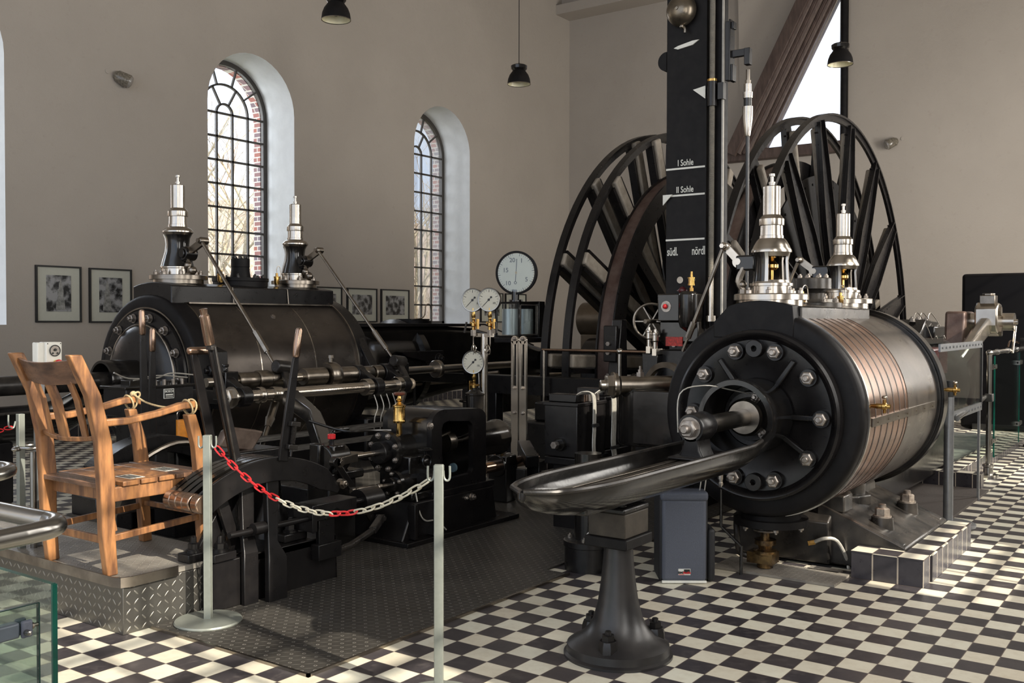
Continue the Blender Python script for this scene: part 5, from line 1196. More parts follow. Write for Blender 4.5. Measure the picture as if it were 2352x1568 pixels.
for g0, n in ((2.07, 4), (2.36, 6)):
    for i in range(n):
        o_ = i*.012; x = g0+o_; mb = M()
        mb.tube([(x-.12+o_*2, 1.95, 1.03), (x-.06, 1.92, 1.06-o_*.3), (x, 1.87, 1.03-o_*.2), (x+.005, 1.865, .80), (x-.01, 1.86, .62), (x+.02, 1.85, .42), (x-.0+(.12 if g0 < 2.3 else -.1)*0, 1.84, .32)], .0055, 6, 5); build('thin_pipe', mb, 'wire', wr_)
for i in range(3):
    mb = M(); mb.tube([(2.38+i*.01, 1.84, .55-i*.01), (2.34, 1.83, .46-i*.012), (2.20, 1.83, .42-i*.012), (2.1, 1.83, .36-i*.012)], .0055, 6, 5); build('thin_pipe', mb, 'wire', wr_)
for x, z, w in ((2.09, .80, .04), (2.39, .60, .06)):
    mb = M(); mb.bb(x-w, x+w, 1.845, 1.862, z-.012, z+.012); build('pipe_clip', mb, 'ink', wr_)
# worn black pillar with collar behind the trough pedestal
pl = thing('round_pillar', 'short round black pillar with flanged drum foot behind the trough pedestal', 'pillar', (1.02, 1.27, 0))
mb = M(); mb.lathe((1.02, 1.27, 0), (0, 0, 1), [(0, 0), (0, .15), (.15, .15), (.155, .158), (.19, .158), (.195, .145), (.20, 0)], 44); build('drum_foot', mb, 'black', pl)
mb = M(); mb.cyl((1.02, 1.27, .19), (1.02, 1.27, .75), .088, n=32); build('column', mb, 'black_gloss', pl)
for a in (200, 290, 20, 110):
    mb = M(); mb.nut((1.02+.118*cos(rad(a)), 1.27+.118*sin(rad(a)), .195), (0, 0, 1), .014, .02); build('nut', mb, 'nut', pl)
mb = M(); mb.tube([(1.0, 1.17, .45), (.93, 1.14, .33), (.86, 1.18, .26), (.88, 1.22, .20)], .005, 6, 4); build('wire', mb, 'wire', pl)

# ================================================================ TROUGH PEDESTAL
pd = thing('pedestal', 'flared black iron pedestal with bolted round foot under the boat-shaped trough', 'pedestal', (-.29, .305, 0))
PX, PY = -.29, .305
mb = M(); mb.lathe((PX, PY, 0), (0, 0, 1), [(0, 0), (0, .262), (.012, .262), (.02, .248), (.055, .245), (.062, .235), (.075, .215), (.095, .18), (.13, .145), (.18, .118), (.26, .097), (.36, .083), (.46, .073), (.54, .068), (.54, 0)], 72); cl = build('column', mb, simple('worn_black_column', (.014, .013, .0135), .36, 0, 6, c2=(.028, .025, .024), bmp=.0018, spec=.5), pd)
mb = M(); mb.bb(PX-.13, PX+.13, PY-.115, PY+.115, .535, .585); build('cap_plate', mb, 'black_matt', pd, bevel=.006)
mb = M(); mb.bb(PX-.115, PX+.115, PY-.10, PY+.10, .586, .70); build('packing_block', mb, simple('oily_brown_iron', (.030, .025, .020), .5, 0, 8, c2=(.055, .046, .036), bmp=.003, spec=.25), pd, bevel=.004)
mb = M(); mb.bb(PX-.125, PX+.125, PY-.10, PY+.10, .70, .728); mb.prism([(-.09, .715), (.09, .715), (.07, .733), (-.07, .733)], lambda a, b_, t: (PX+t, PY+a, b_), -.09, .09); build('trough_foot', mb, 'black', pd, bevel=.01)
for x, y in ((PX-.09, PY-.07), (PX+.1, PY-.07)):
    mb = M(); mb.nut((x, y, .735), (0, 0, 1), .015, .02); build('nut', mb, 'black', pd)
for a in (195, 315, 75):
    a = rad(a); x, y = PX+.185*cos(a), PY+.185*sin(a)
    mb = M(); mb.lathe((x, y, .05), (0, 0, 1), [(0, 0), (0, .050), (.05, .047), (.07, .04), (.07, 0)], 8); mb.nut((x, y, .115), (0, 0, 1), .028, .035, stud=.5); build('anchor_bolt', mb, 'black', pd)

# ================================================================ SPEAKER CASE
e1 = Vector((.575, -.818, 0)); n0 = Vector((-.818, -.575, 0)); c0 = Vector((1.055, .605, 0))
sp = thing('speaker_case', 'padded dark grey loudspeaker carrying case standing beneath the trough', 'case', tuple(c0-n0*.13))
pt = lambda a, b_, c: c0+e1*a-n0*b_+Vector((0, 0, c))
def pbox(a0, a1, b0, b1, c0_, c1): 
    mb = M(); mb.add([pt(a, b_, c) for c in (c0_, c1) for b_ in (b0, b1) for a in (a0, a1)], [(0, 2, 3, 1), (4, 5, 7, 6), (0, 1, 5, 4), (2, 6, 7, 3), (0, 4, 6, 2), (1, 3, 7, 5)]); return mb
build('front_panel', pbox(-.135, .135, -.012, .03, .014, .52), 'bag', sp, bevel=.02, seg=3)
build('case_body', pbox(-.15, .15, .02, .27, .004, .545), 'bag_black', sp, bevel=.02, seg=3)
build('flap', pbox(-.145, .145, -.02, .12, .505, .565), 'bag', sp, bevel=.02, seg=3)
build('side_pouch', pbox(.148, .195, .02, .20, .005, .33), 'bag_black', sp, bevel=.018, seg=3)
build('piping', pbox(-.137, .137, -.016, .0, .004, .020), 'white', sp, bevel=.004)
q = pbox(-.037, .037, -.0145, -.0115, .055, .093); lg = build('badge', q, 'white', sp)
build('badge_black', pbox(-.003, .034, -.0155, -.0143, .066, .090), 'ink', lg)
text('lettering', 'BMS', .020, pt(-.020, -.0155, .0695), e1, (0, 0, 1), 'ink', lg, bold=.0008)
text('lettering', 'Audio', .0195, pt(.0155, -.0165, .0695), e1, (0, 0, 1), 'red', lg, bold=.0006)
build('badge_stripe', pbox(-.034, .0, -.0155, -.0143, .057, .060), 'red', lg)
for dx in (0, .03):
    mb = M(); mb.tube([pt(.10+dx, .05, .55), pt(.11+dx, .03, .68), pt(.09+dx*1.5, .02, .80)], .004, 6, 4); build('strap_cord', mb, 'wire', sp)
# ================================================================ LEVER STAND
st = thing('lever_stand', 'black iron lever stand with curved quadrant plates and brown-tipped levers beside the armchair', 'lever stand', (-.6, 2.5, 0))
mb = M(); mb.bb(-1.06, -.12, 2.40, 2.47, .012, .28); mb.bb(-.78, -.12, 2.40, 2.75, .235, .282); mb.bb(-.16, -.12, 2.40, 2.95, .012, .235); mb.bb(-.78, -.12, 2.9, 2.96, .012, .24); build('base_frame', mb, 'black', st, bevel=.006)
QC = (-.70, -.06); QR = .885
for i, y in enumerate((2.33, 2.40, 2.455, 2.51, 2.565)):
    r0, r1 = (QR-.135, QR) if i == 0 else (QR-.10, QR-.005)
    A, B, C, D = [], [], [], []
    for k in range(29):
        a = rad(124-(124-50)*k/28); c, s_ = cos(a), sin(a)
        w0 = r0; w1 = r1
        if k > 24: w0 = r0+.012*(k-24); w1 = r1-.012*(k-24)
        for L_, r, yy in ((A, w0, y-.012), (B, w1, y-.012), (C, w1, y+(.028 if i else .012)), (D, w0, y+(.028 if i else .012))): L_.append((QC[0]+c*r, yy, QC[1]+s_*r))
    mb = M(); mb.strip(A, B, C, D); q_ = build('quadrant_plate', mb, 'black' if i == 0 else 'black_gloss', st, bevel=.004)
    mb = M(); a = rad(124); cx_, cz_ = QC[0]+cos(a)*(QR-.05), QC[1]+sin(a)*(QR-.05); mb.cyl((cx_-.0, y-.026, cz_), (cx_-.0, y+.030, cz_), .052, n=24); build('end_cap', mb, 'brown_handle', q_, bevel=.006)
mb = M(); mb.cyl((-.15, 2.305, .605), (-.15, 2.34, .605), .03, n=20); mb.nut((-.15, 2.31, .605), (0, -1, 0), .02, .025); build('end_bolt', mb, 'steel_dark', st)
# uprights and diagonals
mb = M(); mb.strip([(-.735, 2.30, .0), (-.735, 2.30, .25), (-.70, 2.345, .34), (-.715, 2.345, .72)], [(-.60, 2.30, .0), (-.60, 2.30, .25), (-.63, 2.345, .34), (-.62, 2.345, .72)], [(-.60, 2.34, .0), (-.60, 2.34, .25), (-.63, 2.385, .34), (-.62, 2.385, .72)], [(-.735, 2.34, .0), (-.735, 2.34, .25), (-.70, 2.385, .34), (-.715, 2.385, .72)]); build('upright', mb, 'black', st, bevel=.005)
mb = M(); mb.strip([(-.86, 2.36, .0), (-.86, 2.36, .30), (-.82, 2.42, .38), (-.83, 2.42, .72)], [(-.76, 2.36, .0), (-.76, 2.36, .30), (-.74, 2.42, .38), (-.74, 2.42, .72)], [(-.76, 2.39, .0), (-.76, 2.39, .30), (-.74, 2.45, .38), (-.74, 2.45, .72)], [(-.86, 2.39, .0), (-.86, 2.39, .30), (-.82, 2.45, .38), (-.83, 2.45, .72)]); build('upright', mb, 'black', st, bevel=.004)
for (xa, za), (xb, zb), y, w in (((-.93, .66), (-.80, .285), 2.50, .07), ((-.78, .62), (-1.02, .285), 2.55, .09), ((-.72, .60), (-.66, .285), 2.60, .05), ((-.45, .66), (-.38, .285), 2.62, .07)):
    mb = M(); mb.bar((xa, y, za), (xb, y, zb), w, .03, (1, 0, 0)); build('brace', mb, 'black', st, bevel=.004)
mb = M(); mb.lathe((-.40, 2.66, .283), (0, 0, 1), [(0, 0), (0, .11), (.10, .10), (.22, .06), (.36, .045), (.36, 0)], 28); build('bearing_cone', mb, 'black', st)
for (x, y, w) in ((-1.06, 2.54, .07), (-.97, 2.43, .075), (-.40, 2.50, .09)):
    mb = M(); mb.bb(x-w, x+w, y-.05, y+.05, .282, .33); f_ = build('foot_pad', mb, 'black', st, bevel=.006)
    mb = M(); mb.cyl((x, y, .33), (x, y, .342), .045, n=24); mb.nut((x, y, .34), (0, 0, 1), .028, .04, stud=1.1); build('nut', mb, 'black', f_)
mb = M(); mb.cyl((-.95, 2.375, .42), (-.15, 2.375, .42), .018, n=12); mb.cyl((-.80, 2.36, .43), (-.72, 2.36, .43), .035, n=16); build('tie_rod', mb, 'black', st)
mb = M(); mb.bb(-.36, .0, 2.34, 2.50, .40, .50); mb.bb(-.30, -.17, 2.36, 2.39, .20, .40); mb.bb(-.33, -.14, 2.33, 2.40, .16, .255); mb.bb(-.38, -.34, 2.33, 2.5, .34, .5); wt = build('counterweight_box', mb, 'black', st, bevel=.004)
mb = M(); mb.ring((-.18, 2.335, .43), (0, 1, 0), .022, .03, 0, .01, 24); mb.nut((-.18, 2.335, .43), (0, -1, 0), .014, .015); mb.bar((-.20, 2.334, .44), (-.27, 2.334, .405), .008, .008); mb.bar((-.16, 2.334, .44), (-.09, 2.334, .405), .008, .008); build('pivot', mb, 'black_gloss', wt)
mb = M(); mb.cyl((.0, 2.42, .45), (.14, 2.42, .45), .018, n=12); mb.cyl((.13, 2.46, .43), (.30, 2.46, .43), .085, n=32); build('round_weight', mb, 'black', st)
# curved brown foot plate behind the front quadrant
rows = []
for j in range(9):
    a = rad(102-22*j/8+12); rows.append([(-.55+.42*cos(a), 2.86, .44+.42*sin(a)), (-.55+.42*cos(a)+.02, 3.16, .44+.42*sin(a)+.02)])
mb = M(); mb.prism([(-.62+.0, .84), (-.57, .93), (-.50, .945), (-.34, .915), (-.28, .90), (-.30, .87), (-.36, .80), (-.38, .785), (-.60, .83)], XZ(), 2.88, 2.94); build('guard_plate', mb, simple('worn_brown_guard', (.07, .045, .035), .35, .4, 5, c2=(.20, .15, .12)), st, bevel=.01)
mb = M(); mb.bb(-.6, -.2, 2.8, 3.1, .70, .80); mb.bb(-.5, -.3, 2.8, 3.0, .2, .7); build('side_casting', mb, 'black', st, bevel=.01)
def lever(label, pts, y, grip, handle_r=.021, latch=False, mat_='black', gm='brown_handle'):
    t = thing('control_lever', label, 'lever', (pts[0][0], y, pts[0][1]))
    p0, p1 = Vector((pts[0][0], y, pts[0][1])), Vector((pts[1][0], y, pts[1][1])); d = (p1-p0).normalized()
    mb = M(); A, B, C, D = [], [], [], []
    sd = Vector((d.z, 0, -d.x))
    for t_, w in ((0, .034), (.5, .030), (.94, .022), (1, .018)):
        q = p0+(p1-p0)*t_
        A.append(q-sd*w+Vector((0, -.009, 0))); B.append(q+sd*w+Vector((0, -.009, 0))); C.append(q+sd*w+Vector((0, .009, 0))); D.append(q-sd*w+Vector((0, .009, 0)))
    mb.strip(A, B, C, D); build('blade', mb, mat_, t, bevel=.003)
    if grip:
        mb = M(); mb.lathe(p1, d, [(0, 0), (0, .017), (.01, handle_r*1.05), (grip*.5, handle_r*1.1), (grip*.9, handle_r*.95), (grip*.97, handle_r*.75), (grip, 0)], 20); build('grip', mb, gm, t)
    if latch:
        q = p0+(p1-p0)*.32; n2 = Vector((0, -.022, 0))
        mb = M(); 
        for t_ in (.14, .36):
            mb = M(); mb.obox(p0+(p1-p0)*t_+sd*.035+n2, sd*.035, Vector((0, .016, 0)), d*.014); build('latch_guide', mb, 'worn_iron', t, bevel=.004)
        mb = M(); prof = []
        for i in range(18): prof += [(i*.0075, .014), (i*.0075+.0037, .017)]
        mb.lathe(p0+(p1-p0)*.17+sd*.035+n2, d, prof, 12); mb.cyl(p0+(p1-p0)*.05+sd*.035+n2, p0+(p1-p0)*.42+sd*.035+n2, .007, n=8); build('latch_spring', mb, 'worn_iron', t)
    return t
lever('lever standing alone at the right with a rounded brown grip and coil spring latch', [(-.625, .80), (-.525, 1.39)], 2.31, .175, latch=True)
lv = lever('tall slanting lever with a long brown grip, right of the armchair', [(-.83, .82), (-1.0, 1.50)], 2.47, .0, mat_='black')
mb = M(); d = Vector((-.17, 0, .78)).normalized(); p = Vector((-1.0, 2.47, 1.47)); mb.lathe(p, d, [(0, 0), (0, .027), (.02, .030), (.16, .027), (.17, .020), (.175, .020), (.20, .022), (.205, 0)], 20); build('grip', mb, 'brown_handle', lv)
mb = M(); mb.bar((-.855, 2.44, .80), (-.99, 2.44, 1.46), .014, .012); mb.bb(-1.012, -.978, 2.44, 2.49, 1.44, 1.465); build('latch_rod', mb, 'worn_iron', lv, bevel=.003)
mb = M(); mb.bb(-.86, -.78, 2.44, 2.50, .68, .80); build('hinge_block', mb, 'black_gloss', lv, bevel=.008)
lv = lever('black lever with a short crosswise brown grip, touching the armchair arm', [(-.90, .86), (-1.03, 1.42)], 2.572, .0)
mb = M(); mb.lathe((-1.07, 2.572, 1.435), (1, -.08, 0), [(0, 0), (.004, .018), (.015, .022), (.125, .022), (.13, 0)], 18); build('grip', mb, 'brown_handle', lv)
lever('upright lever with long brown grip seen behind the armchair, left of its pair', [(-.31, .70), (-.33, 1.50)], 4.1, .18, latch=False)
lever('shorter lever with rounded brown grip seen behind the armchair, right of its pair', [(-.235, .72), (-.225, 1.38)], 4.14, .17)
q2 = thing('rear_quadrant', 'second black curved quadrant stand behind the armchair', 'lever stand', (-.2, 4.1, 0))
A, B, C, D = [], [], [], []
for k in range(21):
    a = rad(130-80*k/20); c, s_ = cos(a), sin(a)
    for L_, r, yy in ((A, .62, 4.02), (B, .74, 4.02), (C, .74, 4.2), (D, .62, 4.2)): L_.append((-.25+c*r, yy, .05+s_*r))
mb = M(); mb.strip(A, B, C, D); build('quadrant_plate', mb, 'black', q2, bevel=.004)
mb = M(); mb.bb(-.75, .3, 4.0, 4.3, .282, .42); mb.bb(-.3, -.2, 4.0, 4.3, .4, .7); build('base', mb, 'black', q2, bevel=.008)
mb = M(); mb.bar((-.64, 4.0, .28), (-.50, 4.0, .62), .05, .04); mb.tube([(-.62, 3.9, .52), (-.45, 3.9, .66), (-.2, 3.9, .74), (.05, 3.9, .70)], .02, 8, 4); build('side_rod', mb, 'steel_dark', q2)
mb = M(); mb.cyl((.10, 4.25, .70), (.10, 4.25, .86), .045, n=24); cn = build('oil_can', mb, 'orange', loc=(.10, 4.25, .70)); tag(cn, 'small orange cylindrical can on the black casting behind the armchair arm', 'can')
mb = M(); mb.tube([(.06, 4.25, .86), (.06, 4.25, .92), (.14, 4.25, .92), (.14, 4.25, .86)], .004, 6, 4); build('wire_handle', mb, 'steel', cn)
mb = M(); mb.bb(-.05, .3, 4.12, 4.4, .0, .70); o = build('casting_block', mb, 'black', bevel=.02); tag(o, 'black casting block under the orange can', 'machine base')
# lubricator box with maker's plate
lb2 = thing('lubricator', 'black lubricator box with a small white lettered plate, behind the left pair of levers', 'lubricator', (.1, 4.7, 0))
mb = M(); mb.bb(-.17, .42, 4.55, 4.85, .88, 1.10); bx = build('tank', mb, 'black', lb2, bevel=.008)
mb = M(); mb.bb(-.19, .44, 4.53, 4.87, 1.085, 1.105); mb.bb(-.12, .0, 4.58, 4.7, 1.10, 1.15); mb.cyl((.30, 4.7, 1.10), (.30, 4.7, 1.13), .09, n=24); build('lid', mb, 'black_gloss', bx, bevel=.004)
mb = M(); mb.bb(.145, .235, 4.540, 4.549, 1.0, 1.075); pl_ = build('maker_plate', mb, 'white', bx)
mb = M(); mb.bb(.150, .230, 4.537, 4.5405, 1.005, 1.070); build('plate_field', mb, 'ink', pl_)
text('lettering', 'BOSCH', .024, (.19, 4.536, 1.055), (1, 0, 0), (0, 0, 1), 'white', pl_, bold=.0006)
mb = M(); mb.bb(.158, .222, 4.535, 4.5375, 1.024, 1.034); mb.bb(.158, .222, 4.535, 4.5375, 1.012, 1.016); build('plate_line', mb, 'white', pl_)
for i in range(6):
    x = -.05+i*.08; mb = M(); mb.cyl((x, 4.6, 1.10), (x, 4.6, 1.145), .014, n=8); build('pump_element', mb, 'nut', bx)
mb = M(); mb.tube([(-.30, 4.5, 1.22), (-.15, 4.55, 1.17), (.1, 4.58, 1.16), (.25, 4.6, 1.19), (.45, 4.6, 1.17), (.6, 4.7, 1.16)], .006, 6, 5); mb.tube([(-.1, 4.57, 1.15), (.1, 4.56, 1.18), (.4, 4.6, 1.15)], .005, 6, 5); build('pipe', mb, 'wire', lb2)
mb = M(); mb.bb(-.1, .3, 4.6, 4.8, .0, .88); build('stand', mb, 'black', lb2, bevel=.01)

# ================================================================ REVERSING ENGINE (servo)
sv = thing('reversing_engine', 'compact black reversing engine with arched frame opening and brass oil cup', 'servo engine', (1.4, 2.9, 0))
SY, SZ = 2.92, .64
mb = M(); mb.lathe((0, SY, SZ), (1, 0, 0), [(.86, 0), (.86, .155), (.89, .16), (.90, .155), (.90, .125), (1.30, .125)], 48); cyl_ = build('cylinder', mb, 'black_gloss', sv)
mb = M(); mb.lathe((0, SY, SZ), (1, 0, 0), [(.80, 0), (.80, .078), (.805, .082), (.86, .085)], 36); build('stuffing_box', mb, 'black', cyl_)
for i in range(8):
    a = 2*PI*(i+.5)/8; mb = M(); mb.nut((.86, SY+.128*cos(a), SZ+.128*sin(a)), (-1, 0, 0), .016, .02, stud=.4); build('nut', mb, 'nut', cyl_)
mb = M(); mb.cyl((.42, SY, SZ), (.86, SY, SZ), .022, n=20); build('piston_rod', mb, 'steel', sv)
fr2 = []
def archbox(y0, y1, hole=True):
    o_ = [(1.10, .30), (1.10, .84)]+[(1.24-.14*cos(PI/2*i/6), .84+.10*sin(PI/2*i/6)) for i in range(1, 7)]+[(1.64+.12*sin(PI/2*i/6), .92-.02-.08+.08*cos(PI/2*i/6)+.02) for i in range(0, 7)]+[(1.76, .30)]
    return o_
outer = archbox(0, 0)
hole = [(1.22, .44), (1.215, .80), (1.235, .835), (1.28, .85), (1.54, .83), (1.585, .80), (1.60, .75), (1.60, .45), (1.57, .42), (1.27, .41)]
# front frame plate as a band around the opening
def ring_plate(outer, hole, y0, y1, n=60):
    def samp(poly, n):
        c = Vector((1.42, .62)); out = []
        for i in range(n):
            a = 2*PI*i/n; d = Vector((cos(a), sin(a))); best = None
            for (x0_, z0_), (x1_, z1_) in zip(poly, poly[1:]+poly[:1]):
                e = Vector((x1_-x0_, z1_-z0_)); w = Vector((x0_, z0_))-c; den = d.x*e.y-d.y*e.x
                if abs(den) < 1e-9: continue
                t_ = (w.x*e.y-w.y*e.x)/den; u_ = (w.x*d.y-w.y*d.x)/den
                if t_ > 0 and -1e-6 <= u_ <= 1+1e-6 and (best is None or t_ > best): best = t_
            out.append(c+d*best)
        return out
    O, H = samp(outer, n), samp(hole, n); mb = M(); k = 0
    for y in (y0, y1):
        for L_ in (O, H): mb.v += [(p.x, y, p.y) for p in L_]
    for i in range(n):
        j = (i+1) % n
        mb.f += [(i, j, n+j, n+i), (2*n+i, 3*n+i, 3*n+j, 2*n+j), (i, 2*n+i, 2*n+j, j), (n+i, n+j, 3*n+j, 3*n+i)]
    return mb
build('front_frame', ring_plate(outer, hole, 2.66, 2.71, 96), 'black', sv, ang=50)
build('rear_frame', ring_plate(outer, hole, 3.10, 3.15, 96), 'black', sv, ang=50)
mb = M(); mb.strip([(a, 2.71, b_) for a, b_ in outer], [(a, 3.10, b_) for a, b_ in outer], [(a*.985+1.43*.015, 3.10, b_-.015) for a, b_ in outer], [(a*.985+1.43*.015, 2.71, b_-.015) for a, b_ in outer]); build('hood', mb, 'black_gloss', sv, ang=40)
mb = M(); mb.cyl((1.3, SY, SZ), (1.8, SY, SZ), .03, n=16); mb.cyl((1.42, SY-.1, SZ+.02), (1.50, SY-.1, SZ+.02), .085, n=32); mb.cyl((1.20, 2.70, .725), (1.45, 2.78, .745), .012, n=10); build('inner_crosshead', mb, 'steel_dark', sv)
mb = M(); mb.cyl((1.45, 2.75, .47), (1.47, 2.75, .47), .035, n=16); build('inner_ring', mb, simple('blue_grey_ring', (.10, .16, .20), .4), sv)
mb = M(); mb.lathe((0, SY, SZ-.02), (1, 0, 0), [(1.76, .14), (2.20, .14), (2.22, .15), (2.26, .15), (2.27, .13), (2.27, 0)], 44); rc = build('rear_cylinder', mb, 'black_gloss', sv)
for i in range(6):
    a = 2*PI*i/6; mb = M(); mb.nut((2.25, SY+.12*cos(a), SZ-.02+.12*sin(a)), (0, cos(a)*.4-.6, sin(a)), .012, .016); build('nut', mb, 'nut', rc)
mb = M(); mb.lathe((0, 2.76, .43), (1, 0, 0), [(.745, 0), (.745, .05), (.76, .055), (.78, .055), (.78, .095), (.81, .098), (.82, .09), (1.12, .085)], 36); vc2 = build('valve_cylinder', mb, 'black_gloss', sv)
for i in range(5):
    a = 2*PI*(i+.2)/5; mb = M(); mb.nut((.78, 2.76+.076*cos(a), .43+.076*sin(a)), (-1, 0, 0), .011, .016, stud=.4); build('nut', mb, 'nut', vc2)
mb = M(); mb.bb(.90, 1.14, 2.70, 3.0, .36, .62); mb.bb(.88, 1.12, 2.66, 2.75, .30, .36); build('valve_body', mb, 'black_gloss', sv, bevel=.012)
mb = M(); mb.nut((1.07, 2.655, .83), (0, -1, 0), .022, .022, stud=.3); build('side_plug', mb, 'nut', sv)
mb = M(); mb.torus((1.02, 2.66, .665), (0, 0, 1), .055, .006, 26, 6); mb.cyl((1.02, 2.66, .52), (1.02, 2.66, .67), .008, n=8); mb.bar((.965, 2.66, .665), (1.075, 2.66, .665), .008, .006); mb.bar((1.02, 2.605, .665), (1.02, 2.715, .665), .008, .006); mb.sphere((1.02, 2.66, .58), .035, 10); mb.torus((1.02, 2.64, .58), (0, 1, 0), .045, .008, 24, 6); mb.bb(.96, 1.08, 2.60, 2.70, .45, .53); build('stop_valve', mb, 'black_gloss', sv)
mb = M(); mb.cyl((.93, 2.60, .45), (.99, 2.60, .45), .06, n=24); build('outlet_flange', mb, 'black', sv)
mb = M(); mb.prism([(.72, .012), (2.02, .012), (2.02, .035), (1.85, .05), (1.80, .30), (.86, .30), (.74, .06)], XZ(), 2.62, 3.22); bp = build('base_casting', mb, 'black', sv, bevel=.012)
mb = M(); mb.prism([(1.0, .05), (1.10, .30), (1.14, .30), (1.04, .05)], XZ(), 2.56, 2.63); mb.bb(.80, .83, 2.56, 2.63, .05, .3); mb.bb(.70, 2.05, 2.54, 3.25, .012, .045); mb.bb(1.06, 1.82, 2.62, 3.2, .30, .345); build('base_rib', mb, 'black', bp, bevel=.004)
mb = M(); mb.nut((1.52, 2.62, .25), (0, -1, 0), .022, .03); mb.nut((1.45, 2.62, .25), (0, -1, 0), .012, .02); build('drain_plug', mb, 'nut', bp)
mb = M(); o = (1.01, SY-.02, .76); mb.lathe(o, (0, 0, 1), [(0, 0), (0, .022), (.085, .020), (.085, .045), (.10, .048), (.11, .044), (.20, .044), (.205, .050), (.215, .050), (.22, .035), (.24, .014), (.255, .024), (.27, .014), (.285, .012), (.285, 0)], 32); oc = build('brass_oil_cup', mb, 'brass', sv)
mb = M(); mb.lathe((o[0], o[1], o[2]+.285), (0, 0, 1), [(0, 0), (0, .02), (.008, .042), (.018, .045), (.026, .038), (.028, 0)], 8); build('cup_knob', mb, simple('brown_knob', (.16, .05, .03), .3), oc)
mb = M(); mb.tube([(.96, SY+.02, .79), (.78, SY+.1, .80), (.66, SY+.2, .80), (.6, SY+.5, .86)], .010, 8, 4); mb.tube([(.80, SY+.3, .80), (.66, SY+.3, .80), (.63, SY+.3, .77), (.63, SY+.3, .35)], .014, 8); build('oil_feed_pipe', mb, 'black_gloss', sv)
mb = M(); mb.tube([(.92, 2.66, .36), (.92, 2.62, .22), (.96, 2.60, .16), (1.08, 2.6, .14), (1.17, 2.58, .06)], .006, 6, 5); build('drain_tube', mb, 'wire', sv)
# reversing lever and linkage between shafts and servo
lg_ = thing('reversing_linkage', 'black cranked arm on a bearing with red cap, left of the reversing engine', 'linkage', (.44, 3.0, 0))
mb = M(); mb.strip([(1.30, 4.50, 1.0), (.95, 3.8, .90), (.42, 3.10, .70)], [(1.42, 4.45, 1.0), (1.03, 3.75, .88), (.54, 3.06, .68)], [(1.42, 4.45, .88), (1.02, 3.75, .82), (.52, 3.06, .58)], [(1.28, 4.50, .88), (.90, 3.8, .80), (.38, 3.10, .58)]); build('cranked_arm', mb, 'black_gloss', lg_, bevel=.012)
mb = M(); mb.strip([(1.30, 4.62, .98), (1.2, 4.2, .90), (.92, 3.5, .80), (.56, 3.05, .66)], [(1.36, 4.6, .98), (1.25, 4.2, .90), (.96, 3.48, .80), (.60, 3.03, .66)], [(1.36, 4.6, .94), (1.25, 4.2, .85), (.95, 3.48, .76), (.58, 3.03, .62)], [(1.30, 4.62, .94), (1.19, 4.2, .85), (.90, 3.5, .76), (.54, 3.05, .62)]) if False else mb.bb(.30, .36, 3.0, 3.1, .55, .75); build('arm_hub', mb, 'black_gloss', lg_, bevel=.012)
mb = M(); mb.bb(.36, .48, 2.92, 3.10, .54, .74); mb.cyl((.33, 3.0, .64), (.52, 3.0, .64), .10, n=32); mb.bb(.26, .60, 2.86, 3.16, .50, .56); mb.bb(.30, .56, 2.9, 3.12, .012, .50); bk = build('bearing_block', mb, 'black_gloss', lg_, bevel=.012)
mb = M(); mb.ring((0, 3.0, .64), (1, 0, 0), .045, .068, .515, .53, 32) if False else mb.ring((.515, 3.0, .64), (-1, 0, 0), .03, .068, -.012, .012, 32); mb2 = M(); mb2.ring((.0, 3.0, .64), (1, 0, 0), .04, .07, .518, .53, 32); build('brass_bush', mb2, 'brass', bk)
mb = M(); mb.cyl((.42, 3.0, .74), (.42, 3.0, .775), .016, n=10); build('grease_stem', mb, 'black', bk)
mb = M(); mb.cyl((.42, 3.0, .775), (.42, 3.0, .81), .028, n=20); build('red_cap', mb, 'red', bk, bevel=.004)
mb = M(); mb.cyl((.50, 2.97, .64), (.66, 2.93, .64), .045, .025, n=20); build('short_shaft', mb, 'steel_dark', lg_)
mb = M(); mb.bar((.30, 2.86, .635), (.55, 2.90, .64), .055, .05, (0, 0, 1)); mb.cyl((.335, 2.82, .635), (.335, 2.90, .635), .036, n=24); mb.cyl((.335, 2.81, .635), (.335, 2.82, .635), .018, n=6); build('clevis', mb, 'steel_dark', lg_, bevel=.006)
mb = M(); mb.bar((.30, 2.84, .64), (.62, 2.80, .20), .055, .022, (1, 0, 0)); mb.cyl((.30, 2.82, .64), (.30, 2.87, .64), .035, n=24); build('drop_lever', mb, 'black_gloss', lg_, bevel=.006)
mb = M(); mb.bar((.41, 2.80, .43), (.62, 2.77, .43), .04, .05, (0, 0, 1)); mb.cyl((.44, 2.76, .43), (.44, 2.80, .43), .022, n=16); mb.cyl((.60, 2.765, .43), (.76, 2.76, .43), .016, n=10); mb.cyl((.63, 2.765, .43), (.67, 2.765, .43), .026, n=6); build('valve_link', mb, 'steel_dark', lg_, bevel=.005)
mb = M(); mb.bar((.66, 2.75, .215), (.36, 2.55, .20), .045, .05, (0, 0, 1)); mb.cyl((.64, 2.70, .215), (.64, 2.78, .215), .02, n=14); mb.tube([(.36, 2.55, .20), (.05, 2.45, .17), (-.1, 2.44, .16)], .022, 12); build('pull_link', mb, 'worn_iron', lg_, bevel=.006)
mb = M(); mb.bb(.60, .95, 3.0, 3.25, .28, .33); mb.bb(.42, .8, 3.2, 3.6, .012, .4); o = build('casting_ledge', mb, 'black', bevel=.01); tag(o, 'dark casting ledge behind the bearing with the red cap', 'machine base')
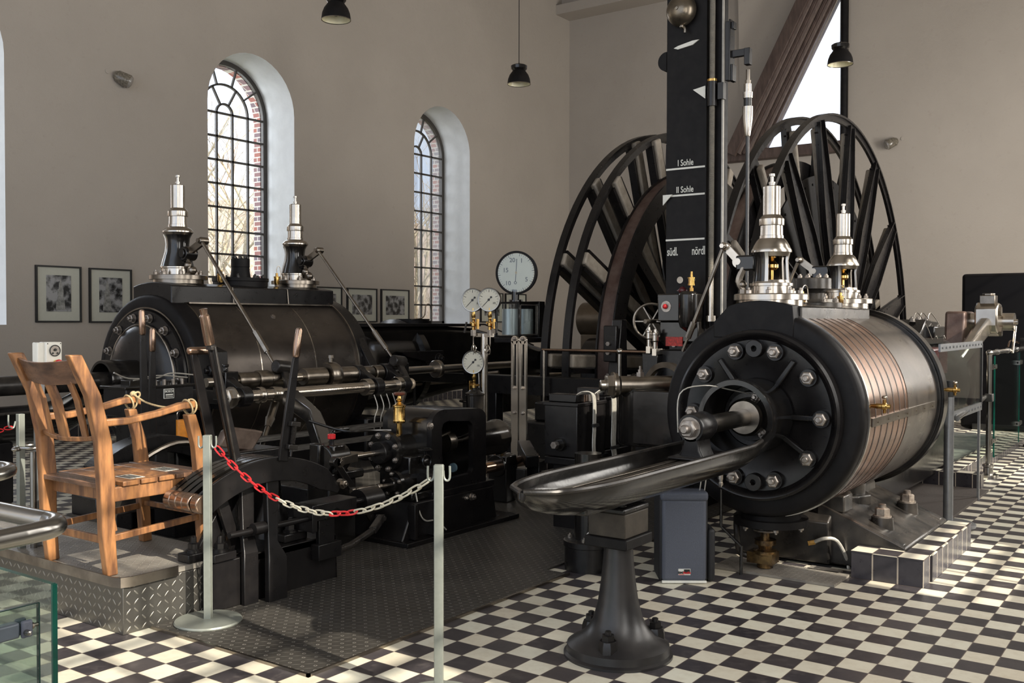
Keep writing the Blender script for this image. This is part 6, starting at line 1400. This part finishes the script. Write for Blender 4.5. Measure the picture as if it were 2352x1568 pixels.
# shaft and block right of the servo
bs_ = thing('bearing_block', 'black split bearing with oil cup right of the reversing engine', 'bearing', (2.6, 3.1, 0))
mb = M(); mb.bb(2.50, 2.66, 3.0, 3.2, .012, .42); mb.cyl((2.48, 3.1, .33), (2.68, 3.1, .33), .10, n=28); build('block', mb, 'black_gloss', bs_, bevel=.01)
mb = M(); mb.cyl((2.3, 3.1, .33), (3.1, 3.1, .33), .05, n=20); build('shaft', mb, 'brown_handle', bs_)
mb = M(); mb.cyl((2.54, 3.1, .42), (2.54, 3.1, .50), .012, n=8); mb.cyl((2.62, 3.1, .42), (2.62, 3.1, .50), .012, n=8); build('studs', mb, 'nut', bs_)
mb = M(); mb.cyl((2.58, 3.1, .43), (2.58, 3.1, .48), .012, n=8); mb.cyl((2.58, 3.1, .48), (2.58, 3.1, .53), .038, n=20); build('oil_cup', mb, 'brass', bs_)
mb = M(); mb.bar((2.70, 2.86, .36), (3.05, 3.2, .44), .11, .12, (0, 0, 1)); mb.bb(2.78, 2.92, 2.84, 2.98, .012, .36); build('rocker', mb, 'black', bs_, bevel=.01)

# ================================================================ CHAIR
ch = thing('armchair', 'worn honey-coloured wooden armchair on the podium, its back to the viewer', 'chair', (-1.24, 2.9, .28))
Z0 = .281
for y, s_ in ((2.63, -1), (3.19, 1)):
    sy = .027
    # back post: foot, seat joint, raked and curved top
    pf = [(-1.505, Z0), (-1.525, .50), (-1.53, .78), (-1.545, .98), (-1.60, 1.22), (-1.70, 1.43)]
    A, B, C, D = [], [], [], []
    for i, (x, z) in enumerate(pf):
        w = (.030, .037, .042, .040, .037, .034)[i]
        dx = -.02*s_*0
        for L_, a, b_ in ((A, -w, -sy), (B, w, -sy), (C, w, sy), (D, -w, sy)): L_.append((x+a, y+b_, z))
    mb = M(); mb.strip(A, B, C, D); build('back_post', mb, 'wood', ch, bevel=.008, seg=3)
    mb = M(); A, B, C, D = [], [], [], []
    for x, z, w in ((-.925, Z0, .030), (-.945, .60, .034), (-.95, .78, .037), (-.965, .90, .034), (-1.02, 1.08, .028)):
        for L_, a, b_ in ((A, -w, -.026), (B, w, -.026), (C, w, .026), (D, -w, .026)): L_.append((x+a, y+b_, z))
    mb.strip(A, B, C, D); build('front_leg', mb, 'wood', ch, bevel=.006)
    mb = M(); A, B, C, D = [], [], [], []
    for x, z, w, h in ((-1.535, 1.075, .018, .020), (-1.40, 1.075, .024, .018), (-1.22, 1.10, .026, .017), (-1.08, 1.13, .030, .018), (-1.0, 1.135, .034, .019), (-.965, 1.115, .028, .016)):
        for L_, a, b_ in ((A, -w, -h), (B, w, -h), (C, w, h), (D, -w, h)): L_.append((x, y+a, z+b_))
    mb.strip(A, B, C, D); build('armrest', mb, 'wood', ch, bevel=.007)
    mb = M(); mb.bb(-1.51, -.95, y-.015, y+.015, .66, .735); build('side_rail', mb, 'wood', ch, bevel=.004)
    mb = M(); mb.bar((-1.50, y, .47), (-.94, y, .50), .035, .022, (0, 0, 1)); build('side_stretcher', mb, 'wood', ch, bevel=.003)
mb = M(); mb.bb(-1.51, -1.485, 2.65, 3.17, .665, .735); build('back_rail', mb, 'wood', ch, bevel=.004)
mb = M(); mb.bb(-.965, -.94, 2.65, 3.17, .665, .735); build('front_rail', mb, 'wood', ch, bevel=.004)
mb = M(); mb.bb(-1.50, -1.48, 2.65, 3.17, .43, .47); build('cross_stretcher', mb, 'wood', ch, bevel=.003)
mb = M(); mb.bb(-.95, -.93, 2.65, 3.17, .50, .53); build('cross_stretcher', mb, 'wood', ch, bevel=.003)
for i in range(6):
    x0 = -1.555+i*.108; mb = M()
    if i == 0: mb.bb(x0+.03, x0+.10, 2.655, 3.165, .736, .762)
    else: mb.bb(x0, x0+.10, 2.60, 3.22, .736, .762)
    build('seat_slat', mb, 'wood_top' if i in (0, 4, 5) else 'wood', ch, bevel=.004)
mb = M(); mb.bb(-1.565, -1.46, 2.655, 3.165, .737, .764); build('seat_slat', mb, 'wood_top', ch, bevel=.004)
# notice sheets lying on the seat
for k, (x, y) in enumerate(((-1.33, 2.72), (-1.06, 2.80))):
    mb = M(); mb.bb(x-.045, x+.045, y-.07, y+.07, .7625, .7635); s_ = build('notice_sheet', mb, 'white'); tag(s_, 'printed notice sheet lying on the chair seat, %s' % ('nearer the backrest' if k == 0 else 'nearer the front edge'), 'paper')
    for j in range(3):
        mb = M(); mb.bb(x-.038+j*.026, x-.018+j*.026, y-.06, y+.06, .7635, .764); build('print_bar', mb, 'ink', s_)
mb = M(); rows = []
def back_x(z): 
    pf = [(.78, -1.53), (.98, -1.545), (1.22, -1.60), (1.43, -1.70)]
    for (za, xa), (zb, xb) in zip(pf, pf[1:]):
        if z <= zb: return xa+(xb-xa)*(z-za)/(zb-za)
    return pf[-1][1]
def curved_rail(z0, z1, th, sag, nm, m_, h0=0):
    A, B, C, D = [], [], [], []
    for i in range(15):
        t = i/14; y = 2.645+.53*t; bow = -sag*sin(PI*t); dz = -.018*sin(PI*t)
        for L_, z, dx in ((A, z0, -th/2), (B, z1, -th/2), (C, z1, th/2), (D, z0, th/2)): L_.append((back_x(z)+bow+dx, y, z+dz))
    mb = M(); mb.strip(A, B, C, D); build(nm, mb, m_, ch, bevel=.004, ang=50)
curved_rail(1.285, 1.405, .022, .045, 'crest_rail', 'wood_top')
curved_rail(.985, 1.01, .03, .035, 'lower_back_rail', 'wood')
for t, w in ((.17, .05), (.48, .088), (.77, .038)):
    A, B, C, D = [], [], [], []
    y = 2.645+.53*t
    for z in (.99, 1.10, 1.20, 1.30):
        bow = -.042*sin(PI*t)
        for L_, dy, dx in ((A, -w/2, -.008), (B, w/2, -.008), (C, w/2, .008), (D, -w/2, .008)): L_.append((back_x(z)+bow+dx, y+dy, z-.01))
    mb = M(); mb.strip(A, B, C, D); build('back_splat', mb, 'wood', ch, bevel=.003)
mb = M(); y = 2.66; mb.bar((-1.49, y, .65), (-1.46, y, .50), .02, .02); build('corner_brace', mb, 'wood', ch)
rp = M(); rp.tube([(-1.02, 2.63, 1.16), (-1.01, 2.75, 1.115), (-1.0, 2.91, 1.105), (-1.0, 3.07, 1.125), (-1.01, 3.17, 1.165)], .006, 8, 5)
for y in (2.63, 3.19):
    rp.torus((-1.03, y, 1.12), (1, 0, .3), .043, .0055, 22, 6); rp.torus((-1.01, y, 1.12), (1, .2, -.2), .043, .0055, 22, 6)
rp.sphere((-1.0, 3.19, 1.165), .02, 8); rp.torus((-.99, 3.17, 1.16), (0, 1, .4), .02, .006, 16, 6)
o = build('rope', rp, 'rope'); tag(o, 'thin sisal rope tied across the two armrests of the wooden chair', 'rope')

# ================================================================ BARRIER POSTS AND CHAIN
def barrier(x, y, label, base=True):
    t = thing('barrier_post', label, 'post', (x, y, 0.012))
    mb = M(); w = .019
    P = [(-w, -w), (-.006, -w), (-.006, -w+.006), (.006, -w+.006), (.006, -w), (w, -w), (w, w), (-w, w)]
    ca, sa = cos(.62), sin(.62)
    mb.prism([(x+a*ca-b_*sa*-1*-1, y+a*sa+b_*ca) for a, b_ in P], XY(), .02, 1.0); build('post', mb, 'grey_post', t, bevel=.002)
    mb = M(); mb.lathe((x, y, .012), (0, 0, 1), [(0, 0), (0, .172), (.006, .175), (.014, .17), (.018, .10), (.02, 0)], 64); build('base_disc', mb, 'grey_post', t)
    for s_ in (-1, 1):
        d = Vector((.58, -.81, 0))*s_; mb = M(); p = Vector((x, y, .975))
        mb.tube([p+d*.019, p+d*.022+Vector((0, 0, -.03)), p+d*.034+Vector((0, 0, -.042)), p+d*.046+Vector((0, 0, -.03)), p+d*.046+Vector((0, 0, .02))], .005, 8, 3); mb.obox(p+d*.02, d*.002, Vector((.81, .58, 0))*.012, (0, 0, .022)); build('hook', mb, 'grey_post', t)
    return t
barrier(-1.155, 2.29, 'grey-green barrier post with round base disc in front of the podium')
barrier(-1.249, .626, 'grey-green barrier post in the foreground centre, its base cut off below the picture')
chn = thing('barrier_chain', 'sagging red and cream plastic chain between the two grey-green posts', 'chain', (-1.2, 1.4, .7))
p0 = Vector((-1.128, 2.25, .935)); p1 = Vector((-1.265, .665, .935))
NL = 27
def cat(t): return p0+(p1-p0)*t+Vector((0, 0, -.235*4*t*(1-t)))
for i in range(NL):
    t = (i+.5)/NL; c = cat(t); d = (cat(min(1, (i+1)/NL))-cat(i/NL)); L = d.length; d.normalize()
    u = Vector((0, 0, 1)); s1 = d.cross(u).normalized(); s2 = s1.cross(d).normalized()
    a_ = s1*(.7 if i % 2 else -.7)+s2*.71; a_.normalize()
    hl, hw_ = L*.5+.001, .0125; pts = []
    for k in range(16):
        a = 2*PI*k/16; pts.append(c+d*(hl*(1 if cos(a) > 0 else -1)*(abs(cos(a))**.6))*1.18+a_*hw_*(1 if sin(a) > 0 else -1)*(abs(sin(a))**.6))
    mb = M(); mb.tube(pts, .0044, 7, closed=True); lk_ = build('link', mb, 'red' if i < 9 or 16 <= i < 19 else 'link', chn)
# ================================================================ RIGHT SIDE: pole, railing, glass, panel
pp = thing('grey_pole', 'thick round brushed grey barrier pole with black cap, right of the copper-banded cylinder', 'post', (3.72, -.36, 0))
PXX, PYY = 3.74, -.345
mb = M(); mb.cyl((PXX, PYY, .03), (PXX, PYY, 1.02), .036, n=36); build('pole', mb, 'alu', pp)
mb = M(); mb.cyl((PXX, PYY, 1.02), (PXX, PYY, 1.145), .037, n=36); mb.bb(PXX-.01, PXX+.01, PYY-.06, PYY-.03, 1.05, 1.12); build('black_cap', mb, 'ink', pp, bevel=.003)
mb = M(); mb.lathe((PXX-.0, PYY, .021), (0, 0, 1), [(0, 0), (0, .20), (.02, .20), (.025, .19), (.03, 0)], 56); build('base_disc', mb, 'alu', pp)
rl = thing('railing', 'polished pipe railing with clamped glass panels along the crank pit at the far right', 'railing', (6.65, -.13, 0))
for x in (6.65, 9.6):
    mb = M(); mb.cyl((x, -.13, .02), (x, -.13, 1.27), .026, n=24); mb.lathe((x, -.13, 0), (0, 0, 1), [(0, 0), (0, .10), (.03, .10), (.04, .05), (.10, .045), (.11, .055), (.13, .055), (.14, .03)], 28); build('post', mb, 'chrome', rl)
mb = M(); mb.tube([(6.65, -.13, 1.28), (10.0, -.13, 1.28)], .024, 16); mb.sphere((6.65, -.13, 1.28), .034, 10)
for x in (7.1, 7.7, 8.3): mb.torus((x, -.13, 1.28), (1, 0, 0), .025, .007, 20, 6)
build('top_rail', mb, 'chrome', rl)
for x0, x1 in ((6.95, 8.5), (8.56, 9.9)):
    mb = M(); mb.bb(x0, x1, -.136, -.126, .17, 1.24); gp = build('glass_panel', mb, 'panel_glass', rl)
    mb = M(); mb.bb(x0-.012, x0, -.138, -.124, .17, 1.24); build('glass_edge', mb, 'glass_edge', gp)
for x, z in ((6.8, 1.13), (6.8, .36), (8.5, 1.12), (8.5, .4)):
    mb = M(); mb.cyl((x-.14 if x < 7 else x-.1, -.13, z), (x+.10, -.13, z), .014, n=10); mb.cyl((x+.02, -.16, z), (x+.02, -.10, z), .022, n=16); mb.bb(x-.10, x-.06, -.16, -.10, z-.025, z+.025); mb.cyl((x+.17, -.15, z), (x+.17, -.11, z), .024, n=16); mb.cyl((x+.08, -.13, z), (x+.22, -.13, z), .009, n=8); build('glass_clamp', mb, 'chrome', rl)
mb = M(); mb.cyl((6.65, -.16, .82), (6.65, -.10, .82), .04, n=20); mb.bb(6.60, 6.70, -.17, -.10, .78, .86); build('rail_clamp', mb, 'ink', rl, bevel=.005)
mb = M(); mb.bb(9.05, 9.18, -.2, -.06, 1.27, 1.40); mb.cyl((9.1, -.13, 1.4), (9.1, -.13, 1.52), .014, n=10); o = build('oil_glass', mb, 'worn_iron', bevel=.006); tag(o, 'small oiler fixed on the railing at the right picture edge', 'oiler')
mb = M(); mb.tube([(8.6, 0, 1.30), (8.7, 0, 1.36), (8.9, 0, 1.37), (9.05, -.05, 1.34)], .010, 8, 4); mb2 = build('copper_pipe', mb, 'brown_handle', o)
pnl = thing('black_cabinet', 'large plain black metal cabinet standing against the far wall at the right', 'cabinet', (11.9, 0, 0))
mb = M(); mb.bb(11.4, 12.1, -1.2, 1.07, .02, 2.31); build('casing', mb, simple('satin_black_sheet', (.006, .0055, .0065), .45, 0, 1.5, var=.1, spec=.15), pnl, bevel=.05, seg=4)
mb = M(); mb.bb(11.38, 12.0, -.4, .9, 0, .09); build('plinth', mb, 'ink', pnl)
mb = M(); mb.bb(7.0, 7.35, .55, 1.3, .1, .7); o = build('bed_block', mb, 'black', bevel=.03); tag(o, 'dark bed casting below the crank at the far right', 'machine base')
dk = thing('floor_fitting', 'small black floor fitting with a bright pin beside the farther kerb', 'fitting', (8.1, -.42, 0))
mb = M(); mb.lathe((8.1, -.42, 0), (0, 0, 1), [(0, 0), (0, .15), (.04, .15), (.05, .08), (.16, .075), (.18, .05), (.18, 0)], 32); build('base', mb, 'black', dk)
mb = M(); mb.cyl((8.1, -.42, .18), (8.1, -.42, .26), .015, n=10); build('pin', mb, 'steel', dk)

# ================================================================ LEFT FOREGROUND: handrail, glass, stand
hl_ = thing('handrail', 'bent brushed steel handrail entering at the lower left corner', 'handrail', (-3.14, .25, 0))
mb = M(); mb.tube([(-3.17, 2.2, 1.12), (-3.155, .9, 1.12), (-3.142, .34, 1.12), (-3.138, .27, 1.12), (-3.148, .215, 1.12), (-3.185, .18, 1.12), (-3.25, .165, 1.12), (-3.36, .15, 1.12), (-4.1, .05, 1.12)], .0235, 24, 6); build('rail', mb, 'chrome', hl_)
mb = M(); mb.cyl((-3.17, 2.1, 0), (-3.17, 2.1, 1.12), .022, n=20); build('post', mb, 'chrome', hl_)
gl = thing('glass_balustrade', 'two greenish glass panels with grey clamps at the lower left corner', 'glass panel', (-3.14, .25, 0))
c1 = Vector((-2.802, .852, 0))
mb = M(); mb.bb(-3.142, -3.132, .252, 1.9, .05, .97); gp = build('glass_panel', mb, 'panel_glass', gl)
mb = M(); mb.bb(-3.143, -3.131, .246, .253, .05, .97); build('glass_edge', mb, 'glass_edge', gp)
mb = M(); mb.bb(-3.1425, -3.1315, .252, 1.9, .9695, .971); build('glass_top_edge', mb, 'glass_edge', gp)
d2 = Vector((-1, -.02, 0)).normalized(); c2 = Vector((-3.205, .197, 0)); n2 = Vector((-.02, 1, 0)).normalized()
mb = M(); mb.obox(c2+d2*.4+Vector((0, 0, .50)), d2*.4, n2*.005, (0, 0, .45)); gp2 = build('glass_panel', mb, 'panel_glass', gl)
mb = M(); mb.obox(c2+Vector((0, 0, .50)), d2*.0015, n2*.0052, (0, 0, .45)); mb.obox(c2+d2*.4+Vector((0, 0, .9505)), d2*.4, n2*.0052, (0, 0, .001)); build('glass_edge', mb, simple('dark_green_edge', (.01, .035, .03), .2), gp2)
# clamp
k0 = c2+d2*.035+Vector((0, 0, .900))
mb = M(); mb.obox(k0+d2*.10-n2*.0, d2*.085, n2*.014, (0, 0, .018)); cl_ = build('clamp_bar', mb, simple('slate_grey_paint', (.10, .12, .145), .4, .2), gl, bevel=.005)
mb = M(); mb.obox(k0+d2*.0-n2*.013, d2*.013, n2*.006, (0, 0, .020)); mb.obox(k0+d2*.0+n2*.014, d2*.013, n2*.006, (0, 0, .020)); build('clamp_jaw', mb, 'bag', cl_, bevel=.005)
mb = M(); mb.lathe(k0-n2*.019+d2*.004-Vector((0, 0, .006)), -n2, [(0, 0), (0, .007), (.006, .007), (.014, .005), (.017, 0)], 16); build('cap_nut', mb, 'chrome', cl_)
mb = M(); mb.cyl(k0-d2*.012, k0-d2*.035, .0045, n=8); mb.cyl(k0-d2*.018, k0-d2*.022, .008, n=10); build('bolt', mb, 'steel_dark', cl_)
ss = thing('socket_stand', 'slim post behind the armchair carrying a white box with round socket and red stop button', 'switch', (-1.34, 3.54, .28))
mb = M(); mb.bb(-1.385, -1.335, 3.56, 3.60, .282, 1.36); build('post', mb, 'alu', ss, bevel=.003)
bxm = M(); bxm.bb(-1.36, -1.262, 3.50, 3.58, 1.26, 1.475); bxm.bb(-1.40, -1.355, 3.52, 3.58, 1.26, 1.473); bx = build('socket_box', bxm, 'ivory', ss, bevel=.006)
mb = M(); mb.cyl((-1.308, 3.5, 1.425), (-1.308, 3.494, 1.425), .031, n=32); sk = build('socket_face', mb, 'nut', bx)
mb = M(); mb.torus((-1.308, 3.494, 1.425), (0, 1, 0), .031, .003, 32, 6); mb.cyl((-1.308, 3.493, 1.43), (-1.308, 3.488, 1.43), .008, n=10); mb.cyl((-1.322, 3.493, 1.41), (-1.322, 3.49, 1.41), .005, n=8); mb.cyl((-1.294, 3.493, 1.41), (-1.294, 3.49, 1.41), .005, n=8); build('socket_ring', mb, 'ink', sk)
for x in (-1.35, -1.272):
    mb = M(); mb.cyl((x, 3.5, 1.466), (x, 3.497, 1.466), .003, n=8); build('screw', mb, 'ink', bx)
mb = M(); mb.cyl((-1.296, 3.5, 1.345), (-1.296, 3.485, 1.345), .026, n=24); build('yellow_collar', mb, simple('yellow_plastic', (.8, .5, .02), .4), bx)
mb = M(); mb.lathe((-1.296, 3.485, 1.348), (0, -1, 0), [(0, 0), (0, .024), (.01, .026), (.02, .022), (.022, 0)], 24); build('stop_button', mb, 'red', bx)
hp_ = thing('hook_post', 'grey post with chain hook and steel pipe behind the handrail at the left edge', 'post', (-1.46, 3.6, .28))
mb = M(); mb.bb(-1.478, -1.442, 3.585, 3.62, .0, 1.06); build('post', mb, 'grey_post', hp_, bevel=.002)
mb = M(); mb.tube([(-1.49, 3.60, 1.02), (-1.50, 3.60, .985), (-1.515, 3.60, .985), (-1.53, 3.60, 1.0), (-1.53, 3.60, 1.06)], .005, 8, 3); build('hook', mb, 'grey_post', hp_)
ob = thing('ring_stand', 'steel pipe stand with open ring beside the hook post at the left edge', 'post', (-1.41, 3.62, 0))
mb = M(); mb.cyl((-1.415, 3.55, .0), (-1.415, 3.55, .84), .018, n=18); build('pipe', mb, 'chrome', ob)
mb = M(); mb.torus((-1.42, 3.55, .87), (0, 0, 1), .075, .010, 36, 8); mb.sphere((-1.51, 3.55, .865), .022, 8, (1.4, 1, .7)); build('ring', mb, 'chrome', ob)
mb = M(); mb.tube([(-3.0, 1.75, 1.12), (-2.84, 1.40, 1.12), (-2.775, 1.24, 1.12), (-2.775, 1.16, 1.12), (-2.82, 1.10, 1.12), (-2.90, 1.06, 1.12), (-3.2, .97, 1.12)], .021, 16, 5); o = build('far_handrail', mb, 'chrome'); tag(o, 'short curve of a farther steel handrail at the left picture edge', 'handrail')
rc_ = M(); 
for i in range(10):
    t = i/10; c = Vector((-1.53-.05*i, 3.60, .985-.012*i)); pts = [c+Vector((.026*cos(a), .008*(i % 2), .010*sin(a))) for a in [2*PI*k/10 for k in range(10)]]; rc_.tube(pts, .0035, 5, closed=True)
o = build('red_chain', rc_, 'red'); tag(o, 'end of a red plastic chain on the hook post at the left edge', 'chain')
